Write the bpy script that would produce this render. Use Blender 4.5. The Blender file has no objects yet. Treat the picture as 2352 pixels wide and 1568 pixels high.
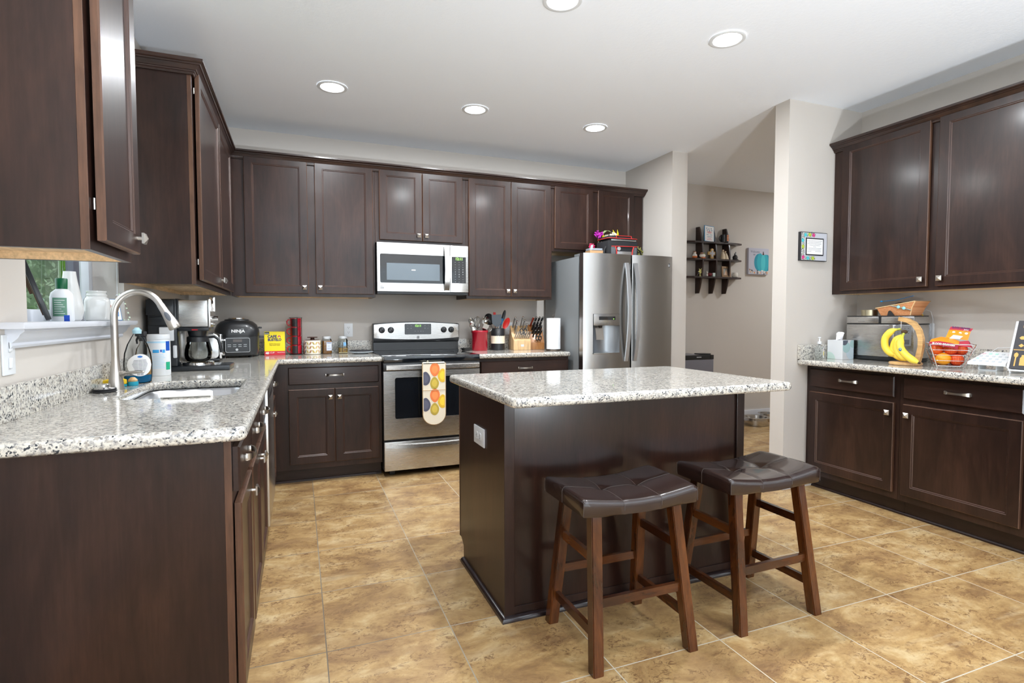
import bpy, bmesh, math, random
from mathutils import Vector, Matrix
R = math.radians
sc = bpy.context.scene
COL = sc.collection
random.seed(7)

# ------------------------------------------------------------------ camera
cam_d = bpy.data.cameras.new('camera')
cam_d.sensor_width = 36.0
cam_d.lens = 36.0 * 1251.78 / 2352.0
cam_d.clip_start = 0.02
cam = bpy.data.objects.new('camera', cam_d)
COL.objects.link(cam)
_a, _b, _c = R(21.3282), R(-2.4617), R(-0.0608)
_f = Vector((math.sin(_a) * math.cos(_b), math.cos(_a) * math.cos(_b), math.sin(_b)))
_r = Vector((math.cos(_a), -math.sin(_a), 0))
_u = _r.cross(_f)
_r2 = _r * math.cos(_c) + _u * math.sin(_c)
_u2 = -_r * math.sin(_c) + _u * math.cos(_c)
_m = Matrix((_r2, _u2, -_f)).transposed().to_4x4()
_m.translation = Vector((0.7938, -4.867, 1.2153))
cam.matrix_world = _m
sc.camera = cam

# ------------------------------------------------------------------ world, daylight, exposure
w = bpy.data.worlds.new('world')
sc.world = w
w.use_nodes = True
bg = w.node_tree.nodes['Background']
bg.inputs[0].default_value = (0.86, 0.93, 1.0, 1)
bg.inputs[1].default_value = 2.5

def area(name, loc, rot, sx, sy, power, color=(1, 1, 1), shape='RECTANGLE', portal=False):
    d = bpy.data.lights.new(name, 'AREA')
    d.shape = shape
    d.size = sx
    if shape in ('RECTANGLE', 'ELLIPSE'):
        d.size_y = sy
    d.energy = power
    d.color = color
    if portal:
        d.cycles.is_portal = True
    o = bpy.data.objects.new(name, d)
    o.location = loc
    o.rotation_euler = rot
    COL.objects.link(o)
    return o

area('daylight_portal_rear', (2.4, -7.98, 1.2), (R(90), 0, 0), 3.6, 2.3, 1, portal=True)
area('daylight_portal_sink', (-0.19, -2.2, 1.68), (0, R(-90), 0), 0.95, 1.02, 1, portal=True)
area('daylight_portal_left', (-0.19, -6.1, 1.3), (0, R(-90), 0), 1.8, 1.9, 1, portal=True)
area('daylight_portal_right', (5.19, -6.1, 1.3), (0, R(90), 0), 1.8, 1.9, 1, portal=True)

vs = sc.view_settings
sc.display_settings.display_device = 'sRGB'
vs.view_transform = 'Standard'
vs.look = 'None'
vs.exposure = 0.2
vs.gamma = 1.0
vs.use_curve_mapping = False
sc.cycles.use_denoising = True
sc.cycles.max_bounces = 10
sc.cycles.diffuse_bounces = 7
sc.cycles.glossy_bounces = 5
sc.cycles.transmission_bounces = 8
sc.cycles.transparent_max_bounces = 16
sc.cycles.sample_clamp_indirect = 6.0
sc.cycles.caustics_reflective = False
sc.cycles.caustics_refractive = False
sc.cycles.blur_glossy = 0.5

# ------------------------------------------------------------------ materials
MATS = {}
def srgb(r, g, b):
    f = lambda c: (c / 255) / 12.92 if c / 255 <= 0.04045 else ((c / 255 + 0.055) / 1.055) ** 2.4
    return (f(r), f(g), f(b), 1)

def pm(name, col, rough=0.5, metal=0.0, coat=0.0, emis=None, es=0.0, trans=0.0, ior=1.45, spec=0.5, bump=0.0, bscale=200, var=0.0, vscale=20, aniso=0.0, sss=0.0, alpha=1.0):
    """Plain procedural material: colour with a little noise, optional bump."""
    if name in MATS:
        return MATS[name]
    m = bpy.data.materials.new(name)
    m.use_nodes = True
    nt = m.node_tree
    b = nt.nodes['Principled BSDF']
    b.inputs['Base Color'].default_value = col
    b.inputs['Roughness'].default_value = rough
    b.inputs['Metallic'].default_value = metal
    b.inputs['Coat Weight'].default_value = coat
    b.inputs['Coat Roughness'].default_value = 0.08
    b.inputs['Transmission Weight'].default_value = trans
    b.inputs['IOR'].default_value = ior
    b.inputs['Specular IOR Level'].default_value = spec
    b.inputs['Anisotropic'].default_value = aniso
    b.inputs['Alpha'].default_value = alpha
    if sss:
        b.inputs['Subsurface Weight'].default_value = sss
        b.inputs['Subsurface Scale'].default_value = 0.01
    if emis:
        b.inputs['Emission Color'].default_value = emis
        b.inputs['Emission Strength'].default_value = es
    tc = nt.nodes.new('ShaderNodeTexCoord')
    if var:
        n = nt.nodes.new('ShaderNodeTexNoise')
        n.inputs['Scale'].default_value = vscale
        n.inputs['Detail'].default_value = 4
        nt.links.new(tc.outputs['Object'], n.inputs['Vector'])
        mx = nt.nodes.new('ShaderNodeMix')
        mx.data_type = 'RGBA'
        mx.inputs['A'].default_value = tuple(c * (1 - var) for c in col[:3]) + (1,)
        mx.inputs['B'].default_value = tuple(min(1, c * (1 + var)) for c in col[:3]) + (1,)
        nt.links.new(n.outputs['Fac'], mx.inputs['Factor'])
        nt.links.new(mx.outputs['Result'], b.inputs['Base Color'])
    if bump:
        n = nt.nodes.new('ShaderNodeTexNoise')
        n.inputs['Scale'].default_value = bscale
        n.inputs['Detail'].default_value = 3
        nt.links.new(tc.outputs['Object'], n.inputs['Vector'])
        bp = nt.nodes.new('ShaderNodeBump')
        bp.inputs['Strength'].default_value = bump
        bp.inputs['Distance'].default_value = 0.002
        nt.links.new(n.outputs['Fac'], bp.inputs['Height'])
        nt.links.new(bp.outputs['Normal'], b.inputs['Normal'])
    MATS[name] = m
    return m

class NT:
    def __init__(s, name):
        s.m = bpy.data.materials.new(name); s.m.use_nodes = True
        s.nt = s.m.node_tree; s.b = s.nt.nodes['Principled BSDF']
        s.tc = s.nt.nodes.new('ShaderNodeTexCoord')
        MATS[name] = s.m
    def n(s, t, **k):
        nd = s.nt.nodes.new('ShaderNode' + t)
        for a, v in k.items():
            setattr(nd, a, v)
        return nd
    def l(s, a, b): s.nt.links.new(a, b)
    def map(s, scale=(1, 1, 1), loc=(0, 0, 0), rot=(0, 0, 0), src=None):
        mp = s.n('Mapping')
        mp.inputs['Scale'].default_value = scale
        mp.inputs['Location'].default_value = loc
        mp.inputs['Rotation'].default_value = rot
        s.l(src or s.tc.outputs['Object'], mp.inputs['Vector'])
        return mp.outputs['Vector']
    def noise(s, vec, scale, detail=4, rough=0.5, dist=0.0):
        nd = s.n('TexNoise')
        nd.inputs['Scale'].default_value = scale
        nd.inputs['Detail'].default_value = detail
        nd.inputs['Roughness'].default_value = rough
        nd.inputs['Distortion'].default_value = dist
        s.l(vec, nd.inputs['Vector'])
        return nd.outputs['Fac']
    def ramp(s, fac, stops):
        r = s.n('ValToRGB')
        el = r.color_ramp.elements
        while len(el) < len(stops):
            el.new(0.5)
        for e, (p, c) in zip(el, stops):
            e.position = p; e.color = c if len(c) == 4 else tuple(c) + (1,)
        s.l(fac, r.inputs['Fac'])
        return r.outputs['Color']
    def mix(s, fac, a, b, blend='MIX'):
        mx = s.n('Mix', data_type='RGBA', blend_type=blend)
        for sock, v in (('Factor', fac), ('A', a), ('B', b)):
            if isinstance(v, (int, float)):
                mx.inputs[sock].default_value = v
            elif isinstance(v, tuple):
                mx.inputs[sock].default_value = v
            else:
                s.l(v, mx.inputs[sock])
        return mx.outputs['Result']
    def bump(s, h, strength=0.3, dist=0.002):
        bp = s.n('Bump')
        bp.inputs['Strength'].default_value = strength
        bp.inputs['Distance'].default_value = dist
        s.l(h, bp.inputs['Height'])
        s.l(bp.outputs['Normal'], s.b.inputs['Normal'])

def wood(name, dark, mid, light, axis='z', rough=0.38, coat=0.22, fine=1.0):
    t = NT(name)
    sc3 = {'z': (1, 1, 0.09), 'x': (0.09, 1, 1), 'y': (1, 0.09, 1)}[axis]
    v = t.map(sc3)
    big = t.noise(t.map(tuple(0.35 + 0.65 * c for c in sc3)), 4.5, 5, 0.6, 0.6)
    grain = t.noise(v, 90 * fine, 4, 0.6)
    ring = t.noise(v, 12, 6, 0.65, 1.2)
    c1 = t.ramp(big, [(0.36, dark), (0.50, mid), (0.66, light)])
    c2 = t.ramp(ring, [(0.35, dark), (0.7, light)])
    c = t.mix(0.4, c1, c2)
    g = t.ramp(grain, [(0.35, (0.62, 0.62, 0.62, 1)), (0.65, (1.25, 1.25, 1.25, 1))])
    c = t.mix(0.55, c, g, 'MULTIPLY')
    t.l(c, t.b.inputs['Base Color'])
    t.b.inputs['Roughness'].default_value = rough
    t.b.inputs['Coat Weight'].default_value = coat
    t.b.inputs['Specular IOR Level'].default_value = 0.32
    t.b.inputs['Coat Roughness'].default_value = 0.16
    t.bump(grain, 0.05, 0.001)
    return t.m

ESP = ((0.0100, 0.0041, 0.0031, 1), (0.0220, 0.0092, 0.0066, 1), (0.043, 0.0185, 0.0120, 1))
M_WOOD = wood('espresso_wood', *ESP)
M_WOODX = wood('espresso_wood_horizontal', *ESP, axis='x')
M_WOODY = wood('espresso_wood_lengthwise', *ESP, axis='y')
M_EDGE = wood('worn_wood_edge', (0.055, 0.025, 0.014, 1), (0.095, 0.044, 0.025, 1), (0.150, 0.074, 0.042, 1), rough=0.45, coat=0.2)
M_MAPLE = wood('raw_maple', (0.62, 0.44, 0.25, 1), (0.68, 0.50, 0.30, 1), (0.74, 0.56, 0.35, 1), rough=0.5, coat=0.0, axis='x')
ST_ = ((0.020, 0.005, 0.002, 1), (0.080, 0.022, 0.0055, 1), (0.165, 0.052, 0.012, 1))
M_STOOL = wood('walnut_stool_wood', *ST_, rough=0.25, coat=0.5, fine=0.7)
M_STOOLX = wood('walnut_stool_wood_x', *ST_, rough=0.25, coat=0.5, fine=0.7, axis='x')
M_STOOLY = wood('walnut_stool_wood_y', *ST_, rough=0.25, coat=0.5, fine=0.7, axis='y')
M_BEECH = wood('beech', (0.50, 0.30, 0.13, 1), (0.64, 0.41, 0.2, 1), (0.76, 0.53, 0.30, 1), rough=0.4, coat=0.1)
M_OAKY = wood('honey_oak', (0.24, 0.09, 0.025, 1), (0.36, 0.15, 0.045, 1), (0.46, 0.22, 0.08, 1), rough=0.4, coat=0.2)
M_BAMB = wood('bamboo', (0.48, 0.27, 0.10, 1), (0.6, 0.36, 0.15, 1), (0.7, 0.46, 0.22, 1), rough=0.35, coat=0.3, axis='x')

def granite():
    t = NT('speckled_granite')
    obj = t.tc.outputs['Object']
    warp = t.mix(0.012, obj, t.n('TexNoise').outputs['Color'])
    nz = t.noise(obj, 85, 5, 0.65, 0.6)
    base = t.ramp(nz, [(0.34, srgb(118, 117, 118)), (0.43, srgb(170, 167, 162)), (0.52, srgb(207, 203, 193)), (0.78, srgb(220, 216, 206))])
    v1 = t.n('TexVoronoi', feature='F1'); v1.inputs['Scale'].default_value = 230
    v1.inputs['Randomness'].default_value = 1.0
    t.l(t.map((1, 1, 1)), v1.inputs['Vector'])
    sep = t.n('SeparateColor'); t.l(v1.outputs['Color'], sep.inputs['Color'])
    sp1 = t.ramp(sep.outputs['Red'], [(0.0, (1, 1, 1, 1)), (0.21, (1, 1, 1, 1)), (0.23, (0, 0, 0, 1)), (1, (0, 0, 0, 1))])
    clus = t.ramp(t.noise(obj, 60, 3, 0.6), [(0.44, (0, 0, 0, 1)), (0.56, (1, 1, 1, 1))])
    f1 = t.mix(1.0, sp1, clus, 'MULTIPLY')
    c = t.mix(f1, base, srgb(44, 50, 58))
    v2 = t.n('TexVoronoi', feature='F1'); v2.inputs['Scale'].default_value = 120
    t.l(t.map((1, 1, 1), (3.1, 1.7, 0.4)), v2.inputs['Vector'])
    sep2 = t.n('SeparateColor'); t.l(v2.outputs['Color'], sep2.inputs['Color'])
    sp2 = t.ramp(sep2.outputs['Green'], [(0.0, (1, 1, 1, 1)), (0.12, (1, 1, 1, 1)), (0.14, (0, 0, 0, 1)), (1, (0, 0, 0, 1))])
    c = t.mix(t.mix(0.35, sp2, (0, 0, 0, 1)), c, srgb(150, 142, 132))
    t.l(c, t.b.inputs['Base Color'])
    t.b.inputs['Roughness'].default_value = 0.12
    t.b.inputs['Specular IOR Level'].default_value = 0.6
    t.b.inputs['Coat Weight'].default_value = 0.3
    t.b.inputs['Coat Roughness'].default_value = 0.03
    return t.m
M_GRAN = granite()

def tile():
    t = NT('travertine_look_tile')
    P = 0.4625
    v = t.map((1, 1, 1), (-0.868 + 10 * P, 3.28 + 20 * P, 0))
    br = t.n('TexBrick', offset=0.0, squash=1.0)
    br.inputs['Scale'].default_value = 1.0
    br.inputs['Mortar Size'].default_value = 0.0023
    br.inputs['Mortar Smooth'].default_value = 0.25
    br.inputs['Brick Width'].default_value = P
    br.inputs['Row Height'].default_value = P
    br.inputs['Color1'].default_value = (0, 0, 0, 1)
    br.inputs['Color2'].default_value = (1, 1, 1, 1)
    br.inputs['Mortar'].default_value = (0.5, 0.5, 0.5, 1)
    t.l(v, br.inputs['Vector'])
    # each tile shifts the pattern so that no two look alike
    mul = t.n('VectorMath', operation='MULTIPLY_ADD')
    t.l(br.outputs['Color'], mul.inputs[0])
    mul.inputs[1].default_value = (37.0, 53.0, 11.0)
    t.l(t.tc.outputs['Object'], mul.inputs[2])
    vt = t.map((0.85, 1.2, 1), src=mul.outputs[0])
    big = t.noise(vt, 5.0, 9, 0.70, 0.4)
    streak = t.noise(t.map((0.45, 2.2, 1), src=mul.outputs[0]), 4.0, 6, 0.62, 0.3)
    fine = t.noise(vt, 42, 8, 0.78, 0.9)
    c = t.ramp(big, [(0.34, srgb(128, 97, 64)), (0.45, srgb(158, 125, 81)), (0.54, srgb(177, 145, 97)), (0.66, srgb(199, 174, 131))])
    c = t.mix(t.ramp(streak, [(0.5, (0, 0, 0, 1)), (0.72, (0.5, 0.5, 0.5, 1))]), c, srgb(142, 110, 78))
    c = t.mix(t.ramp(streak, [(0.26, (0.5, 0.5, 0.5, 1)), (0.40, (0, 0, 0, 1))]), c, srgb(208, 188, 150))
    pit = t.ramp(fine, [(0.52, (0, 0, 0, 1)), (0.57, (1, 1, 1, 1))])
    where = t.ramp(t.noise(vt, 9, 4, 0.6), [(0.42, (0.05, 0.05, 0.05, 1)), (0.58, (0.85, 0.85, 0.85, 1))])
    c = t.mix(t.mix(1.0, pit, where, 'MULTIPLY'), c, srgb(112, 80, 52))
    tint = t.mix(0.10, c, br.outputs['Color'], 'OVERLAY')
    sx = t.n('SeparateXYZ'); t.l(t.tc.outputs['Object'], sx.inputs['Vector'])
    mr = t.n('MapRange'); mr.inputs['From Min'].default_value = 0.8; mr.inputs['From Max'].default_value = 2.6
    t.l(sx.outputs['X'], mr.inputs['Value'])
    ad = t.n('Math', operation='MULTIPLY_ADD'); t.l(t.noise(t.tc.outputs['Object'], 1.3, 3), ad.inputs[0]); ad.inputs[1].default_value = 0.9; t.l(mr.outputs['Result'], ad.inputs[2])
    grout = t.ramp(ad.outputs['Value'], [(0.45, srgb(112, 102, 88)), (1.0, srgb(196, 188, 170))])  # walkway dirt at left and light falling at right put into the grout
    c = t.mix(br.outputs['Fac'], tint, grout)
    t.l(c, t.b.inputs['Base Color'])
    t.b.inputs['Roughness'].default_value = 0.42
    h = t.mix(br.outputs['Fac'], t.mix(0.3, (1, 1, 1, 1), fine), (0, 0, 0, 1))
    t.bump(h, 0.3, 0.0015)
    return t.m
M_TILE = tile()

def paint(name, c, bump=0.12, scale=140):
    t = NT(name)
    n = t.noise(t.tc.outputs['Object'], scale, 4, 0.6)
    t.b.inputs['Base Color'].default_value = c
    t.b.inputs['Roughness'].default_value = 0.85
    t.b.inputs['Specular IOR Level'].default_value = 0.25
    t.bump(n, bump, 0.003)
    return t.m
M_PAINT = paint('greige_wall_paint', srgb(197, 191, 184))
M_CEIL = paint('ceiling_paint', srgb(240, 245, 252), 0.35, 55)
M_TRIM = pm('white_trim_paint', srgb(206, 209, 216), 0.35, var=0.04, vscale=9)

def steel(name, c=0.62, rough=0.24, axis='z', aniso=0.6):
    t = NT(name)
    s3 = {'z': (1, 1, 0.01), 'x': (0.01, 1, 1)}[axis]
    n = t.noise(t.map(s3), 900, 3, 0.6)
    r = t.n('MapRange'); r.inputs['To Min'].default_value = rough * 0.9; r.inputs['To Max'].default_value = rough * 1.12
    t.l(n, r.inputs['Value']); t.l(r.outputs['Result'], t.b.inputs['Roughness'])
    t.b.inputs['Base Color'].default_value = (c, c * 0.985, c * 0.96, 1)
    t.b.inputs['Metallic'].default_value = 1.0
    return t.m
M_STEEL = steel('brushed_steel_vertical', 0.60, 0.24, 'z')
M_STEELX = steel('brushed_steel_horizontal', 0.54, 0.27, 'x')
M_NICK = pm('satin_nickel', (0.52, 0.49, 0.45, 1), 0.28, 1.0)
M_CHROME = pm('chrome', (0.78, 0.78, 0.78, 1), 0.08, 1.0)
M_BLACK = pm('black_plastic', (0.012, 0.013, 0.015, 1), 0.35, coat=0.2)
M_BLKGLOSS = pm('black_glass', (0.006, 0.008, 0.011, 1), 0.06, coat=0.6)
M_BLKMAT = pm('matte_black', (0.018, 0.018, 0.02, 1), 0.6)
M_WHITE = pm('white_plastic', srgb(218, 221, 224), 0.35)
M_GREYSIDE = pm('grey_enamel_panel', srgb(126, 130, 132), 0.38, bump=0.05, bscale=400)
M_PAPER = pm('white_paper', srgb(238, 238, 238), 0.8)
M_CLEAR = pm('clear_plastic', (0.93, 0.96, 0.97, 1), 0.05, trans=0.95, ior=1.2)

def thin_glass(name, tint=(1, 1, 1, 1), ior=1.45):
    m = bpy.data.materials.new(name); m.use_nodes = True
    nt = m.node_tree; nt.nodes.remove(nt.nodes['Principled BSDF'])
    out = nt.nodes['Material Output']
    tr = nt.nodes.new('ShaderNodeBsdfTransparent'); tr.inputs[0].default_value = tint
    gl = nt.nodes.new('ShaderNodeBsdfGlossy'); gl.inputs['Roughness'].default_value = 0.02
    fr = nt.nodes.new('ShaderNodeFresnel'); fr.inputs[0].default_value = ior
    mx = nt.nodes.new('ShaderNodeMixShader')
    nt.links.new(fr.outputs[0], mx.inputs[0]); nt.links.new(tr.outputs[0], mx.inputs[1]); nt.links.new(gl.outputs[0], mx.inputs[2])
    nt.links.new(mx.outputs[0], out.inputs[0])
    MATS[name] = m
    return m
M_PANE = thin_glass('window_glass', (0.93, 0.96, 0.95, 1))
M_GLASS = thin_glass('jar_glass', (0.86, 0.89, 0.88, 1))

# ------------------------------------------------------------------ mesh helpers
class B:
    """A bmesh under construction; every shape takes a material index mi."""
    def __init__(s, *mats):
        s.bm = bmesh.new(); s.mats = list(mats)
    def _mi(s, faces, mi):
        for f in faces:
            f.material_index = mi
    def box(s, x0, x1, y0, y1, z0, z1, bev=0.0, mi=0, seg=2, mat=None):
        n0 = len(s.bm.faces)
        vs_ = [s.bm.verts.new((x, y, z)) for x in (x0, x1) for y in (y0, y1) for z in (z0, z1)]
        idx = ((0, 1, 3, 2), (4, 6, 7, 5), (0, 4, 5, 1), (2, 3, 7, 6), (0, 2, 6, 4), (1, 5, 7, 3))
        fs = [s.bm.faces.new([vs_[i] for i in q]) for q in idx]
        s._mi(fs, mi)
        if mat is not None:
            for v in vs_:
                v.co = mat @ v.co
        if bev > 0:
            es = list({e for f in fs for e in f.edges})
            r = bmesh.ops.bevel(s.bm, geom=es, offset=bev, segments=seg, affect='EDGES', profile=0.6)
            s._mi(r['faces'], mi)
        return s
    def rings(s, rings, mi=0, cap0=True, cap1=True, closed=True):
        """Skin a list of equal-length point rings."""
        vr = [[s.bm.verts.new(p) for p in r] for r in rings]
        n = len(vr[0]); fs = []
        for a, b in zip(vr, vr[1:]):
            for i in range(n if closed else n - 1):
                j = (i + 1) % n
                try:
                    fs.append(s.bm.faces.new((a[i], a[j], b[j], b[i])))
                except ValueError:
                    pass
        if cap0 and n > 2: fs.append(s.bm.faces.new(list(reversed(vr[0]))))
        if cap1 and n > 2: fs.append(s.bm.faces.new(vr[-1]))
        s._mi(fs, mi)
        return s
    def lathe(s, prof, c=(0, 0, 0), n=28, mi=0, axis='z', cap=True):
        rr = []
        for r, h in prof:
            ring = []
            for k in range(n):
                a = 2 * math.pi * k / n
                x, y = r * math.cos(a), r * math.sin(a)
                p = {'z': (x, y, h), 'y': (x, h, -y), 'x': (h, x, y)}[axis]
                ring.append((c[0] + p[0], c[1] + p[1], c[2] + p[2]))
            rr.append(ring)
        return s.rings(rr, mi, cap, cap)
    def cyl(s, p0, p1, r0, r1=None, n=16, mi=0):
        return s.tube([p0, p1], [r0, r1 if r1 is not None else r0], n, mi)
    def tube(s, pts, rad, n=10, mi=0, flat=None, closed=False):
        pts = [Vector(p) for p in pts]
        if not isinstance(rad, (list, tuple)):
            rad = [rad] * len(pts)
        rr = []; prev = None
        for i, p in enumerate(pts):
            if closed:
                d = (pts[(i + 1) % len(pts)] - pts[i - 1]).normalized()
            else:
                d = (pts[min(i + 1, len(pts) - 1)] - pts[max(i - 1, 0)]).normalized()
            if prev is None:
                ref = Vector((0, 0, 1)) if abs(d.z) < 0.9 else Vector((1, 0, 0))
                u = d.cross(ref).normalized()
            else:
                u = (prev - d * prev.dot(d)).normalized()
            prev = u
            v = d.cross(u)
            fl = flat if flat else 1.0
            rr.append([p + (u * math.cos(2 * math.pi * k / n) + v * math.sin(2 * math.pi * k / n) * fl) * rad[i] for k in range(n)])
        if closed:
            rr.append(rr[0])
            return s.rings(rr, mi, False, False)
        return s.rings(rr, mi)
    def prism(s, poly, a0, a1, axis='z', mi=0, bev=0.0):
        """Extrude a 2D polygon along an axis. z: (x,y); y: (x,z); x: (y,z)."""
        def P(p, h):
            return {'z': (p[0], p[1], h), 'y': (p[0], h, p[1]), 'x': (h, p[0], p[1])}[axis]
        v0 = [s.bm.verts.new(P(p, a0)) for p in poly]
        v1 = [s.bm.verts.new(P(p, a1)) for p in poly]
        n = len(poly)
        fs = [s.bm.faces.new((v0[i], v0[(i + 1) % n], v1[(i + 1) % n], v1[i])) for i in range(n)]
        fs.append(s.bm.faces.new(list(reversed(v0)))); fs.append(s.bm.faces.new(v1))
        s._mi(fs, mi)
        if bev:
            es = list({e for f in fs for e in f.edges})
            r = bmesh.ops.bevel(s.bm, geom=es, offset=bev, segments=2, affect='EDGES', profile=0.6)
            s._mi(r['faces'], mi)
        return s
    def ball(s, c, r, n=14, mi=0, sc3=(1, 1, 1)):
        prof = [(math.sin(math.pi * k / n) * r, -math.cos(math.pi * k / n) * r) for k in range(n + 1)]
        prof[0] = (1e-5, -r); prof[-1] = (1e-5, r)
        rr = []
        for rad, h in prof:
            rr.append([(c[0] + rad * math.cos(2 * math.pi * k / (n * 2)) * sc3[0], c[1] + rad * math.sin(2 * math.pi * k / (n * 2)) * sc3[1], c[2] + h * sc3[2]) for k in range(n * 2)])
        return s.rings(rr, mi)
    def front(s, x0, x1, z0, z1, loops, mi=0, y=0.0):
        """A panel facing -y from nested rectangles: (inset, how far it stands out)."""
        rr = []
        for ins, d in loops:
            rr.append([(x0 + ins, y - d, z0 + ins), (x1 - ins, y - d, z0 + ins), (x1 - ins, y - d, z1 - ins), (x0 + ins, y - d, z1 - ins)])
        return s.rings(rr, mi)
    def quad(s, pts, mi=0):
        s._mi([s.bm.faces.new([s.bm.verts.new(p) for p in pts])], mi)
        return s
    def obj(s, name, parent=None, smooth=35, loc=None, rot=None):
        bmesh.ops.recalc_face_normals(s.bm, faces=s.bm.faces)
        me = bpy.data.meshes.new(name)
        s.bm.to_mesh(me); s.bm.free()
        for m in s.mats:
            me.materials.append(m)
        if smooth:
            me.polygons.foreach_set('use_smooth', [True] * len(me.polygons))
            me.set_sharp_from_angle(angle=R(smooth))
        o = bpy.data.objects.new(name, me)
        COL.objects.link(o)
        if parent is not None: o.parent = parent
        if loc is not None: o.location = loc
        if rot is not None: o.rotation_euler = rot
        return o

def tag(o, label, cat, group=None, kind=None):
    o['label'] = label; o['category'] = cat
    if group: o['group'] = group
    if kind: o['kind'] = kind
    return o
def thing(name, label, cat, loc=(0, 0, 0), rz=0.0, group=None, rot=None):
    o = bpy.data.objects.new(name, None)
    o.empty_display_size = 0.05
    COL.objects.link(o)
    o.location = loc
    o.rotation_euler = rot if rot is not None else (0, 0, rz)
    return tag(o, label, cat, group)
def struct(o, label=None):
    o['kind'] = 'structure'
    if label: o['label'] = label
    return o
def kids(o):
    return [c for c in bpy.data.objects if c.parent == o]
def dup(root, loc, rot=None, label=None, group=None):
    def cp(o, par):
        c = o.copy(); COL.objects.link(c)
        if par is not None: c.parent = par
        for k in kids(o):
            if k.name in done: continue
            cp(k, c)
        return c
    done = set()
    r = cp(root, None)
    r.location = loc
    if rot is not None: r.rotation_euler = rot
    if label: r['label'] = label
    if group: r['group'] = group
    return r

def curve_plate(name, outer, holes, z0, z1, bev, mats, parent=None, loc=None):
    """A slab with rounded edges from 2D outlines (one outer, some holes)."""
    cu = bpy.data.curves.new(name, 'CURVE')
    cu.dimensions = '2D'; cu.fill_mode = 'BOTH'
    for poly in [outer] + holes:
        sp = cu.splines.new('POLY')
        sp.points.add(len(poly) - 1)
        for p, q in zip(sp.points, poly):
            p.co = (q[0], q[1], 0, 1)
        sp.use_cyclic_u = True
    cu.extrude = max(0.0, (z1 - z0) / 2 - bev)
    cu.bevel_depth = bev; cu.bevel_resolution = 4; cu.offset = -bev
    tmp = bpy.data.objects.new(name + '_tmp', cu)
    COL.objects.link(tmp)
    dg = bpy.context.evaluated_depsgraph_get()
    me = bpy.data.meshes.new_from_object(tmp.evaluated_get(dg))
    bpy.data.objects.remove(tmp)
    for v in me.vertices:
        v.co.z += (z0 + z1) / 2
    me.materials.clear()
    for m in mats: me.materials.append(m)
    me.polygons.foreach_set('use_smooth', [True] * len(me.polygons))
    me.set_sharp_from_angle(angle=R(40))
    o = bpy.data.objects.new(name, me)
    COL.objects.link(o)
    if parent is not None: o.parent = parent
    if loc is not None: o.location = loc
    return o

def text(name, s_, size, mat, parent, loc, rot=(R(90), 0, 0), ext=0.0004, align='CENTER', sx=1.0, bold=0.0):
    cu = bpy.data.curves.new(name, 'FONT')
    cu.body = s_; cu.size = size; cu.extrude = ext; cu.align_x = align; cu.align_y = 'CENTER'
    cu.offset = bold
    cu.resolution_u = 3
    tmp = bpy.data.objects.new(name + '_tmp', cu)
    COL.objects.link(tmp)
    dg = bpy.context.evaluated_depsgraph_get()
    me = bpy.data.meshes.new_from_object(tmp.evaluated_get(dg))
    bpy.data.objects.remove(tmp)
    me.materials.clear(); me.materials.append(mat)
    o = bpy.data.objects.new(name, me)
    COL.objects.link(o)
    o.parent = parent; o.location = loc; o.rotation_euler = rot
    o.scale = (sx, 1, 1)
    return o
def rrect(x0, x1, y0, y1, r, n=6):
    pts = []
    for cx, cy, a0 in ((x1 - r, y0 + r, -90), (x1 - r, y1 - r, 0), (x0 + r, y1 - r, 90), (x0 + r, y0 + r, 180)):
        for k in range(n + 1):
            a = R(a0 + 90 * k / n)
            pts.append((cx + r * math.cos(a), cy + r * math.sin(a)))
    return pts

# ------------------------------------------------------------------ the room
ZC = 2.7176
ZK = 0.922
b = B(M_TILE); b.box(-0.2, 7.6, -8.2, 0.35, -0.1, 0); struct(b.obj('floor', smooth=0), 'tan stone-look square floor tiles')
b = B(M_CEIL); b.box(-0.2, 7.6, -8.2, 0.35, ZC, ZC + 0.1); struct(b.obj('ceiling', smooth=0), 'white textured ceiling')

def wall_cells(name, axis, a, t0, t1, z0, z1, holes, label):
    """A wall slab with rectangular openings. axis 'x': slab between x=t0..t1 running along y."""
    us = sorted({a[0], a[1]} | {h[0] for h in holes} | {h[1] for h in holes})
    zs = sorted({z0, z1} | {h[2] for h in holes} | {h[3] for h in holes})
    b = B(M_PAINT)
    for u0, u1 in zip(us, us[1:]):
        for v0, v1 in zip(zs, zs[1:]):
            if any(h[0] <= u0 and u1 <= h[1] and h[2] <= v0 and v1 <= h[3] for h in holes):
                continue
            if axis == 'x': b.box(t0, t1, u0, u1, v0, v1)
            else: b.box(u0, u1, t0, t1, v0, v1)
    bmesh.ops.remove_doubles(b.bm, verts=b.bm.verts, dist=1e-5)
    # drop the inner faces shared by two cells
    seen = {}
    for f in list(b.bm.faces):
        k = tuple(sorted(v.index for v in f.verts))
    b.bm.verts.index_update()
    for f in list(b.bm.faces):
        k = tuple(sorted(v.index for v in f.verts))
        seen.setdefault(k, []).append(f)
    kill = [f for fs in seen.values() if len(fs) > 1 for f in fs]
    if kill: bmesh.ops.delete(b.bm, geom=kill, context='FACES_ONLY')
    return struct(b.obj(name, smooth=0), label)

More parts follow.
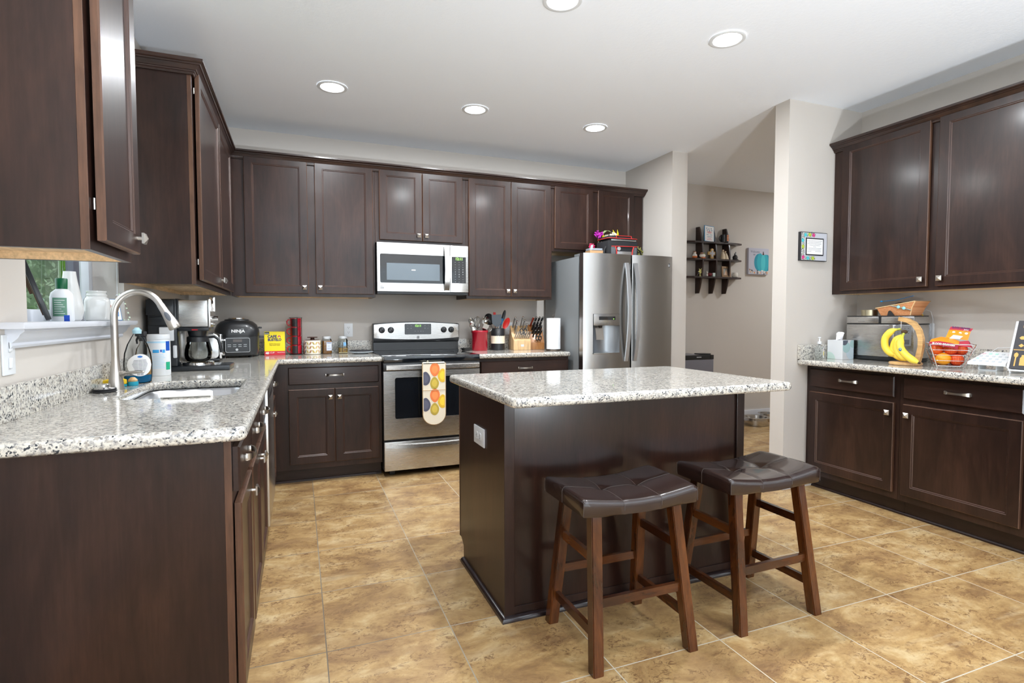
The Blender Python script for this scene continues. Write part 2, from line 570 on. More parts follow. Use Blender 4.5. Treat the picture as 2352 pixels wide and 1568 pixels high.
WY0, WY1, WZ0, WZ1 = -2.72, -1.69, 1.2, 2.16
wall_cells('wall_left', 'x', (-8.2, 0.35), -0.2, 0, 0, ZC, [(WY0, WY1, WZ0, WZ1), (-7.0, -5.2, 0.35, 2.3)], 'cream wall behind the sink')
wall_cells('wall_back', 'y', (0, 4.0), 0, 0.12, 0, ZC, [], 'grey beige wall behind the range')
wall_cells('wall_fridge_side', 'x', (-0.757, 0.12), 3.954, 4.122, 0, ZC, [], 'short wall end beside the refrigerator')
wall_cells('wall_hall_back', 'y', (4.122, 7.6), 0.17, 0.3, 0, ZC, [], 'grey wall of the hallway beyond')
wall_cells('wall_hall_right', 'x', (-2.0, 0.2), 7.4, 7.6, 0, ZC, [], 'end wall of the hallway')
wall_cells('wall_pantry', 'y', (3.961, 7.6), -2.012, -1.892, 0, ZC, [], 'white wall stub beside the right hand counter')
wall_cells('wall_right', 'x', (-4.35, -2.012), 4.667, 4.85, 0, ZC, [], 'wall behind the right hand counter')
wall_cells('wall_dining_right', 'x', (-8.2, -4.35), 5.0, 5.2, 0, ZC, [(-7.0, -5.2, 0.35, 2.3)], 'wall of the dining area behind the camera')
wall_cells('wall_dining_return', 'y', (4.667, 5.2), -4.45, -4.35, 0, ZC, [], 'short return wall at the end of the counter')
wall_cells('wall_rear', 'y', (0, 5.0), -8.2, -8.0, 0, ZC, [(0.6, 4.2, 0.02, 2.3)], 'rear wall with the patio door')

def window(n, axis, t, a0, a1, z0, z1, posts, label):
    w_ = thing('window_%d' % n, label, 'window')
    w_['kind'] = 'structure'; del w_['category']
    fr = B(M_TRIM); fw = 0.05
    def bx(bb, u0, u1, v0, v1, d=0.03, off=0.0):
        if axis == 'x': bb.box(t - d + off, t + d + off, u0, u1, v0, v1, 0.003)
        else: bb.box(u0, u1, t - d + off, t + d + off, v0, v1, 0.003)
    bx(fr, a0, a1, z0, z0 + fw); bx(fr, a0, a1, z1 - fw, z1)
    bx(fr, a0, a0 + fw, z0 + fw, z1 - fw); bx(fr, a1 - fw, a1, z0 + fw, z1 - fw)
    fr.obj('frame', w_)
    for p in posts:
        q = B(M_TRIM if n > 1 else pm('grey_sash', srgb(96, 98, 110), 0.5)); bx(q, p - 0.035, p + 0.035, z0 + fw, z1 - fw, 0.022); q.obj('mullion', w_)
    g = B(M_PANE)
    if axis == 'x': g.quad([(t, a0 + fw, z0 + fw), (t, a1 - fw, z0 + fw), (t, a1 - fw, z1 - fw), (t, a0 + fw, z1 - fw)])
    else: g.quad([(a0 + fw, t, z0 + fw), (a1 - fw, t, z0 + fw), (a1 - fw, t, z1 - fw), (a0 + fw, t, z1 - fw)])
    g.obj('pane', w_)
    return w_
w1 = window(1, 'x', -0.155, WY0, WY1, WZ0, WZ1, [-1.865], 'window over the sink looking onto a green hedge')
cb = B(M_WHITE); cb.tube([(-0.01, -1.735, 2.1), (-0.012, -1.74, 1.6), (-0.01, -1.76, 1.33)], 0.0015, 6).tube([(-0.01, -1.72, 2.1), (-0.012, -1.705, 1.7), (-0.01, -1.71, 1.42)], 0.0015, 6)
cb.ball((-0.01, -1.76, 1.325), 0.006, 6).ball((-0.01, -1.71, 1.415), 0.006, 6)
cb.obj('blind_cord', w1)
window(2, 'y', -8.1, 0.6, 4.2, 0.02, 2.3, [2.4], 'patio door behind the camera')
window(3, 'x', -0.1, -7.0, -5.2, 0.35, 2.3, [-6.1], 'dining window on the left')
window(4, 'x', 5.1, -7.0, -5.2, 0.35, 2.3, [-6.1], 'dining window on the right')

# white stool and apron of the sink window
t1 = thing('trim_1', 'white painted window sill with moulded apron', 'sill'); t1['kind'] = 'structure'; del t1['category']
b = B(M_TRIM); b.box(-0.125, 0.055, -2.715, -1.695, 1.19, 1.2045, 0.002)
b.box(0.0, 0.06, -2.90, -1.735, 1.184, 1.205, 0.006); b.obj('sill_board', t1)
b = B(M_TRIM); b.prism([(0, 1.128), (0.012, 1.128), (0.016, 1.136), (0.014, 1.142), (0.03, 1.158), (0.036, 1.172), (0.044, 1.178), (0.044, 1.184), (0, 1.184)], 0, 1)
b.bm.free(); b = B(M_TRIM)
prof = [(0.0, 1.128), (0.012, 1.128), (0.017, 1.136), (0.014, 1.143), (0.03, 1.158), (0.036, 1.17), (0.046, 1.178), (0.046, 1.1845), (0.0, 1.1845)]
b.rings([[(p[0], y, p[1]) for p in prof] for y in (-2.865, -1.79)]); b.obj('apron', t1)
# white baseboard of the hallway, seen past the island
b = B(M_TRIM); b.box(4.122, 7.4, 0.152, 0.17, 0, 0.11, 0.004); struct(b.obj('baseboard_hall'), 'white hallway baseboard')
b = B(M_TRIM); b.box(3.949, 3.961, -2.012, -1.892, 0, 0.10, 0.003).box(3.949, 4.06, -2.024, -2.012, 0, 0.10, 0.003); struct(b.obj('baseboard_pantry'), 'white baseboard round the wall stub')

# outside: lawn and hedge
M_LEAF = pm('leaf_green', srgb(122, 142, 112), 0.6, var=0.5, vscale=5)
b = B(pm('lawn', srgb(92, 122, 60), 0.9, var=0.3)); b.box(-14, -0.25, -14, 8, -0.25, -0.15); tag(b.obj('lawn', smooth=0), 'green lawn outside the sink window', 'lawn', kind='stuff')
b = B(M_LEAF)
for k in range(22000):
    x = random.uniform(-5.5, -0.3); z = random.uniform(0.0, 3.6); y = 3.2 - 0.35 * math.sin(x * 3.1 + z * 2.0) * math.cos(z * 3.3) + random.uniform(-0.2, 0.25)
    s = random.uniform(0.02, 0.048); d = Vector((random.gauss(0, 0.6), random.gauss(-0.6, 0.6), random.gauss(0.3, 0.5))).normalized()
    u = d.orthogonal().normalized(); u = (Matrix.Rotation(random.uniform(0, 6.28), 3, d) @ u); v = d.cross(u); c = Vector((x, y, z))
    b.quad([c - u * s, c + v * s * 0.45, c + u * s, c - v * s * 0.45])
b.box(-5.7, -0.3, 3.6, 4.1, -0.15, 3.5)
tag(b.obj('hedge', smooth=0), 'leafy green hedge outside the sink window', 'hedge', kind='stuff')

# ------------------------------------------------------------------ ceiling lights
M_LENS = pm('lit_lens', (1, 1, 1, 1), 0.4, emis=(1, 0.98, 0.95, 1), es=14.0)
def downlight(x, y, label, grp, power=19.0):
    t = thing('recessed_light', label, 'ceiling light', (x, y, ZC), group=grp)
    b = B(M_WHITE); b.lathe([(0.094, -0.001), (0.094, -0.006), (0.088, -0.009), (0.074, -0.007), (0.070, -0.001)], n=40, cap=False); b.obj('trim_ring', t)
    b = B(M_LENS); b.lathe([(0.001, -0.0105), (0.05, -0.009), (0.0735, -0.004), (0.0735, -0.0015), (0.001, -0.0015)], n=40); b.obj('lens', t)
    l = area('lamp', (0, 0, -0.014), (0, 0, 0), 0.13, 0.13, power, (0.93, 0.965, 1.0), 'DISK'); l.parent = t
G = 'recessed ceiling lights'
downlight(1.02, -1.08, 'round recessed ceiling light nearest the left wall cabinets', G)
downlight(2.0, -1.05, 'round recessed ceiling light in the middle of the far row of three', G)
downlight(3.0, -1.03, 'round recessed ceiling light nearest the refrigerator wall', G)
downlight(2.97, -2.49, 'largest recessed ceiling light, above the island at the right', G)
downlight(1.98, -2.49, 'recessed ceiling light cut off by the top edge of the photo', G)

downlight(6.7, -1.0, 'unseen recessed light added to brighten the hallway, hidden behind the wall stub', G, 26.0)  # unseen lamp, added to brighten the hall wall
downlight(1.0, -2.49, 'recessed ceiling light above the sink counter, outside the photo', G, 3.5)
downlight(1.0, -4.0, 'unseen recessed light added nearest the camera', G, 6.0)  # unseen lamp, added for extra light at the near end
downlight(2.6, -4.0, 'unseen recessed light added behind the stools', G, 9.5)  # unseen lamp, added to lighten the floor at the right
# unseen fill uplights, added behind the camera to brighten the ceiling
def uplight(x, y, label, power):
    t = thing('fill_uplight', label, 'fill lamp', (x, y, 0))
    b = B(M_NICK); b.lathe([(0, 0), (0.16, 0), (0.17, 0.01), (0.18, 0.30), (0.172, 0.30), (0.165, 0.255), (0, 0.25)], n=40); b.obj('can', t)
    l = area('lamp', (0, 0, 0.285), (R(180), 0, 0), 0.30, 0.30, power, (0.84, 0.92, 1.0), 'DISK'); l.parent = t
uplight(3.3, -6.7, 'unseen metal uplight can added at the right behind the camera', 185)
uplight(1.3, -6.7, 'unseen metal uplight can added at the left behind the camera', 205)
# ------------------------------------------------------------------ cabinet parts
def door_part(parent, x0, x1, z0, z1, y=0.0, stile=0.054, hinge=None):
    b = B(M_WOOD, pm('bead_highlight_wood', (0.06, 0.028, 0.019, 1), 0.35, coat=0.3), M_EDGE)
    b.front(x0, x1, z0, z1, [(0, 0.001), (0, 0.0165), (0.0035, 0.02), (stile, 0.02)], 0, y)
    for f in b.bm.faces:
        if sum(1 for v in f.verts if abs(v.co.y - (y - 0.0165)) < 1e-6) >= 2: f.material_index = 2
    # bead moulding and recessed panel
    b.bm.faces.ensure_lookup_table()
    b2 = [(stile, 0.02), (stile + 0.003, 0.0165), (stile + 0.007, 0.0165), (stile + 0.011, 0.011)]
    rr = [[(x0 + i, y - d, z0 + i), (x1 - i, y - d, z0 + i), (x1 - i, y - d, z1 - i), (x0 + i, y - d, z1 - i)] for i, d in b2]
    # remove the cap of the first skin so that the panel can sink
    cap = [f for f in b.bm.faces if len(f.verts) == 4 and all(abs(v.co.y - (y - 0.02)) < 1e-6 for v in f.verts) and all(abs(min(v.co.x - x0, x1 - v.co.x) - stile) < 1e-6 for v in f.verts)]
    cap = [f for f in cap if abs(f.calc_area() - (x1 - x0 - 2 * stile) * (z1 - z0 - 2 * stile)) < 1e-5]
    bmesh.ops.delete(b.bm, geom=cap, context='FACES_ONLY')
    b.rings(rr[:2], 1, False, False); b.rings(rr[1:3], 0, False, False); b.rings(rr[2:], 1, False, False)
    b.quad(rr[-1], 0)
    bmesh.ops.remove_doubles(b.bm, verts=b.bm.verts, dist=1e-6)
    o = b.obj('door', parent, smooth=0)
    if hinge is not None:
        for hz in (z0 + 0.09, z1 - 0.09):
            h = B(M_NICK); h.cyl((hinge, y + 0.004, hz - 0.014), (hinge, y + 0.004, hz + 0.014), 0.0034, n=8); h.obj('hinge', o)
    return o
def knob_part(parent, x, z, y=-0.02):
    b = B(M_NICK)
    b.cyl((x, y, z), (x, y - 0.014, z), 0.006, 0.005, 10)
    s = 0.0155
    b.rings([[(x + a * s, y - 0.013, z + c * s) for a, c in ((-1, -1), (1, -1), (1, 1), (-1, 1))],
             [(x + a * s, y - 0.0185, z + c * s) for a, c in ((-1, -1), (1, -1), (1, 1), (-1, 1))],
             [(x + a * 0.001, y - 0.027, z + c * 0.001) for a, c in ((-1, -1), (1, -1), (1, 1), (-1, 1))]])
    return b.obj('knob', parent, smooth=0)
def pull_part(parent, x, z, y=-0.02, w_=0.124):
    b = B(M_NICK); rr = []; n = 14
    for k in range(n + 1):
        t = -1 + 2 * k / n
        px = x + t * w_ / 2
        py = y - 0.006 - 0.022 * math.sqrt(max(0, 1 - t * t)) - (0.0 if abs(t) < 0.999 else 0)
        h = 0.0055 + 0.0055 * abs(t) ** 3
        th = 0.0022
        rr.append([(px, py - th, z - h), (px, py - th, z + h), (px, py + th, z + h * 0.9), (px, py + th, z - h * 0.9)])
    b.rings(rr)
    for sx_ in (-1, 1):
        b.box(x + sx_ * w_ / 2 - 0.005, x + sx_ * w_ / 2 + 0.005, y - 0.010, y, z - 0.009, z + 0.009, 0.002)
    return b.obj('handle', parent, smooth=45)
def drawer_part(parent, x0, x1, z0, z1, pull=True, y=0.0, w_=0.124):
    b = B(M_WOODX)
    b.front(x0, x1, z0, z1, [(0, 0.001), (0, 0.014), (0.005, 0.02)], 0, y)
    o = b.obj('drawer', parent, smooth=0)
    if pull: pull_part(o, (x0 + x1) / 2, (z0 + z1) / 2 + 0.003, y - 0.02, w_)
    return o

def upper(label, loc, rz, W, z0, z1, D, doors, gap=0.003):
    """doors: (x0, x1, knob side). Local x along the width, front faces -y."""
    t = thing('wall_cabinet', label, 'cabinet', loc, rz)
    b = B(M_WOOD, M_EDGE)
    b.box(0, 0.018, 0.0192, D, z0, z1).box(W - 0.018, W, 0.0192, D, z0, z1).box(0.018, W - 0.018, 0.0192, D, z1 - 0.018, z1).box(0.018, W - 0.018, D - 0.01, D, z0 + 0.02, z1 - 0.018)
    b.obj('carcass', t, smooth=0)
    b = B(M_WOOD, M_EDGE); b.box(0.0, W, 0, 0.019, z0, z1, 0.0008)
    for f in b.bm.faces:
        if abs(f.normal.x) > 0.9 or all(abs(v.co.x) < 2e-3 for v in f.verts): f.material_index = 1
    b.obj('face_frame', t, smooth=0)
    b = B(M_MAPLE); b.box(0.0185, W - 0.0185, 0.0195, D - 0.011, z0 + 0.022, z0 + 0.034)
    b.box(0.0182, 0.0215, 0.0195, D - 0.011, z0 + 0.0005, z0 + 0.022).box(W - 0.0215, W - 0.0182, 0.0195, D - 0.011, z0 + 0.0005, z0 + 0.022)
    b.box(0.0215, W - 0.0215, D - 0.016, D - 0.0101, z0 + 0.0005, z0 + 0.022)
    o = b.obj('underside', t, smooth=0); o['label'] = 'pale unfinished wood underside'
    for x0, x1, k in doors:
        d = door_part(t, x0, x1, z0 + 0.024, z1 - 0.016, -gap, hinge=(x0 + 0.005 if k == 'r' else x1 - 0.005) if gap > 0.006 else None)
        knob_part(d, (x1 - 0.03) if k == 'r' else (x0 + 0.03), z0 + 0.024 + 0.045, -0.02 - gap)
    return t

def crown(label, path, z0=2.392, z1=2.453, name='crown_moulding'):
    """path: list of (x, y) with outward offset directions given by the mitred profile."""
    t = []
    prof = [(0.0, 0), (0.010, 0.0), (0.014, 0.004), (0.014, 0.010), (0.018, 0.011), (0.020, 0.017), (0.025, 0.018), (0.029, 0.026), (0.040, 0.036), (0.045, 0.037), (0.048, 0.043), (0.055, 0.045), (0.06, 0.050), (0.06, 0.061), (0.0, 0.061)]
    b = B(wood('crown_wood', *ESP, axis='x', coat=0.5) if 'crown_wood' not in MATS else MATS['crown_wood'])
    rr = []
    for (x, y), (ox, oy) in path:
        rr.append([(x + ox * p, y + oy * p, z0 + h) for p, h in prof])
    b.rings(rr)
    return tag(b.obj(name, smooth=30), label, 'moulding')

ZU0, ZU1 = 1.383, 2.44
# left wall, nearest the camera (front faces +x): local x runs along +y
upper('tall narrow dark wall cabinet nearest the camera, left of the window', (0.325, -3.255, 0), R(90), 0.350, ZU0, ZU1, 0.32, [(0.018, 0.335, 'r')], 0.0085)
c = upper('dark wall cabinet with two doors on the left wall past the window', (0.325, -1.79, 0), R(90), 1.452, ZU0, ZU1, 0.32, [(0.035, 0.762, 'r'), (0.768, 1.395, 'l')], 0.0085)
# back wall
upper('dark wall cabinet with two wide doors, left of the microwave', (0.330, -0.3265, 0), 0, 1.046, ZU0, ZU1, 0.325, [(0.098, 0.538, 'r'), (0.592, 1.030, 'l')])
upper('short dark wall cabinet above the microwave', (1.3785, -0.3265, 0), 0, 0.764, 1.828, ZU1, 0.325, [(0.033, 0.381, 'r'), (0.385, 0.728, 'l')])
upper('dark two door wall cabinet between microwave and refrigerator', (2.145, -0.3265, 0), 0, 0.812, ZU0, ZU1, 0.325, [(0.018, 0.404, 'r'), (0.408, 0.793, 'l')])
upper('short dark wall cabinet above the refrigerator', (2.959, -0.3265, 0), 0, 0.975, 1.826, ZU1, 0.325, [(0.020, 0.416, 'r'), (0.470, 0.866, 'l')])
# right wall (front faces -x): local x runs along -y
XU = 4.404
upper('dark two door wall cabinet above the bread machine on the right wall', (XU, -2.0135, 0), R(-90), 1.340, ZU0, ZU1, 0.262, [(0.075, 0.650, 'r'), (0.700, 1.300, 'l')])
upper('dark wall cabinet at the right edge, partly outside the photo', (XU, -3.3545, 0), R(-90), 0.95, ZU0, ZU1, 0.262, [(0.03, 0.47, 'r'), (0.475, 0.92, 'l')])

s_ = 0.3255
crown('dark crown moulding along the left wall cabinets and over the range wall', [((0.003, -1.7915), (0, -1)), ((s_, -1.7915), (1, -1)), ((s_, -0.3275), (1, -1)), ((3.9345, -0.3275), (1, -1)), ((3.9345, -0.003), (1, 0))], 2.3925)
o = bpy.data.objects['crown_moulding']
crown('dark crown moulding on the right hand wall cabinets', [((XU - 0.0005, -4.3055), (-1, 0)), ((XU - 0.0005, -2.0145), (-1, 0))], 2.3925)
crown('dark crown moulding on the cabinet nearest the camera', [((0.003, -3.2565), (0, -1)), ((s_, -3.2565), (1, -1)), ((s_, -2.9035), (1, 1)), ((0.003, -2.9035), (0, 1))], 2.3925)

def base(label, loc, rz, W, D, fronts, label_panel=None, toe=0.07, ztop=0.8825, zside=None, left_panel=0.0):
    t = thing('base_cabinet', label, 'cabinet', loc, rz)
    b = B(M_WOOD)
    zs_ = zside or ztop
    b.box(0, 0.018, 0.0192, D, 0.105, zs_).box(W - 0.018, W, 0.0192, D, 0.105, zs_).box(0.018, W - 0.018, 0.0192, D, 0.105, 0.123).box(0.018, W - 0.018, D - 0.01, D, 0.123, zs_)
    if left_panel:
        b.box(0, 0.018, toe, D, 0.0, 0.105)
    b.obj('carcass', t, smooth=0)
    b = B(M_WOOD, M_EDGE); b.box(0, W, 0, 0.019, 0.105, ztop, 0.0008)
    for f in b.bm.faces:
        if left_panel and all(v.co.x < 2e-3 for v in f.verts): f.material_index = 1
    b.obj('face_frame', t, smooth=0)
    b = B(M_WOODX); b.box(0.018 if left_panel else 0, W, toe, toe + 0.018, 0, 0.1045); 
    b.prism([(toe - 0.0, 0), (toe - 0.014, 0), (toe - 0.013, 0.008), (toe - 0.008, 0.014), (toe, 0.016)], 0.0, W, 'x')
    b.obj('toe_kick', t, smooth=0)
    for f in fronts:
        if f[0] == 'door':
            _, x0, x1, k = f
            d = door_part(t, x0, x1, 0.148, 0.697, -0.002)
            knob_part(d, (x1 - 0.03) if k == 'r' else (x0 + 0.03), 0.697 - 0.063, -0.022)
        else:
            drawer_part(t, f[1], f[2], 0.731, 0.857)
    return t
# left run
base('dark base cabinet at the near end of the sink counter', (0.6135, -3.198, 0), R(90), 0.398, 0.611, [('drawer', 0.02, 0.380), ('door', 0.02, 0.380, 'r')], left_panel=1)
base('dark sink base cabinet with two doors and two false drawers', (0.6135, -2.799, 0), R(90), 0.864, 0.611, [('drawer', 0.022, 0.425), ('drawer', 0.44, 0.842), ('door', 0.022, 0.428, 'r'), ('door', 0.434, 0.842, 'l')], zside=0.67)
base('dark base cabinet between dishwasher and corner', (0.6135, -1.329, 0), R(90), 0.713, 0.611, [('drawer', 0.03, 0.46), ('door', 0.03, 0.46, 'l')])
# back run
base('dark base cabinet with one drawer and two doors left of the range', (0.615, -0.6148, 0), 0, 0.762, 0.612, [('drawer', 0.10, 0.738), ('door', 0.10, 0.4155, 'r'), ('door', 0.4195, 0.736, 'l')])
base('dark base cabinet right of the range, mostly hidden by the island', (2.146, -0.6148, 0), 0, 0.836, 0.612, [('drawer', 0.028, 0.812), ('door', 0.028, 0.418, 'r'), ('door', 0.422, 0.812, 'l')])
# right run
XB = 4.180
base('dark base cabinet beside the wall stub on the right', (XB, -2.0135, 0), R(-90), 0.648, 0.485, [('drawer', 0.035, 0.622), ('door', 0.035, 0.624, 'r')], toe=0.072)
base('wide dark base cabinet under the wire fruit basket on the right', (XB, -2.663, 0), R(-90), 0.642, 0.485, [('drawer', 0.028, 0.612), ('door', 0.028, 0.612, 'l')], toe=0.072)
base('dark base cabinet at the far right edge of the photo', (XB, -3.3065, 0), R(-90), 0.99, 0.485, [('drawer', 0.03, 0.48), ('drawer', 0.5, 0.96), ('door', 0.03, 0.48, 'r'), ('door', 0.5, 0.96, 'l')], toe=0.072)

# ------------------------------------------------------------------ dishwasher
t = thing('dishwasher', 'stainless dishwasher seen edge-on under the sink counter', 'dishwasher', (0.6135, -1.9335, 0), R(90))
b = B(M_GREYSIDE); b.box(0.040, 0.598, 0.002, 0.60, 0.11, 0.882); b.obj('tub', t, smooth=0)
b = B(M_STEEL); b.box(0.004, 0.598, -0.030, 0.0, 0.175, 0.870, 0.006); b.obj('door_panel', t)
b = B(M_BLACK); b.box(0.004, 0.598, 0.05, 0.07, 0.0, 0.105); b.obj('kick_plate', t, smooth=0)
b = B(M_BLACK); b.box(0.15, 0.45, -0.0315, -0.0290, 0.80, 0.83, 0.001); b.obj('pocket_handle', t)

# ------------------------------------------------------------------ worktops
KB = ZK - 0.039
def worktop(label, outer, holes, splash):
    t = thing('countertop', label, 'countertop', (0, 0, 0))
    curve_plate('slab', outer, holes, KB, ZK, 0.014, [M_GRAN], t)
    for s in splash:
        b = B(M_GRAN); b.box(*s, 0.003); b.obj('backsplash', t, smooth=40)
    return t
sink_hole = rrect(0.165, 0.548, -2.53, -1.93, 0.07)
worktop('L-shaped speckled granite countertop with the sink cut into it',
        [(0.002, -3.245), (0.630, -3.245), (0.640, -3.242), (0.648, -3.236), (0.654, -3.226), (0.656, -3.215), (0.656, -0.668), (0.660, -0.654), (0.668, -0.648), (1.378, -0.648), (1.378, -0.002), (0.002, -0.002)],
        [list(reversed(sink_hole))],
        [(0.002, 0.022, -3.245, -0.003, ZK, ZK + 0.102), (0.022, 1.378, -0.022, -0.003, ZK, ZK + 0.102)])
worktop('short granite countertop between range and refrigerator',
        [(2.143, -0.648), (2.975, -0.648), (2.985, -0.644), (2.990, -0.635), (2.990, -0.002), (2.143, -0.002)], [],
        [(2.143, 2.990, -0.022, -0.003, ZK, ZK + 0.102)])
rc = 0.03
worktop('granite island countertop with overhang toward the stools', rrect(1.513, 2.893, -3.030, -2.113, rc), [], [])
worktop('granite countertop along the right hand wall',
        [(4.090, -4.30), (4.665, -4.30), (4.665, -2.014), (4.090, -2.014), (4.078, -2.018), (4.074, -2.03), (4.074, -4.285), (4.079, -4.296)], [],
        [(4.645, 4.665, -4.30, -2.036, ZK, ZK + 0.102), (4.076, 4.665, -2.035, -2.0145, ZK, ZK + 0.102)])

# ------------------------------------------------------------------ island
t = thing('kitchen_island', 'dark wood kitchen island with an outlet on its left side', 'island', (1.545, -2.86, 0))
W_, D_ = 1.213, 0.655
b = B(M_WOOD)
b.rings([[(x, y, z) for y, z in ((0, 0), (0, 0.8825), (D_, 0.8825), (D_, 0.105), (D_ - 0.03, 0.105), (D_ - 0.07, 0.075), (D_ - 0.07, 0))] for x in (0.0, 0.018)])
b.obj('side_panel', t, smooth=0); b = B(M_WOOD)
b.rings([[(x, y, z) for y, z in ((0, 0), (0, 0.8825), (D_, 0.8825), (D_, 0.105), (D_ - 0.03, 0.105), (D_ - 0.07, 0.075), (D_ - 0.07, 0))] for x in (W_ - 0.018, W_)])
b.obj('side_panel', t, smooth=0)
b = B(wood('red_brown_panel', (0.010, 0.0042, 0.003, 1), (0.019, 0.0072, 0.0048, 1), (0.036, 0.014, 0.009, 1), rough=0.30, coat=0.35, fine=2.0)); b.box(0.018, W_ - 0.018, 0.002, 0.012, 0.0, 0.8825); b.obj('back_panel', t, smooth=0)
b = B(M_WOOD); b.box(-0.004, 0.040, -0.008, 0.0015, 0.018, 0.882, 0.002).box(W_ - 0.04, W_ + 0.004, -0.008, 0.0015, 0.018, 0.882, 0.002).box(0.040, W_ - 0.04, -0.004, 0.0015, 0.018, 0.05, 0.001); b.obj('corner_trim', t, smooth=0)
b = B(pm('shoe_moulding_wood', (0.02, 0.012, 0.012, 1), 0.25, coat=0.5))
q = [(0.0, 0.0), (0.019, 0.0), (0.018, 0.008), (0.013, 0.015), (0.006, 0.019), (0.0, 0.02)]
b.rings([[(-p - 0.0, D_ - 0.07, h) for p, h in q], [(-p, -0.008 - p, h) for p, h in q], [(W_ + p, -0.008 - p, h) for p, h in q], [(W_ + p, D_ - 0.07, h) for p, h in q]], 0)
b.obj('shoe_moulding', t, smooth=30)
b = B(M_WOOD, M_EDGE); b.box(0.018, W_ - 0.018, D_ - 0.019, D_, 0.105, 0.8825).box(0.018, W_ - 0.018, D_ - 0.09, D_ - 0.072, 0, 0.104)
b.box(-0.0012, -0.0001, D_ - 0.012, D_, 0.106, 0.882, mi=1); b.obj('face_frame', t, smooth=0)
for x0, x1 in ((0.02, 0.405), (0.415, 0.80), (0.81, 1.19)):
    d = B(M_WOOD); d.rings([[(a, D_ + dd, c_) for a, c_ in ((x0 + i, 0.14 + i), (x1 - i, 0.14 + i), (x1 - i, 0.86 - i), (x0 + i, 0.86 - i))] for i, dd in ((0, 0.001), (0, 0.016), (0.004, 0.02), (0.055, 0.02), (0.062, 0.011))])
    dd_ = d.obj('door', t, smooth=0)
    k = B(M_NICK); k.rings([[((x1 - 0.03) + a * s, D_ + y, 0.80 + c_ * s) for a, c_ in ((-1, -1), (1, -1), (1, 1), (-1, 1))] for s, y in ((0.005, 0.02), (0.005, 0.033), (0.0155, 0.034), (0.0155, 0.038), (0.001, 0.047))]); k.obj('knob', dd_, smooth=0)

def outlet(name, label, loc, rot, w_=0.072, h_=0.116, kind='duplex'):
    """Plate in the xz plane facing -y."""
    t = thing(name, label, 'outlet' if 'outlet' in name else 'switch', loc, rot=rot)
    b = B(M_WHITE); b.box(-w_ / 2, w_ / 2, -0.006, 0, -h_ / 2, h_ / 2, 0.003); b.obj('cover_plate', t)
    M_SL = pm('outlet_slot', (0.08, 0.08, 0.08, 1), 0.6)
    if kind == 'duplex':
        for zz in (-0.02, 0.02):
            b = B(M_WHITE, M_SL); b.prism([(p[0], p[1] + zz) for p in rrect(-0.0165, 0.0165, -0.014, 0.014, 0.008, 4)], -0.0085, -0.0055, 'y')
            for xx in (-0.006, 0.006): b.box(xx - 0.001, xx + 0.001, -0.0092, -0.008, zz - 0.001, zz + 0.008, mi=1)
            b.cyl((0, -0.008, zz - 0.007), (0, -0.0092, zz - 0.007), 0.0025, n=8, mi=1)
            b.obj('socket', t, smooth=40)
    else:
        for zz in (-0.024, 0.024):
            b = B(M_WHITE); b.box(-0.008, 0.008, -0.012, -0.0055, zz - 0.016, zz + 0.016, 0.004); b.obj('toggle', t)
    return t
outlet('island_outlet', 'white outlet plate on the left side of the island', (1.5446, -2.545, 0.686), (0, R(90), R(-90)), 0.082, 0.148)
outlet('wall_outlet', 'white wall outlet above the spice jars left of the range', (1.187, -0.0002, 1.114), (0, 0, 0))
outlet('wall_outlet', 'white wall outlet partly hidden behind the black utensil crock', (2.66, -0.0002, 1.115), (0, 0, 0))
outlet('light_switch', 'white double switch plate on the left wall below the cabinet', (0.0002, -2.857, 1.110), (0, 0, R(90)), 0.072, 0.118, 'switch')

# ------------------------------------------------------------------ sink
t = thing('kitchen_sink', 'undermount stainless steel sink', 'sink', (0, 0, 0))
M_SINK = pm('sink_steel', (0.60, 0.61, 0.63, 1), 0.30, 1.0, bump=0.03, bscale=500)
b = B(M_SINK)
def ring(ins, z, r): return [(x, y, z) for x, y in rrect(0.158 + ins, 0.555 - ins, -2.537 + ins, -1.923 - ins, max(0.02, r))]
b.rings([ring(-0.02, 0.8815, 0.09), ring(0.0, 0.8815, 0.07), ring(0.006, 0.87, 0.07), ring(0.014, 0.71, 0.06), ring(0.045, 0.685, 0.05), ring(0.16, 0.682, 0.02)], 0, False, True)
b.obj('bowl', t, smooth=50)
b = B(M_CHROME); b.lathe([(0.045, 0.6835), (0.045, 0.687), (0.03, 0.684), (0.001, 0.684)], (0.35, -2.25, 0), 24); b.obj('drain', t)
# cloth hung over the near rim
b = B(pm('white_terry', srgb(240, 238, 236), 0.95, bump=0.8, bscale=260)); rr = []
for i in range(15):
    f = i / 14; x = 0.318 + 0.162 * f; wv = 0.002 * math.sin(f * 13); e = 0.006 * (abs(f - 0.5) > 0.48)
    rr.append([(x, y, z) for y, z in ((-2.523, ZK - 0.09), (-2.523, ZK - 0.02), (-2.527, ZK + 0.001), (-2.556, ZK + 0.0008), (-2.562 - wv, ZK + 0.006), (-2.556, ZK + 0.015 - e), (-2.530, ZK + 0.022 + wv - e), (-2.508, ZK + 0.021 + wv - e), (-2.500 + wv, ZK + 0.012), (-2.501 + wv, ZK - 0.02), (-2.502, ZK - 0.09))])
b.rings(rr)
tag(b.obj('dish_cloth', smooth=60), 'white terry cloth hung over the near rim of the sink', 'cloth')

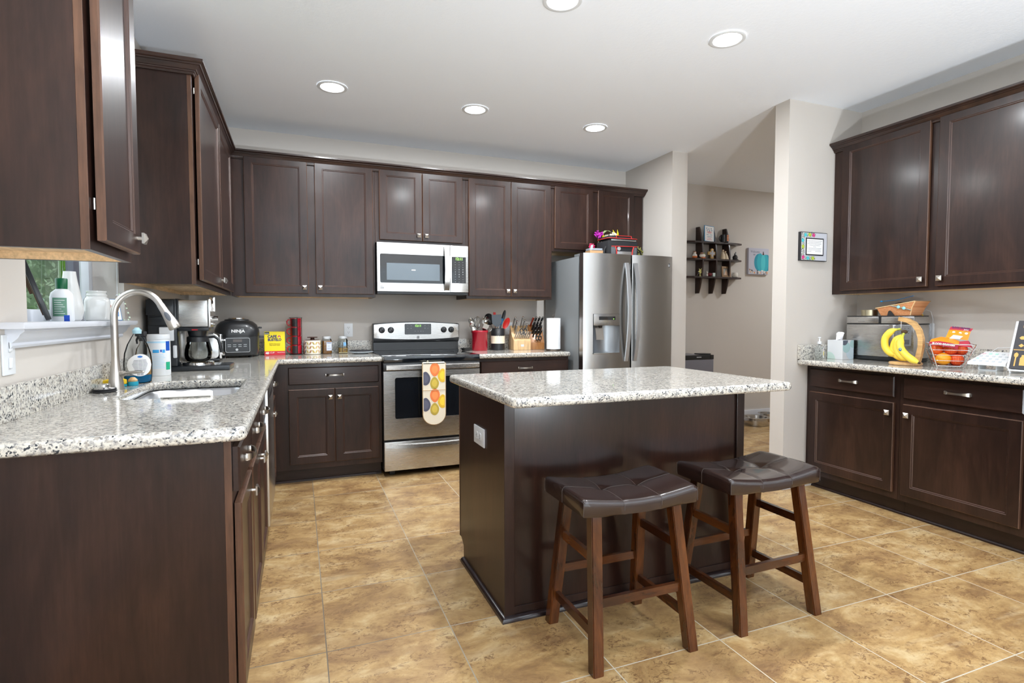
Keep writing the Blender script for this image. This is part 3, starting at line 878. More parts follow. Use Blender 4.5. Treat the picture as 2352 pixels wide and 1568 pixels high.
# ------------------------------------------------------------------ faucet
t = thing('kitchen_faucet', 'brushed nickel gooseneck pull-down faucet at the sink', 'faucet', (0.082, -2.17, ZK))
M_FAU = pm('brushed_nickel', (0.56, 0.53, 0.49, 1), 0.3, 1.0)
b = B(M_FAU); b.lathe([(0.0, 0), (0.0285, 0.0), (0.0285, 0.004), (0.026, 0.03), (0.0205, 0.07), (0.0155, 0.11), (0.0140, 0.135)], n=32); b.obj('body', t, smooth=60)
b = B(M_FAU); pts = [(0, 0, 0.13), (0, 0, 0.20), (0, 0, 0.265), (0.0, 0, 0.305)]
cx, rz_ = 0.088, 0.088
for k in range(1, 17):
    a = R(180 - k * 9.6)
    pts.append((cx + rz_ * math.cos(a), 0, 0.305 + 0.100 * math.sin(a)))
b.tube(pts, 0.0135, 18); b.obj('neck', t, smooth=60)
e = Vector(pts[-1]); d = (e - Vector(pts[-2])).normalized()
b = B(M_FAU, M_BLACK); b.tube([e - d * 0.002, e + d * 0.03, e + d * 0.075, e + d * 0.108, e + d * 0.112], [0.0145, 0.0155, 0.021, 0.0245, 0.022], 24)
sp = b.obj('spray_head', t, smooth=50)
b = B(pm('grey_rubber', (0.12, 0.13, 0.15, 1), 0.5)); side = Vector((0, -1, 0)); up_ = d.cross(side)
nr = d.cross(Vector((0, 1, 0))).normalized()
c_ = e + d * 0.055 + Vector((0, -0.0185, 0)) + nr * 0.002
rr = []
for q_, s_2 in ((0.0, 1.0), (0.0035, 1.0), (0.005, 0.8)):
    rr.append([c_ + Vector((0, -q_, 0)) + d * (math.cos(2 * math.pi * k / 20) * 0.021 * s_2) + nr * (math.sin(2 * math.pi * k / 20) * 0.009 * s_2) for k in range(20)])
b.rings(rr); b.obj('spray_button', sp, smooth=50)
b = B(M_FAU); b.tube([(0.018, -0.004, 0.062), (0.034, -0.012, 0.066)], [0.013, 0.011], 14).tube([(0.030, -0.010, 0.066), (0.05, -0.02, 0.069), (0.085, -0.037, 0.072), (0.108, -0.048, 0.072), (0.113, -0.05, 0.072)], [0.0075, 0.009, 0.0115, 0.008, 0.002], 14, flat=0.6); b.obj('lever', t, smooth=60)

t = thing('sink_stopper', 'steel and black rubber drain stopper left of the faucet', 'sink stopper', (0.0665, -2.262, ZK + 0.0005))
b = B(M_BLKMAT); b.lathe([(0.0, 0), (0.036, 0.0), (0.042, 0.003), (0.042, 0.006), (0.038, 0.008), (0.041, 0.011), (0.040, 0.014), (0.0, 0.014)], n=30); b.obj('rubber_seal', t)
b = B(M_CHROME); b.lathe([(0.0, 0.0142), (0.034, 0.0142), (0.022, 0.018), (0.019, 0.02), (0.019, 0.03), (0.016, 0.033), (0.0, 0.033)], n=30); b.obj('cap', t)

# ------------------------------------------------------------------ range
GL = pm('lcd_green', (0.2, 0.9, 0.1, 1), 0.5, emis=(0.35, 1, 0.1, 1), es=2.2)
M_MARK = pm('pale_print', (0.55, 0.57, 0.58, 1), 0.5)
M_DGREY = pm('dark_print', (0.08, 0.08, 0.09, 1), 0.5)
t = thing('electric_range', 'stainless steel and black freestanding electric range', 'range', (1.381, 0, 0))
RW = 0.760
b = B(M_BLACK); b.box(0.002, RW - 0.002, -0.655, -0.025, 0.045, 0.90); b.box(0.05, 0.09, -0.62, -0.58, 0, 0.045).box(RW - 0.09, RW - 0.05, -0.62, -0.58, 0, 0.045).box(0.05, 0.09, -0.1, -0.06, 0, 0.045).box(RW - 0.09, RW - 0.05, -0.1, -0.06, 0, 0.045); b.obj('body', t, smooth=0)
b = B(M_STEELX); b.box(0.0, RW, -0.70, -0.656, 0.048, 0.272, 0.006); dr = b.obj('storage_drawer', t)
b = B(M_STEELX); rr = []
for k in range(17):
    f = -1 + k / 8; x = RW / 2 + f * 0.368
    dz = -0.020 * (1 - f * f) * 0.5; dy = 0.018 * (1 - abs(f) ** 2.5) + 0.006
    rr.append([(x, -0.699, 0.258 + dz), (x, -0.70 - dy, 0.254 + dz), (x, -0.70 - dy - 0.003, 0.228 + dz), (x, -0.699, 0.224 + dz)])
b.rings(rr); b.obj('handle', dr, smooth=50)
b = B(M_STEELX, M_BLACK)
def hole_front(b, x0, x1, z0, z1, hx0, hx1, hz0, hz1, y0, y1, r, mi=0):
    """Front slab with a rounded rectangular hole: skin from outer to inner outline."""
    out = []; inn = rrect(hx0, hx1, hz0, hz1, r)
    n = len(inn)
    for i, p in enumerate(inn):
        # matching point on the outer rectangle
        q = i // (n // 4); k = i % (n // 4); m = n // 4 - 1
        cs = [(x1, z0), (x1, z1), (x0, z1), (x0, z0)][q]
        out.append(cs)
    rr = [[(p[0], y0, p[1]) for p in out], [(p[0], y1, p[1]) for p in out], [(p[0], y1, p[1]) for p in inn], [(p[0], y1 + 0.008, p[1]) for p in inn]]
    b.rings(rr, mi, False, False)
    bmesh.ops.remove_doubles(b.bm, verts=b.bm.verts, dist=1e-6)
hole_front(b, 0.0, RW, 0.29, 0.812, 0.084, RW - 0.075, 0.446, 0.762, -0.656, -0.70, 0.016)
dd = b.obj('oven_door', t, smooth=30)
b = B(M_BLKGLOSS); b.box(0.07, RW - 0.06, -0.6945, -0.66, 0.43, 0.778); b.obj('window_glass', dd, smooth=0)
b = B(M_BLACK); b.box(0.0, RW, -0.70, -0.656, 0.8125, 0.874, 0.002); b.obj('vent_trim', dd)
b = B(M_STEELX); rr = []
for k in range(13):
    f = -1 + k / 6; x = RW / 2 + f * 0.365; y = -0.748 + 0.012 * f * f
    rr.append([(x, y, 0.822), (x, y - 0.008, 0.828), (x, y - 0.009, 0.855), (x, y, 0.862), (x, y + 0.009, 0.855), (x, y + 0.009, 0.828)])
b.rings(rr); b.box(0.018, 0.05, -0.74, -0.699, 0.832, 0.852, 0.003).box(RW - 0.05, RW - 0.018, -0.74, -0.699, 0.832, 0.852, 0.003)
b.obj('oven_handle', dd, smooth=50)
b = B(M_BLKGLOSS, pm('burner_ring', (0.05, 0.055, 0.06, 1), 0.2)); b.box(-0.001, RW + 0.001, -0.706, -0.085, 0.8765, 0.927, 0.008)
for cx_, cy_, rr_ in ((0.19, -0.53, 0.10), (0.57, -0.53, 0.085), (0.19, -0.24, 0.075), (0.57, -0.24, 0.10)):
    b.lathe([(rr_, 0.9272), (rr_, 0.9276), (rr_ - 0.004, 0.9276), (rr_ - 0.004, 0.9272)], (cx_, cy_, 0), 40, 1, cap=False)
b.obj('cooktop', t)
b = B(M_BLACK); b.rings([[(x, y, z) for y, z in ((-0.026, 0.90), (-0.10, 0.90), (-0.10, 0.935), (-0.082, 0.938), (-0.080, 1.005), (-0.098, 1.012), (-0.105, 1.035), (-0.105, 1.05), (-0.06, 1.17), (-0.026, 1.17))] for x in (0.004, RW - 0.004)]); b.obj('backguard', t, smooth=20)
def arch(x0, x1, z0, z1, sag_b, sag_t, n=16):
    bot = [(x0 + (x1 - x0) * k / n, z0 - sag_b * (1 - (2 * k / n - 1) ** 2)) for k in range(n + 1)]
    top = [(x1 - (x1 - x0) * k / n, z1 + sag_t * (1 - (2 * k / n - 1) ** 2)) for k in range(n + 1)]
    return bot + top
b = B(M_BLACK); b.prism(arch(0.0, RW, 1.032, 1.166, 0.014, 0.018), -0.100, -0.030, 'y', bev=0.004); b.obj('panel_surround', t)
b = B(M_STEELX); b.prism(arch(0.006, RW - 0.006, 1.044, 1.160, 0.014, 0.018), -0.107, -0.0995, 'y', bev=0.002); cp = b.obj('control_panel', t)
b = B(M_BLKGLOSS); b.prism(rrect(0.268, 0.502, 1.073, 1.166, 0.008), -0.1095, -0.1068, 'y'); ds = b.obj('display', cp)
text('clock_digits', '12:11', 0.026, GL, ds, (0.385, -0.1097, 1.148))
for xx in (0.295, 0.325, 0.447, 0.474):
    for zz in (1.15, 1.128):
        text('key_print', 'on', 0.010, M_MARK, ds, (xx, -0.1097, zz))
for xx in (0.36, 0.385, 0.41, 0.43): text('key_print', '+', 0.014, M_MARK, ds, (xx, -0.1097, 1.10))
b = B(M_DGREY); b.box(0.373, 0.397, -0.1085, -0.1068, 1.038, 1.045).box(0.373, 0.397, -0.1085, -0.1068, 1.048, 1.052).box(0.377, 0.397, -0.1085, -0.1068, 1.055, 1.059); b.obj('maker_badge', cp, smooth=0)
for xx in (0.072, 0.149, 0.616, 0.684):
    b = B(M_BLACK, M_MARK); b.lathe([(0.0, -0.106), (0.0265, -0.106), (0.0265, -0.111), (0.021, -0.113), (0.019, -0.128), (0.0, -0.130)], (xx, 0, 1.113), 24, 0, 'y')
    b.box(xx - 0.0025, xx + 0.0025, -0.138, -0.127, 1.096, 1.130, 0.0015); b.box(xx - 0.001, xx + 0.001, -0.1385, -0.1375, 1.118, 1.129, mi=1); b.obj('knob', cp)

# double oven mitt over the handle
M_MITT = pm('cream_cotton', srgb(232, 224, 204), 0.9, bump=0.3, bscale=300)
M_PIPE = pm('tan_piping', srgb(188, 160, 122), 0.9)
t = thing('oven_mitt', 'double oven mitt printed with pears hanging from the oven handle', 'oven mitt', (1.752, -0.760, 0))
b = B(M_MITT); outl = [(-0.088, 0.872)]
for k in range(17):
    a = R(180 + 180 * k / 16); outl.append((0.088 * math.cos(a) * 0.98, 0.478 + 0.080 * math.sin(a)))
outl.append((0.088, 0.872))
rr = [[(x, -0.012 - 0.0, z) for x, z in outl], [(x * 1.02, -0.004, z) for x, z in outl], [(x * 1.02, 0.003, z) for x, z in outl], [(x, 0.008, z) for x, z in outl]]
b.rings(rr); b.rings([[(x, y + 0.018, z) for x, y, z in ((-0.084, -0.030, 0.866), (0.084, -0.030, 0.866), (0.084, -0.030, 0.872), (-0.084, -0.030, 0.872))], [(x, y + 0.03, z) for x, y, z in ((-0.084, -0.018, 0.874), (0.084, -0.018, 0.874), (0.084, -0.018, 0.879), (-0.084, -0.018, 0.879))], [(x, y, z) for x, y, z in ((-0.084, 0.034, 0.868), (0.084, 0.034, 0.868), (0.084, 0.038, 0.872), (-0.084, 0.038, 0.872))]])
b.obj('pad', t, smooth=50)
b = B(M_PIPE); b.tube([(x * 1.01, -0.007, z) for x, z in outl], 0.0045, 8); b.tube([(-0.089, -0.012, 0.665), (0.0, -0.014, 0.663), (0.089, -0.012, 0.665)], 0.002, 6); b.obj('piping', t)
b = B(M_MITT); b.tube([(-0.06, -0.012, 0.874), (-0.05, -0.014, 0.892), (-0.04, -0.012, 0.876)], 0.003, 6); b.obj('hanging_loop', t)
cols = {'o': srgb(238, 132, 78), 'y': srgb(228, 186, 60), 'g': srgb(186, 164, 72), 'n': srgb(86, 88, 104), 'l': srgb(214, 196, 130)}
def pear(cx_, cz_, s, flip, key, cut=None):
    m1 = pm('print_' + key, cols[key], 0.9); m2 = pm('print_l' + key, tuple(min(1, c * 1.35) for c in cols[key][:3]) + (1,), 0.9)
    b = B(m1, m2)
    pts = []
    for k in range(24):
        a = 2 * math.pi * k / 24; r = 1 - 0.28 * (math.sin(a) * flip > 0) * abs(math.sin(a)) ** 1.5
        x = cx_ + 0.032 * s * r * math.cos(a); z = cz_ + 0.044 * s * math.sin(a)
        x = max(-0.083, min(0.083, x)); z = max(0.42, min(0.868, z))
        pts.append((x, z))
    b.prism(pts, -0.0135, -0.0118, 'y')
    ins = [((p[0] - cx_) * 0.62 + cx_, (p[1] - cz_) * 0.62 + cz_) for p in pts]
    b.prism(ins, -0.0138, -0.0134, 'y', 1)
    b.obj('pear_print', t, smooth=0)
for dz in (0.0, -0.2):
    pear(0.005, 0.822 + dz, 1.2, -1, 'o'); pear(-0.068, 0.755 + dz, 1.2, 1, 'n'); pear(0.066, 0.775 + dz, 1.2, 1, 'y'); pear(0.002, 0.718 + dz, 1.08, 1, 'g')

# ------------------------------------------------------------------ microwave
t = thing('over_range_microwave', 'stainless steel microwave mounted above the range', 'microwave', (1.381, -0.40, 1.432))
MW, MH = 0.756, 0.390
b = B(M_BLACK); b.box(0.0, MW, 0.012, 0.395, 0.0, MH - 0.001); b.box(0.0, MW, 0.01, 0.16, -0.022, 0.0, 0.004); b.obj('body', t, smooth=0)
b = B(M_STEELX); hole_front(b, 0.0, 0.596, 0.0, MH, 0.022, 0.590, 0.068, 0.300, 0.012, -0.012, 0.012); b.box(0.60, MW, -0.010, 0.012, 0.0, MH, 0.003)
fr = b.obj('front_panel', t, smooth=30)
b = B(M_BLKGLOSS); b.box(0.015, 0.594, -0.006, 0.010, 0.06, 0.31); b.box(0.612, 0.735, -0.0118, -0.0095, 0.076, 0.296, 0.001); b.obj('black_glass', fr, smooth=0)
b = B(pm('mesh_screen', (0.11, 0.14, 0.165, 1), 0.25, coat=0.5)); b.box(0.075, 0.510, -0.0072, -0.0060, 0.092, 0.228); b.obj('window', fr, smooth=0)
b = B(pm('lamp_glint', (0.9, 0.9, 0.85, 1), 0.3)); b.prism(rrect(0.275, 0.308, 0.172, 0.179, 0.003, 3), -0.0082, -0.0072, 'y'); b.obj('window_glint', fr, smooth=0)  # pale patch on the window front, a glint put in as colour
b = B(M_STEEL); rr = []
for k in range(15):
    f = -1 + k / 7; z = MH / 2 + f * 0.183; y = -0.018 - 0.032 * (1 - abs(f) ** 2.2)
    rr.append([(0.545, y - 0.003, z), (0.588, y - 0.003, z), (0.588, y + 0.004, z), (0.545, y + 0.004, z)])
b.rings(rr); b.box(0.55, 0.583, -0.022, -0.0115, 0.01, 0.03).box(0.55, 0.583, -0.022, -0.0115, MH - 0.03, MH - 0.01); b.obj('handle', t, smooth=50)
text('clock_digits', '12:11', 0.030, GL, fr, (0.675, -0.0120, 0.278))
for r_ in range(9):
    zz = 0.252 - r_ * 0.0205
    for q_ in range(3):
        s = {3: '123', 4: '456', 5: '789'}.get(r_)
        text('key_print', s[q_] if s else ('0' if (r_ == 6 and q_ == 1) else '--'), 0.013 if s or (r_ == 6 and q_ == 1) else 0.012, M_MARK, fr, (0.642 + q_ * 0.033, -0.0120, zz))
b = B(M_DGREY); b.box(0.022, 0.052, -0.013, -0.0118, 0.022, 0.026).box(0.022, 0.052, -0.013, -0.0118, 0.030, 0.034).box(0.022, 0.044, -0.013, -0.0118, 0.038, 0.041); b.obj('maker_badge', fr, smooth=0)

# ------------------------------------------------------------------ refrigerator
M_FRIDGE = steel('refrigerator_steel', 0.42, 0.24, 'z')
t = thing('refrigerator', 'side-by-side stainless steel refrigerator with water dispenser', 'refrigerator', (3.022, 0, 0))
FW = 0.903
b = B(M_GREYSIDE, M_BLACK); b.box(0.004, FW - 0.004, -0.715, -0.04, 0.03, 1.742, 0.004); b.box(0.0, FW, -0.70, -0.1, 0.0, 0.03, mi=1); b.obj('cabinet', t)
b = B(M_GREYSIDE); b.box(0.012, 0.13, -0.78, -0.62, 1.743, 1.765, 0.004).box(FW - 0.13, FW - 0.012, -0.78, -0.62, 1.743, 1.765, 0.004); b.obj('hinge_cover', t)
b = B(M_BLACK); b.box(0.01, FW - 0.01, -0.74, -0.716, 0.05, 1.74); b.obj('door_gasket', t, smooth=0)
def yfront(x, x0, x1, deep=0.026): 
    f = (x - x0) / (x1 - x0) * 2 - 1
    return -0.806 - deep * (1 - f * f) - (0.0 if abs(f) < 0.97 else 0)
def fdoor(x0, x1, z0, z1, hole=None):
    b = B(M_FRIDGE)
    xs = sorted(set([x0 + (x1 - x0) * k / 14 for k in range(15)] + ([hole[0], hole[1]] if hole else [])))
    zs = [z0] + ([hole[2], hole[3]] if hole else []) + [z1]
    V = {}
    def v(x, z):
        k = (round(x, 5), round(z, 5))
        if k not in V: V[k] = b.bm.verts.new((x, yfront(x, x0, x1), z))
        return V[k]
    for xa, xb in zip(xs, xs[1:]):
        for za, zb in zip(zs, zs[1:]):
            if hole and hole[0] - 1e-6 <= xa and xb <= hole[1] + 1e-6 and abs(za - hole[2]) < 1e-6: continue
            b.bm.faces.new((v(xa, za), v(xb, za), v(xb, zb), v(xa, zb)))
    prof = [(x, yfront(x, x0, x1)) for x in xs]
    for z in (z0, z1): b.quad([(p[0], p[1], z) for p in prof] + [(x1, -0.742, z), (x0, -0.742, z)])
    for x in (x0, x1): b.quad([(x, yfront(x, x0, x1), z0), (x, yfront(x, x0, x1), z1), (x, -0.742, z1), (x, -0.742, z0)])
    b.quad([(x0, -0.742, z0), (x1, -0.742, z0), (x1, -0.742, z1), (x0, -0.742, z1)])
    bmesh.ops.remove_doubles(b.bm, verts=b.bm.verts, dist=1e-6)
    return b
HX0, HX1, HZ0, HZ1 = 0.086, 0.348, 0.912, 1.250
d1 = fdoor(0.0, 0.466, 0.05, 1.762, (HX0, HX1, HZ0, HZ1)).obj('freezer_door', t, smooth=30)
d2 = fdoor(0.480, FW, 0.05, 1.762).obj('fresh_food_door', t, smooth=30)
M_DISP = pm('dispenser_silver', (0.30, 0.32, 0.34, 1), 0.3, 0.7)
b = B(M_DISP); rr = []; nn = 16
for z in (HZ0 + 0.004, 1.151):
    rr.append([(HX0 + (HX1 - HX0) * k / nn, yfront(HX0 + (HX1 - HX0) * k / nn, 0, 0.466) + 0.001 + 0.085 * math.sin(math.pi * k / nn) ** 0.6, z) for k in range(nn + 1)])
b.rings(rr, 0, False, False, closed=False)
for z in (HZ0 + 0.004, 1.151): b.quad([(HX0 + (HX1 - HX0) * k / nn, yfront(HX0 + (HX1 - HX0) * k / nn, 0, 0.466) + 0.001 + 0.085 * math.sin(math.pi * k / nn) ** 0.6, z) for k in range(nn + 1)])
b.obj('dispenser_recess', d1, smooth=40)
b = B(M_FRIDGE); b.box(HX0 + 0.002, HX1 - 0.002, -0.833, -0.80, 1.151, HZ1 - 0.001, 0.003); b.obj('dispenser_panel', d1)
b = B(M_FRIDGE); b.box(HX0, HX1, -0.838, -0.81, HZ0 - 0.004, HZ0 + 0.006, 0.002); b.obj('drip_tray', d1)
b = B(M_BLKGLOSS); b.box(0.138, 0.298, -0.8345, -0.8325, 1.198, 1.228); b.obj('dispenser_display', d1, smooth=0)
b = B(GL); b.prism([(0.281 + 0.004 * math.cos(k), 1.207 + 0.004 * math.sin(k)) for k in (0, 1.05, 2.1, 3.14, 4.2, 5.2)], -0.8352, -0.8344, 'y'); b.obj('indicator_light', d1, smooth=0)
for k in range(4): text('key_print', 'oo', 0.010, M_DGREY, d1, (0.152 + k * 0.030, -0.8335, 1.172))
b = B(M_NICK); b.rings([[(x, y, z) for x, z in ((0.122, z_), (0.196, z_))] + [(0.196, y + 0.006, z_), (0.122, y + 0.006, z_)] for y, z_ in ((-0.79, 1.146), (-0.806, 1.10), (-0.818, 1.03))]); b.obj('dispenser_paddle', d1, smooth=20)
b = B(M_BLACK); b.cyl((0.172, -0.795, 1.150), (0.172, -0.797, 1.132), 0.022, 0.014, 14); b.obj('water_nozzle', d1)
M_FH = pm('handle_silver', (0.60, 0.62, 0.65, 1), 0.3, 0.85)
for xh, x0, x1, d_ in ((0.415, 0, 0.466, d1), (0.505, 0.48, FW, d2)):
    b = B(M_FH); rr = []
    for k in range(19):
        f = -1 + k / 9; z = 1.265 + f * 0.425; y = -0.822 - 0.052 * (1 - f ** 2)
        rr.append([(xh - 0.016, y - 0.008, z), (xh + 0.016, y - 0.008, z), (xh + 0.014, y + 0.010, z), (xh - 0.014, y + 0.010, z)])
    b.rings(rr); b.obj('door_handle', d_, smooth=50)
b = B(M_DGREY, M_MARK); b.box(0.845, 0.872, -0.8165, -0.811, 1.668, 1.70, mi=0).box(0.849, 0.868, -0.8172, -0.8164, 1.674, 1.679, mi=1).box(0.849, 0.868, -0.8172, -0.8164, 1.684, 1.689, mi=1); b.obj('maker_badge', d2, smooth=0)

# ------------------------------------------------------------------ bar stools
M_LEATH = pm('dark_brown_leather', (0.022, 0.011, 0.009, 1), 0.26, coat=0.5, bump=0.10, bscale=260)
M_THREAD = pm('pale_thread', (0.075, 0.06, 0.054, 1), 0.7)
def make_stool(label, loc):
    t = thing('bar_stool', label, 'stool', loc, group=None)
    HW, HD = 0.232, 0.150; ZT, ZB = 0.607, 0.540
    def dip(x): return -0.026 * (1 - (x / HW) ** 2) ** 1.0
    btn = [(-0.078, 0.0), (0.078, 0.0)]
    def top(x, y):
        z = ZT + dip(x) - 0.006 * (y / HD) ** 4 - 0.004 * abs(x / HW) ** 8
        for bx, by in btn: z -= 0.011 * math.exp(-((x - bx) ** 2 + (y - by) ** 2) / 0.0009)
        for sx_ in (-0.078, 0.078): z -= 0.0025 * math.exp(-((x - sx_) ** 2) / 0.00006)
        z -= 0.0025 * math.exp(-(y ** 2) / 0.00006)
        return z
    b = B(M_LEATH); N, M_ = 44, 30
    grid = []
    for j in range(M_ + 1):
        y = -HD + 2 * HD * j / M_; row = []
        for i in range(N + 1):
            x = -HW + 2 * HW * i / N
            row.append(b.bm.verts.new((x, y, top(x, y))))
        grid.append(row)
    for j in range(M_):
        for i in range(N): b.bm.faces.new((grid[j][i], grid[j][i + 1], grid[j + 1][i + 1], grid[j + 1][i]))
    per = [grid[0][i] for i in range(N + 1)] + [grid[j][N] for j in range(1, M_ + 1)] + [grid[M_][i] for i in range(N - 1, -1, -1)] + [grid[j][0] for j in range(M_ - 1, 0, -1)]
    prev = per
    for off, dz, lv in ((0.006, -0.006, 0), (0.009, -0.016, 0), (0.009, -0.045, 0), (0.004, 0, 1)):
        cur = []
        for v in per:
            x, y = v.co.x, v.co.y
            nx = 1 if abs(x - HW) < 1e-5 else (-1 if abs(x + HW) < 1e-5 else 0); ny = 1 if abs(y - HD) < 1e-5 else (-1 if abs(y + HD) < 1e-5 else 0)
            l_ = math.hypot(nx, ny) or 1
            crease = 0.0
            z = (v.co.z + dz) if not lv else ZB - 0.003 + dip(x) * 0.3 + 0.0012 * math.sin(x * 47)
            cur.append(b.bm.verts.new((x + nx / l_ * (off + crease), y + ny / l_ * (off + crease), z)))
        n = len(per)
        for i in range(n): b.bm.faces.new((prev[i], cur[i], cur[(i + 1) % n], prev[(i + 1) % n]))
        prev = cur
    b.bm.faces.new(list(reversed(prev)))
    seat = b.obj('seat_cushion', t, smooth=60)
    b = B(M_THREAD)
    def seam(pts): b.tube(pts, 0.0011, 5)
    for sx_ in (-0.078, 0.078):
        seam([(sx_, -HD - 0.0095, ZB + 0.005), (sx_, -HD - 0.0095, top(sx_, -HD) - 0.014), (sx_, -HD - 0.005, top(sx_, -HD) - 0.004)] + [(sx_, -HD + 2 * HD * k / 24, top(sx_, -HD + 2 * HD * k / 24) + 0.0006) for k in range(25)] + [(sx_, HD + 0.0095, top(sx_, HD) - 0.014), (sx_, HD + 0.0095, ZB + 0.005)])
    seam([(-HW - 0.0095, 0, ZB + 0.005), (-HW - 0.0095, 0, top(-HW, 0) - 0.014), (-HW - 0.005, 0, top(-HW, 0) - 0.004)] + [(-HW + 2 * HW * k / 36, 0, top(-HW + 2 * HW * k / 36, 0) + 0.0006) for k in range(37)] + [(HW + 0.0095, 0, top(HW, 0) - 0.014), (HW + 0.0095, 0, ZB + 0.005)])
    for cx_ in (-1, 1):
        for cy_ in (-1, 1): seam([(cx_ * (HW + 0.0065), cy_ * (HD + 0.0065), ZB + 0.002), (cx_ * (HW + 0.006), cy_ * (HD + 0.006), ZT - 0.016)])
    b.obj('stitching', seat)
    for bx, by in btn:
        b = B(M_LEATH); b.lathe([(0, 0), (0.009, 0.0), (0.008, 0.003), (0.004, 0.0045), (0, 0.005)], (bx, by, top(bx, by) - 0.0005), 14); b.obj('tuft_button', seat)
    def legpt(sx_, sy_, z):
        f = z / 0.54
        return Vector((sx_ * (0.198 - 0.030 * f), sy_ * (0.176 - 0.072 * f), z))
    h = 0.0205
    for sx_ in (-1, 1):
        for sy_ in (-1, 1):
            b = B(M_STOOL); p0, p1 = legpt(sx_, sy_, 0), legpt(sx_, sy_, 0.545)
            b.rings([[(p.x - h, p.y - h, p.z), (p.x + h, p.y - h, p.z), (p.x + h, p.y + h, p.z), (p.x - h, p.y + h, p.z)] for p in (p0, p1)])
            es = [e for e in b.bm.edges if abs(e.verts[0].co.z - e.verts[1].co.z) > 0.3]
            bmesh.ops.bevel(b.bm, geom=es, offset=0.003, segments=2, affect='EDGES')
            b.obj('leg', t, smooth=40)
    def bar(p, q, w_, hh):
        b = B(M_STOOLX if abs(p.x - q.x) > abs(p.y - q.y) else M_STOOLY); d = (q - p).normalized(); s = d.cross(Vector((0, 0, 1))).normalized()
        b.rings([[pp + s * a * w_ + Vector((0, 0, c_ * hh)) for a, c_ in ((-1, -1), (1, -1), (1, 1), (-1, 1))] for pp in (p, q)])
        b.obj('stretcher', t, smooth=0)
    for sy_, z in ((-1, 0.228), (1, 0.228)): bar(legpt(-1, sy_, z) + Vector((h, 0, 0)), legpt(1, sy_, z) - Vector((h, 0, 0)), 0.008, 0.016)
    for sx_ in (-1, 1):
        for z in (0.125, 0.375): bar(legpt(sx_, -1, z) + Vector((0, h, 0)), legpt(sx_, 1, z) - Vector((0, h, 0)), 0.008, 0.016)
    b = B(M_BLKMAT); b.box(-0.19, 0.19, -0.115, 0.115, 0.525, 0.5365); b.obj('seat_board', t, smooth=0)
    return t
st = make_stool('dark leather saddle stool on the left, nearer the camera', (1.917, -3.108, 0))
dup(st, (2.552, -3.100, 0), (0, 0, R(1.0)), 'dark leather saddle stool on the right, beside the island end')
# ------------------------------------------------------------------ things on the window sill (top of board z = 1.205)
ZS = 1.2052
t = thing('picture_frame', 'black picture frame seen edge-on leaning in the window corner', 'picture frame', (-0.040, -2.470, ZS + 0.003), rot=(R(35), 0, 0))
b = B(M_BLACK, pm('frame_back', (0.09, 0.05, 0.03, 1), 0.8)); b.box(-0.055, 0.055, -0.016, 0.0, 0.0, 0.225, 0.003); b.box(-0.045, 0.045, 0.0, 0.003, 0.02, 0.205, mi=1) ; b.obj('frame', t)
t.rotation_euler = (R(-17), 0, R(109.5))
b = B(MATS['frame_back']); b.box(-0.02, 0.02, 0.0035, 0.012, 0.10, 0.17, 0.001); b.obj('easel_back', t)
t = thing('clip', 'small blue plastic clip at the foot of the black frame', 'clip', (0.018, -2.462, ZS), 0.3)
b = B(pm('blue_plastic', srgb(30, 80, 190), 0.4)); b.rings([[(x, y + z * 0.5 * -1, z) for x, y, z in ((-0.008, -0.006, z_), (0.008, -0.006, z_), (0.008, 0.004, z_), (-0.008, 0.004, z_))] for z_ in (0, 0.010, 0.022)]); b.obj('clip_body', t, smooth=0)

t = thing('lotion_bottle', 'white bottle with dark green cap on the window sill', 'bottle', (-0.02, -2.385, ZS), 0.5)
def oval(rx, ry, z, n=28): return [(rx * math.cos(2 * math.pi * k / n), ry * math.sin(2 * math.pi * k / n), z) for k in range(n)]
b = B(M_WHITE); b.rings([oval(0.034, 0.022, 0), oval(0.036, 0.024, 0.004), oval(0.036, 0.024, 0.09), oval(0.032, 0.021, 0.105), oval(0.02, 0.017, 0.116), oval(0.016, 0.016, 0.119)]); b.obj('body', t, smooth=50)
b = B(pm('green_cap', srgb(0, 84, 50), 0.35)); b.lathe([(0.0, 0.119), (0.0175, 0.119), (0.0185, 0.155), (0.0165, 0.158), (0.0, 0.158)]); b.obj('cap', t, smooth=50)
ML = pm('pale_green_label', srgb(96, 140, 118), 0.5)
def wrap_label(parent, rx, ry, a0, a1, z0, z1, mat, name='label', n=10, out=0.0006, c=(0, 0)):
    b = B(mat)
    for k in range(n):
        A, C = R(a0 + (a1 - a0) * k / n), R(a0 + (a1 - a0) * (k + 1) / n)
        p = lambda a, z, o: (c[0] + (rx + o) * math.cos(a), c[1] + (ry + o) * math.sin(a), z)
        b.quad([p(A, z0, out), p(C, z0, out), p(C, z1, out), p(A, z1, out)])
    bmesh.ops.remove_doubles(b.bm, verts=b.bm.verts, dist=1e-6)
    return b.obj(name, parent, smooth=60)
wrap_label(t, 0.036, 0.024, 215, 285, 0.018, 0.086, ML)
M_LT = pm('white_print', srgb(240, 240, 240), 0.6)
for k in range(7): wrap_label(t, 0.036, 0.024, 225, 275 - (k % 3) * 8, 0.028 + k * 0.008, 0.0295 + k * 0.008, M_LT, 'label_print', 5, 0.001)

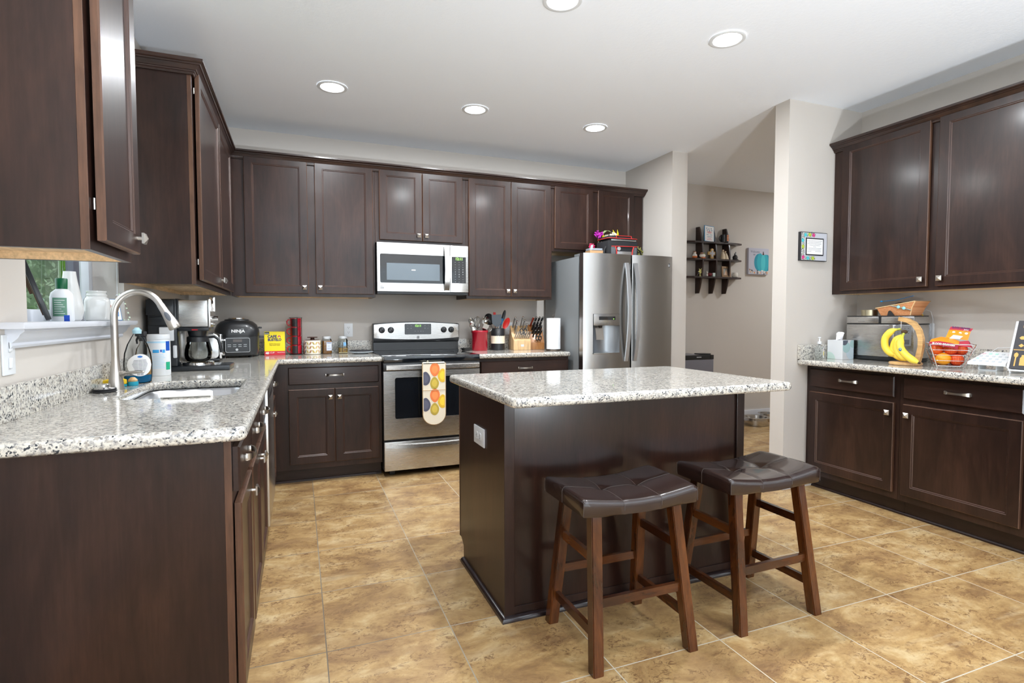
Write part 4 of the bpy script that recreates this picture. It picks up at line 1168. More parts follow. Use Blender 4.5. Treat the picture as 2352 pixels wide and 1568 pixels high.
t = thing('ceramic_vase', 'tall white tapering ceramic vase painted with thin twigs', 'vase', (-0.05, -2.21, ZS))
M_CER = pm('white_ceramic', srgb(200, 200, 198), 0.15, coat=0.5)
b = B(M_CER); b.lathe([(0.0, 0), (0.028, 0), (0.036, 0.008), (0.0425, 0.04), (0.041, 0.06), (0.033, 0.11), (0.024, 0.165), (0.021, 0.19), (0.0205, 0.196), (0.018, 0.196), (0.019, 0.17), (0.0, 0.15)], n=36); b.obj('body', t, smooth=60)
b = B(pm('twig_brown', srgb(112, 70, 58), 0.7))
def onv(a, z):
    r = 0.033 + (0.11 - z) * 0.16 + 0.0008
    return (r * math.cos(R(a)), r * math.sin(R(a)), z)
for a, z, da, dz in ((225, 0.13, 30, 0.022), (232, 0.12, 35, 0.006), (226, 0.108, 32, -0.012), (240, 0.135, -20, 0.016), (250, 0.128, 18, 0.012)):
    b.tube([onv(a + da * k / 5, z + dz * k / 5 + 0.002 * math.sin(k)) for k in range(6)], 0.0008, 5)
b.obj('twig_painting', t)
t = thing('green_bottle', 'narrow green glass bottle behind the white vase', 'bottle', (-0.10, -2.13, ZS))
b = B(pm('green_glass', srgb(74, 120, 30), 0.1, trans=0.4, coat=0.5)); b.lathe([(0, 0), (0.022, 0), (0.024, 0.004), (0.024, 0.13), (0.012, 0.17), (0.0115, 0.25), (0.0, 0.25)]); b.obj('body', t, smooth=50)

t = thing('milk_glass_jar', 'square-shouldered white glass jar with threaded neck', 'jar', (-0.015, -2.03, ZS), 0.35)
b = B(M_CER)
def sq(h_, z, r): return [(x, y, z) for x, y in rrect(-h_, h_, -h_, h_, r, 5)]
b.rings([sq(0.040, 0, 0.02), sq(0.044, 0.004, 0.02), sq(0.045, 0.01, 0.02), sq(0.0455, 0.082, 0.022), sq(0.043, 0.094, 0.028), sq(0.038, 0.101, 0.036), sq(0.0365, 0.104, 0.0364), sq(0.0385, 0.107, 0.0384), sq(0.0385, 0.110, 0.0384), sq(0.036, 0.112, 0.0359), sq(0.036, 0.116, 0.0359), sq(0.0345, 0.118, 0.0374), sq(0.036, 0.121, 0.0359), sq(0.0365, 0.127, 0.0364), sq(0.033, 0.128, 0.0329), sq(0.033, 0.10, 0.0329)], 0, True, False); b.obj('body', t, smooth=40)

t = thing('photo_card', 'small picture card with a blue border leaning behind the faucet', 'picture', (-0.005, -1.86, ZS), rot=(R(-18), 0, R(38)))
b = B(pm('blue_border', srgb(60, 104, 150), 0.5)); b.box(-0.04, 0.04, -0.002, 0.002, 0.0, 0.105); b.obj('frame', t, smooth=0)
b = B(pm('pale_print_sheet', srgb(224, 230, 236), 0.6), pm('flesh_print', srgb(200, 150, 128), 0.7), pm('denim_print', srgb(110, 150, 196), 0.7)); b.box(-0.037, 0.037, -0.0032, -0.0021, 0.003, 0.102); b.prism([(-0.01, 0.02), (0.028, 0.02), (0.03, 0.04), (0.012, 0.06), (-0.008, 0.04)], -0.0038, -0.0033, 'y', 2); b.prism([(0.0, 0.045), (0.012, 0.032), (0.02, 0.04), (0.0, 0.08)], -0.0044, -0.0039, 'y', 1); b.obj('picture_sheet', t, smooth=0)
t = thing('beaded_wire_frame', 'beaded wire easel ornament beside the picture card', 'ornament', (0.012, -1.815, ZS), 0.4)
M_BEAD = pm('bead', srgb(200, 214, 190), 0.15, coat=0.5)
b = B(M_CHROME); pts = [(-0.035, 0, 0.004), (0.04, 0, 0.004), (0.018, 0.012, 0.10), (0.0, 0.016, 0.125), (-0.012, 0.014, 0.11)]
b.tube(pts, 0.0016, 6); b.obj('wire', t)
for k in range(14):
    f = k / 13 * 2.9; i = int(f); p = Vector(pts[i]).lerp(Vector(pts[i + 1]), f - i)
    b = B(M_BEAD); b.ball(p, 0.0045, 6); b.obj('bead', t)

# ------------------------------------------------------------------ behind the sink
Z = ZK + 0.0004
t = thing('scrub_sponge', 'yellow scrub sponge behind the faucet', 'sponge', (0.045, -2.075, Z), 0.5)
b = B(pm('teal_scrubber', srgb(20, 140, 160), 0.8)); b.box(-0.045, 0.045, -0.03, 0.03, 0.0, 0.010, 0.003); b.obj('scrub_layer', t)
b = B(pm('yellow_sponge', srgb(226, 190, 40), 0.95, bump=0.8, bscale=150)); b.box(-0.045, 0.045, -0.03, 0.03, 0.0105, 0.032, 0.006); b.obj('sponge_layer', t)
t = thing('dish_brush', 'teal dish scrubber with a wooden top right of the faucet', 'brush', (0.113, -2.055, Z))
b = B(pm('teal_base', srgb(30, 150, 175), 0.5)); b.lathe([(0, 0), (0.019, 0), (0.021, 0.004), (0.020, 0.018), (0, 0.018)]); b.obj('bristles', t)
b = B(M_BEECH); b.lathe([(0, 0.0184), (0.017, 0.0184), (0.018, 0.025), (0.012, 0.032), (0.008, 0.036), (0, 0.037)]); b.obj('wooden_grip', t)

M_CLR = thin_glass('clear_bottle_plastic', (0.91, 0.93, 0.935, 1), 1.18)
t = thing('soap_refill_bottle', 'clear soap refill bottle with round white label and blue liquid', 'bottle', (0.108, -1.945, Z), 0.45)
b = B(M_CLR); b.rings([oval(0.046, 0.03, 0), oval(0.052, 0.034, 0.006), oval(0.054, 0.036, 0.03), oval(0.056, 0.037, 0.09), oval(0.052, 0.035, 0.135), oval(0.040, 0.028, 0.175), oval(0.025, 0.021, 0.205), oval(0.015, 0.015, 0.222), oval(0.0135, 0.0135, 0.228)], 0, True, False); b.obj('body', t, smooth=60)
b = B(pm('blue_liquid', srgb(10, 120, 175), 0.1, trans=0.3, ior=1.33)); b.rings([oval(0.043, 0.027, 0.002), oval(0.050, 0.032, 0.008), oval(0.052, 0.034, 0.03), oval(0.053, 0.0345, 0.036)]); b.obj('liquid', t, smooth=60)
b = B(pm('pale_blue_cap', srgb(176, 214, 226), 0.3)); b.lathe([(0, 0.224), (0.017, 0.224), (0.018, 0.24), (0.012, 0.246), (0.009, 0.252), (0, 0.252)]); b.obj('cap', t)
b = B(M_PAPER); rr = []
def lab(a, z, o=0.0012): 
    x = a; 
    y = -math.sqrt(max(0.0, 1 - (x / 0.056) ** 2)) * 0.037 - o
    return (x, y, z)
N_ = 12; grid = {}
for i in range(-N_, N_ + 1):
    x = 0.047 * i / N_; hh = 0.050 * math.sqrt(max(0, 1 - (i / N_) ** 2))
    rr.append((lab(x, 0.083 - hh), lab(x, 0.083 + hh)))
for p, q in zip(rr, rr[1:]): b.quad([p[0], q[0], q[1], p[1]])
lb = b.obj('label', t, smooth=0)
b = B(pm('blue_oval', srgb(40, 110, 190), 0.5)); b.rings([[lab(0.010 * math.cos(2 * math.pi * k / 14), 0.121 + 0.0045 * math.sin(2 * math.pi * k / 14), o_) for k in range(14)] for o_ in (0.0013, 0.002)]); b.obj('logo', lb, smooth=0)
b = B(pm('grey_print', srgb(130, 132, 140), 0.7))
for k in range(9):
    hw = 0.030 - abs(k - 3) * 0.0022
    for x0, x1 in ((-hw, -hw * 0.3), (-hw * 0.25, hw * 0.35), (hw * 0.4, hw)):
        n_ = 3
        for i in range(n_):
            xa, xb = x0 + (x1 - x0) * i / n_, x0 + (x1 - x0) * (i + 1) / n_
            b.quad([lab(xa, 0.104 - k * 0.0062, 0.002), lab(xb, 0.104 - k * 0.0062, 0.002), lab(xb, 0.1062 - k * 0.0062, 0.002), lab(xa, 0.1062 - k * 0.0062, 0.002)])
for k in range(7): b.quad([lab(-0.012 + k * 0.0035, 0.037, 0.002), lab(-0.0102 + k * 0.0035, 0.037, 0.002), lab(-0.0102 + k * 0.0035, 0.046, 0.002), lab(-0.012 + k * 0.0035, 0.046, 0.002)])
b.obj('label_print', lb, smooth=0)
t = thing('spray_bottle', 'clear spray bottle with a black trigger behind the soap refill', 'bottle', (0.10, -1.82, Z), -0.6)
b = B(M_CLR); b.lathe([(0, 0), (0.032, 0), (0.034, 0.005), (0.034, 0.11), (0.026, 0.15), (0.012, 0.175), (0.012, 0.19)], cap=False); b.obj('body', t, smooth=50)
b = B(pm('amber_liquid', srgb(214, 160, 90), 0.1, trans=0.3)); b.lathe([(0, 0.001), (0.031, 0.001), (0.032, 0.10), (0, 0.10)]); b.obj('liquid', t)
b = B(M_BLKMAT); b.lathe([(0, 0.186), (0.015, 0.186), (0.015, 0.205), (0.010, 0.207), (0, 0.207)]).box(-0.035, 0.018, -0.010, 0.010, 0.207, 0.232, 0.005).rings([[(x, y, z) for y, z in ()] for x in ()]) if False else b.lathe([(0, 0.186), (0.015, 0.186), (0.015, 0.205), (0.010, 0.207), (0, 0.207)]).box(-0.035, 0.018, -0.010, 0.010, 0.207, 0.232, 0.005).tube([(-0.022, 0, 0.208), (-0.034, 0, 0.190), (-0.032, 0, 0.172)], [0.006, 0.005, 0.004], 8); b.obj('trigger_head', t)

t = thing('wipes_canister', 'white canister of cleaning wipes with a blue label', 'canister', (0.118, -1.59, Z))
b = B(M_WHITE); b.lathe([(0, 0), (0.049, 0), (0.051, 0.004), (0.051, 0.183), (0.049, 0.186), (0, 0.186)], n=40); b.obj('body', t, smooth=40)
b = B(M_WHITE); b.lathe([(0, 0.1862), (0.0515, 0.1862), (0.052, 0.206), (0.048, 0.212), (0, 0.212)], n=40); b.obj('lid', t, smooth=40)
M_CB, M_DB, M_PB, M_TG = pm('sky_blue_print', srgb(60, 160, 220), 0.4), pm('deep_blue_print', srgb(20, 80, 180), 0.4), pm('pale_blue_print', srgb(176, 216, 240), 0.45), pm('green_print', srgb(30, 160, 120), 0.4)
wrap_label(t, 0.051, 0.051, 180, 330, 0.168, 0.176, M_PB, 'label_band')
wrap_label(t, 0.051, 0.051, 318, 345, 0.128, 0.176, M_DB, 'label_patch', out=0.0009)
wrap_label(t, 0.051, 0.051, 250, 282, 0.118, 0.134, M_CB, 'label_patch', out=0.0009)
wrap_label(t, 0.051, 0.051, 287, 296, 0.122, 0.134, M_DB, 'label_patch', out=0.0009)
wrap_label(t, 0.051, 0.051, 298, 312, 0.118, 0.134, M_CB, 'label_patch', out=0.0009)
wrap_label(t, 0.051, 0.051, 316, 345, 0.030, 0.070, M_TG, 'label_patch', out=0.0009)
for k in range(9): wrap_label(t, 0.051, 0.051, 246, 312 - (k % 3) * 5, 0.040 + k * 0.0085, 0.0425 + k * 0.0085, M_PB, 'label_print', 6, 0.0008)

# ------------------------------------------------------------------ coffee maker (front faces +x)
t = thing('coffee_maker', 'black and stainless dual coffee maker with glass carafe', 'coffee maker', (0.028, -1.28, Z))
M_DK = pm('dark_slate_plastic', (0.010, 0.013, 0.017, 1), 0.3, coat=0.3)
b = B(M_DK); b.box(0.0, 0.395, -0.125, 0.115, 0.0, 0.028, 0.008); b.obj('base', t)
b = B(M_DK); b.box(0.0, 0.138, -0.118, 0.110, 0.0285, 0.400, 0.008); b.obj('tower', t)
b = B(M_DK); b.box(-0.004, 0.125, -0.128, -0.119, 0.31, 0.395, 0.004).box(0.01, 0.115, -0.130, -0.1195, 0.255, 0.300, 0.004); b.obj('side_cover', t)
b = B(M_WHITE); b.box(0.055, 0.125, -0.1275, -0.1195, 0.17, 0.245, 0.004); b.obj('side_label', t)
for zz, rr_ in ((0.150, 0.014), (0.108, 0.014), (0.058, 0.022)):
    b = B(M_BLKMAT, M_CHROME); b.lathe([(0, -0.119), (rr_, -0.119), (rr_, -0.127), (rr_ * 0.75, -0.130), (0, -0.130)], (0.082, 0, zz), 20, 0, 'y'); b.box(0.078, 0.086, -0.1312, -0.130, zz - 0.001, zz + 0.006, mi=1); b.obj('dial', t)
b = B(M_DK); b.box(0.130, 0.145, -0.105, 0.105, 0.235, 0.402, 0.003); b.box(0.138, 0.29, -0.09, 0.09, 0.222, 0.245, 0.004).lathe([(0, 0.178), (0.042, 0.178), (0.052, 0.222), (0, 0.222)], (0.222, -0.01, 0), 24); b.obj('brew_head', t)
b = B(M_STEELX); b.box(0.1455, 0.288, -0.112, 0.100, 0.246, 0.395, 0.006); b.obj('steel_housing', t)
b = B(M_STEEL); b.box(0.289, 0.302, -0.115, 0.103, 0.243, 0.402, 0.006); b.obj('front_panel', t)
b = B(M_CHROME); b.cyl((0.302, -0.06, 0.290), (0.335, -0.06, 0.290), 0.017, 0.016, 20); b.cyl((0.302, -0.06, 0.262), (0.318, -0.06, 0.262), 0.008, 0.008, 12); b.box(0.296, 0.325, -0.10, -0.088, 0.33, 0.412, 0.004); b.obj('front_knob', t)
b = B(pm('red_mark', srgb(190, 20, 40), 0.4)); b.box(0.205, 0.235, -0.094, -0.0905, 0.226, 0.232); b.obj('brew_switch', t, smooth=0)
b = B(M_WHITE); b.box(0.118, 0.137, -0.127, -0.1185, 0.075, 0.145, 0.006); b.obj('water_gauge', t)
b = B(M_CHROME, M_BLACK); b.lathe([(0, 0.0285), (0.080, 0.0285), (0.080, 0.042), (0.074, 0.045), (0, 0.045)], (0.222, -0.01, 0), 40, 0); b.obj('hot_plate', t)
tc_ = thing('glass_carafe', 'glass coffee carafe with a black handle on the coffee maker', 'carafe', (0.250, -1.29, Z + 0.0455))
b = B(M_GLASS); b.lathe([(0.045, 0), (0.056, 0.003), (0.067, 0.02), (0.070, 0.045), (0.066, 0.075), (0.056, 0.108), (0.052, 0.125)], n=36, cap=False); b.lathe([(0, 0.0015), (0.05, 0.0015)], n=24, cap=False); b.obj('glass', tc_, smooth=60)
b = B(M_BLACK); b.lathe([(0, 0.113), (0.057, 0.113), (0.056, 0.140), (0.048, 0.146), (0, 0.148)], n=36); b.obj('lid', tc_)
b = B(M_BLACK, pm('yellow_streak', srgb(214, 170, 40), 0.4)); b.tube([(0.052, 0, 0.138), (0.085, 0, 0.142), (0.105, 0, 0.125), (0.113, 0, 0.09), (0.118, 0, 0.05)], [0.008, 0.011, 0.012, 0.011, 0.009], 12, flat=0.75); b.tube([(0.054, 0, 0.125), (0.062, -0.002, 0.09), (0.070, -0.002, 0.06)], [0.004, 0.004, 0.003], 8); b.obj('handle', tc_, smooth=60)

t = thing('toaster', 'stainless steel toaster behind the coffee carafe', 'toaster', (0.205, -0.60, Z), 0.05)
b = B(M_BLACK); b.box(-0.08, 0.08, -0.135, 0.125, 0.004, 0.022, 0.004); b.obj('base', t)
b = B(M_STEEL); b.prism([(p[0], p[1]) for p in rrect(-0.085, 0.075, 0.022, 0.190, 0.03, 6)], -0.13, 0.12, 'y', bev=0.004); b.obj('shell', t)
b = B(M_CHROME); b.box(0.0755, 0.090, -0.12, 0.11, 0.020, 0.186, 0.006); b.obj('control_side', t)
b = B(M_BLACK); b.box(-0.045, -0.02, -0.11, 0.10, 0.1895, 0.1915).box(0.015, 0.04, -0.11, 0.10, 0.1895, 0.1915); b.obj('slots', t, smooth=0)
b = B(M_CHROME); b.cyl((0.09, -0.05, 0.05), (0.106, -0.05, 0.05), 0.012, n=14); b.obj('dial', t)
b = B(M_CHROME); b.box(0.09, 0.112, -0.07, -0.02, 0.138, 0.150, 0.003); b.obj('lever', t)

t = thing('pressure_cooker', 'black and grey multi cooker air fryer with button panel', 'multi cooker', (0.352, -0.235, Z), R(8))
M_CK = pm('charcoal_shell', (0.055, 0.057, 0.06, 1), 0.3, 0.5)
b = B(M_CK); b.rings([[(x, y, z) for x, y in rrect(-r, r, -r, r, 0.09, 7)] for r, z in ((0.125, 0.012), (0.140, 0.02), (0.147, 0.05), (0.148, 0.158))]); b.obj('base_body', t, smooth=50)
b = B(M_BLACK); b.rings([[(x, y, z) for x, y in rrect(-r, r, -r, r, min(0.09, r * 0.95), 7)] for r, z in ((0.150, 0.1585), (0.151, 0.165), (0.150, 0.205), (0.135, 0.245), (0.11, 0.268), (0.085, 0.276), (0.083, 0.284), (0.06, 0.288))]); ld = b.obj('lid', t, smooth=50)
text('lid_logo', 'NINJA', 0.030, M_LT, ld, (0.0, -0.1502, 0.198), ext=0.0008, sx=1.1, bold=0.0008)
b = B(M_CHROME); b.lathe([(0.052, 0.288), (0.062, 0.288), (0.060, 0.296), (0.050, 0.296)], (0, -0.01, 0), 28, cap=False); b.obj('vent_ring', ld)
b = B(M_BLACK); b.prism(rrect(-0.085, 0.078, 0.042, 0.148, 0.012), -0.1510, -0.1455, 'y'); pn = b.obj('button_panel', t, smooth=0)
b = B(M_MARK)
o_, i_ = rrect(-0.085, 0.078, 0.042, 0.148, 0.012), rrect(-0.0825, 0.0755, 0.0445, 0.1455, 0.010)
b.rings([[(x, -0.1516, z) for x, z in o_], [(x, -0.1516, z) for x, z in i_]], 0, False, False)
for k in range(4):
    for j in range(2): b.box(-0.07 + k * 0.035, -0.048 + k * 0.035, -0.1518, -0.1512, 0.084 + j * 0.013, 0.087 + j * 0.013)
b.lathe([(0.009, -0.1518), (0.0, -0.1518)], (-0.01, 0, 0.062), 16, 0, 'y', cap=False)
b.obj('panel_print', pn, smooth=0)
b = B(pm('dim_lcd', (0.10, 0.085, 0.08, 1), 0.3)); b.box(-0.035, 0.025, -0.1518, -0.1512, 0.118, 0.138); b.obj('display', pn, smooth=0)
b = B(M_BLACK); b.box(0.148, 0.185, -0.02, 0.02, 0.142, 0.158, 0.003).box(-0.185, -0.148, -0.02, 0.02, 0.142, 0.158, 0.003); b.obj('side_handles', t)
b = B(M_BLACK); b.box(0.150, 0.172, -0.02, 0.03, 0.215, 0.228, 0.003).box(0.10, 0.155, 0.05, 0.10, 0.0, 0.20, 0.01); b.obj('lid_hinge', t)
b = B(M_BLACK)
for sx_, sy_ in ((-1, -1), (1, -1), (1, 1), (-1, 1)): b.cyl((sx_ * 0.09, sy_ * 0.09, 0), (sx_ * 0.09, sy_ * 0.09, 0.013), 0.012, n=10)
b.obj('feet', t)

t = thing('coffee_pod_box', 'yellow and red box of coffee pods', 'box', (0.612, -0.17, Z), R(1))
MY, MR_, MN = pm('box_yellow', srgb(244, 222, 20), 0.4), pm('box_red', srgb(206, 40, 56), 0.4), pm('navy_print', srgb(30, 40, 100), 0.5)
b = B(MY); b.box(-0.075, 0.075, -0.001, 0.075, 0.0, 0.188, 0.001); b.obj('carton', t, smooth=0)
b = B(MR_); b.box(-0.0752, 0.0752, -0.0016, 0.0752, 0.0004, 0.034); b.box(0.03, 0.07, 0.01, 0.07, 0.1881, 0.1884); b.obj('red_band', t, smooth=0)
b = B(pm('dark_sticker', srgb(70, 74, 70), 0.5)); b.box(-0.072, -0.038, -0.0018, -0.0012, 0.166, 0.186); b.obj('sticker', t, smooth=0)
text('sticker_print', 'KEURIG', 0.009, M_LT, t, (-0.055, -0.002, 0.172))
text('brand_print', 'CAFE', 0.030, MN, t, (-0.018, -0.0018, 0.148), sx=0.95, bold=0.0012)
text('brand_print', 'BUSTELO', 0.028, MN, t, (-0.001, -0.0018, 0.123), sx=0.85, bold=0.0012)
b = B(MR_, M_LT); b.prism([(0.022, 0.142), (0.044, 0.142), (0.040, 0.156), (0.026, 0.156)], -0.0018, -0.0012, 'y', 0); b.prism([(0.028, 0.142), (0.038, 0.142), (0.033, 0.152)], -0.0022, -0.0018, 'y', 1); b.obj('lady_mark', t, smooth=0)
text('small_print', 'Estilo Espresso', 0.013, pm('brown_print', srgb(150, 120, 20), 0.6), t, (0.0, -0.0018, 0.092))
text('small_print', 'Espresso Style', 0.013, MATS['brown_print'], t, (0.0, -0.0018, 0.081))
text('small_print', '48', 0.024, M_LT, t, (-0.056, -0.0022, 0.018), bold=0.001)
text('small_print', 'K-CUP', 0.016, M_LT, t, (-0.026, -0.0022, 0.021))
text('small_print', 'VALUE PACK', 0.010, M_LT, t, (0.045, -0.0022, 0.022))

# stack of four red mugs in a wire holder
M_RED = pm('glossy_red', srgb(176, 14, 40), 0.2, coat=0.5)
M_DRED = pm('dark_red_print', srgb(88, 26, 26), 0.35, coat=0.3)
M_CHAR = pm('charcoal_print', srgb(44, 40, 42), 0.4)
t0 = None
pos = ['top mug', 'second mug from the top', 'third mug from the top', 'bottom mug']
for k in range(4):
    if t0 is None:
        m_ = thing('coffee_mug', '', 'mug', (0, 0, 0), 0.0, 'red mugs stacked left of the flowered canister')
        b = B(M_RED); b.lathe([(0, 0), (0.038, 0), (0.041, 0.003), (0.0425, 0.066), (0.0425, 0.0705), (0.039, 0.0705), (0.038, 0.006), (0, 0.006)], n=36); b.obj('body', m_, smooth=50)
        b = B(M_RED); b.tube([(-0.041, 0, 0.058), (-0.056, 0, 0.058), (-0.066, 0, 0.045), (-0.064, 0, 0.025), (-0.053, 0, 0.014), (-0.041, 0, 0.015)], 0.005, 10); b.obj('handle', m_, smooth=60)
        wrap_label(m_, 0.0423, 0.0423, 232, 286, 0.004, 0.066, M_CHAR, 'printed_patch', out=0.0008)
        wrap_label(m_, 0.0423, 0.0423, 222, 236, 0.004, 0.066, M_DRED, 'printed_patch', out=0.0009)
        t0 = m_
    else:
        m_ = dup(t0, (0, 0, 0))
    m_.location = (0.768, -0.125, Z + 0.006 + 0.0722 * (3 - k))
    m_['label'] = 'glossy red mug with dark print, ' + pos[k] + ' of the red stack'
t = thing('mug_stand', 'black wire stand holding the stack of red mugs', 'stand', (0.768, -0.125, Z))
b = B(M_BLKMAT); b.lathe([(0, 0), (0.050, 0), (0.050, 0.004), (0, 0.004)], n=30)
for a in (20, 150, 285):
    b.tube([(0.0475 * math.cos(R(a)), 0.0475 * math.sin(R(a)), 0.003), (0.0475 * math.cos(R(a)), 0.0475 * math.sin(R(a)), 0.300)], 0.0022, 6)
b.tube([(0.0475 * math.cos(R(k * 15)), 0.0475 * math.sin(R(k * 15)), 0.298) for k in range(24)], 0.0022, 6, closed=True); b.obj('wire_frame', t)

t = thing('ceramic_canister', 'cream canister with retro leaf pattern and brown lid', 'canister', (0.893, -0.13, Z))
b = B(pm('cream_ceramic', srgb(238, 232, 218), 0.25, coat=0.3)); b.lathe([(0, 0), (0.058, 0), (0.064, 0.004), (0.0665, 0.03), (0.0665, 0.09), (0.064, 0.114), (0, 0.114)], n=44); b.obj('body', t, smooth=50)
b = B(pm('dark_brown_wood', srgb(74, 46, 36), 0.5)); b.lathe([(0, 0.1142), (0.055, 0.1142), (0.055, 0.117), (0.018, 0.118), (0.015, 0.130), (0.017, 0.134), (0.040, 0.135), (0.040, 0.141), (0, 0.141)], n=36); b.obj('lid', t)
LC = [srgb(176, 128, 92), srgb(188, 164, 90), srgb(232, 120, 84), srgb(110, 112, 116), srgb(206, 182, 116), srgb(210, 166, 130), srgb(150, 110, 88)]
q_ = 0
for cc in (205, 245, 285, 325):
    for rw in range(3):
        for sgn in (-1, 1):
            col = LC[(q_ * 3 + rw) % 7]; q_ += 1
            m = pm('leaf_print_%d' % LC.index(col), col, 0.4)
            b = B(m); a0 = cc + sgn * 2; z0 = 0.012 + rw * 0.033; prev = None
            for i in range(9):
                f = i / 8; a = a0 + sgn * 17 * f; zc = z0 + 0.018 * f + 0.004; hw = 0.0095 * math.sin(math.pi * min(1, f * 0.92 + 0.06)) ** 0.8
                p = [(0.0673 * math.cos(R(a)), 0.0673 * math.sin(R(a)), z) for z in (zc - hw, zc + hw)]
                if prev: b.quad([prev[0], p[0], p[1], prev[1]])
                prev = p
            b.obj('leaf_print', t, smooth=60)
def jar(label, x, liquid, fill, lid=True, lab_=None, name='spice_jar'):
    t = thing(name, label, 'jar', (x, -0.12, Z), R(4))
    b = B(M_GLASS); b.rings([[(px, py, z) for px, py in rrect(-r, r, -r, r, 0.012, 5)] for r, z in ((0.032, 0), (0.036, 0.003), (0.036, 0.112), (0.032, 0.122), (0.031, 0.128))], 0, False, False); b.obj('glass', t, smooth=50)
    b = B(liquid); b.rings([[(px, py, z) for px, py in rrect(-r, r, -r, r, 0.011, 5)] for r, z in ((0.031, 0.002), (0.0345, 0.005), (0.0345, fill))]); b.obj('contents', t, smooth=50)
    b = B(M_WHITE); b.lathe([(0, 0.124), (0.0345, 0.124), (0.0345, 0.142), (0.032, 0.145), (0, 0.145)], n=32); b.obj('lid', t)
    return t
ta = jar('square glass jar of amber honey with white lid and label', 1.004, pm('amber_honey', srgb(178, 112, 22), 0.15, coat=0.3), 0.108)
b = B(pm('pale_label', srgb(206, 212, 226), 0.5)); b.box(-0.006, 0.034, -0.0368, -0.0364, 0.028, 0.098); b.obj('label', ta, smooth=0)
b = B(pm('dark_label_print', srgb(70, 76, 96), 0.6)); b.box(-0.002, 0.030, -0.0374, -0.0370, 0.088, 0.093).box(-0.002, 0.028, -0.0374, -0.0370, 0.044, 0.046).box(0.011, 0.015, -0.0374, -0.0370, 0.062, 0.067); b.obj('label_print', ta, smooth=0)
tb = jar('glass jar one third full of yellow powder with white lid', 1.130, pm('mustard_powder', srgb(206, 156, 64), 0.7), 0.046)
b = B(pm('cream_powder', srgb(226, 206, 156), 0.8)); b.box(-0.0342, 0.0342, -0.0352, -0.0346, 0.004, 0.012); b.obj('sediment', tb, smooth=0)
b = B(pm('blue_sticker', srgb(120, 176, 218), 0.4)); b.prism([(0.002, 0.062), (0.024, 0.066), (0.022, 0.094), (0.0, 0.094)], -0.0372, -0.0366, 'y'); b.obj('sticker', tb, smooth=0)
b = B(M_CHAR); b.tube([(-0.008, -0.0345, 0.012), (-0.007, -0.0345, 0.095)], 0.002, 6).tube([(0.006, -0.0345, 0.030), (0.026, -0.0345, 0.034)], 0.004, 6); b.obj('dark_mark', tb)

t = thing('serving_plate', 'pale blue plate lying left of the range', 'plate', (1.272, -0.185, Z))
b = B(pm('pale_blue_glaze', srgb(206, 218, 230), 0.2, coat=0.4)); b.lathe([(0, 0), (0.055, 0), (0.06, 0.003), (0.095, 0.012), (0.100, 0.015), (0.096, 0.0165), (0.058, 0.007), (0, 0.006)], n=44); b.obj('plate_body', t, smooth=60)
t = thing('cast_iron_trivet', 'dark round trivet lying on the pale blue plate', 'trivet', (1.268, -0.185, Z + 0.0175))
b = B(M_BLKMAT)
for r in (0.085, 0.06, 0.035): b.tube([(r * math.cos(R(k * 12)), r * math.sin(R(k * 12)), 0.006) for k in range(30)], 0.004, 6, closed=True)
for k in range(6): b.tube([(0.033 * math.cos(R(k * 60)), 0.033 * math.sin(R(k * 60)), 0.006), (0.086 * math.cos(R(k * 60)), 0.086 * math.sin(R(k * 60)), 0.006)], 0.003, 6)
b.obj('grid', t)

# ------------------------------------------------------------------ right of the range
t = thing('spoon_rest', 'black spoon rest between range and red crock', 'spoon rest', (2.19, -0.16, Z), 0.2)
b = B(M_BLACK); b.rings([[(x, y, z) for x, y in rrect(-w_, w_, -d_, d_, d_ * 0.8, 5)] for w_, d_, z in ((0.03, 0.03, 0.0), (0.038, 0.036, 0.006), (0.048, 0.045, 0.024), (0.046, 0.043, 0.024), (0.034, 0.032, 0.009), (0.02, 0.02, 0.008))]); b.obj('tray', t, smooth=50)
CX, CY = 2.316, -0.16
t = thing('utensil_crock', 'glossy red crock holding steel utensils', 'crock', (CX, CY, Z))
b = B(pm('crock_red', srgb(170, 26, 44), 0.2, coat=0.6)); b.lathe([(0, 0), (0.070, 0), (0.073, 0.004), (0.0735, 0.158), (0.0775, 0.162), (0.0785, 0.176), (0.076, 0.182), (0.070, 0.182), (0.068, 0.170), (0.068, 0.012), (0, 0.012)], n=44); b.obj('body', t, smooth=50)
DX, DY = 2.492, -0.16
t = thing('utensil_crock', 'black crock with a fluted cream band holding plastic utensils', 'crock', (DX, DY, Z))
b = B(M_BLACK); b.lathe([(0, 0), (0.062, 0), (0.063, 0.004), (0.063, 0.196), (0.060, 0.199), (0.057, 0.199), (0.057, 0.012), (0, 0.012)], n=44); b.obj('body', t, smooth=50)
b = B(pm('cream_band', srgb(230, 220, 196), 0.5)); n = 96
b.rings([[((0.0645 + 0.0008 * math.cos(k * math.pi / 2)) * math.cos(2 * math.pi * k / n), (0.0645 + 0.0008 * math.cos(k * math.pi / 2)) * math.sin(2 * math.pi * k / n), z + dz * (k % 4 < 2)) for k in range(n)] for z, dz in ((0.062, 0.0), (0.066, 0.0), (0.126, 0.0), (0.128, 0.005))], 0, False, False); b.obj('fluted_band', t, smooth=30)
M_USTEEL = pm('utensil_steel', (0.55, 0.54, 0.52, 1), 0.14, 1.0)
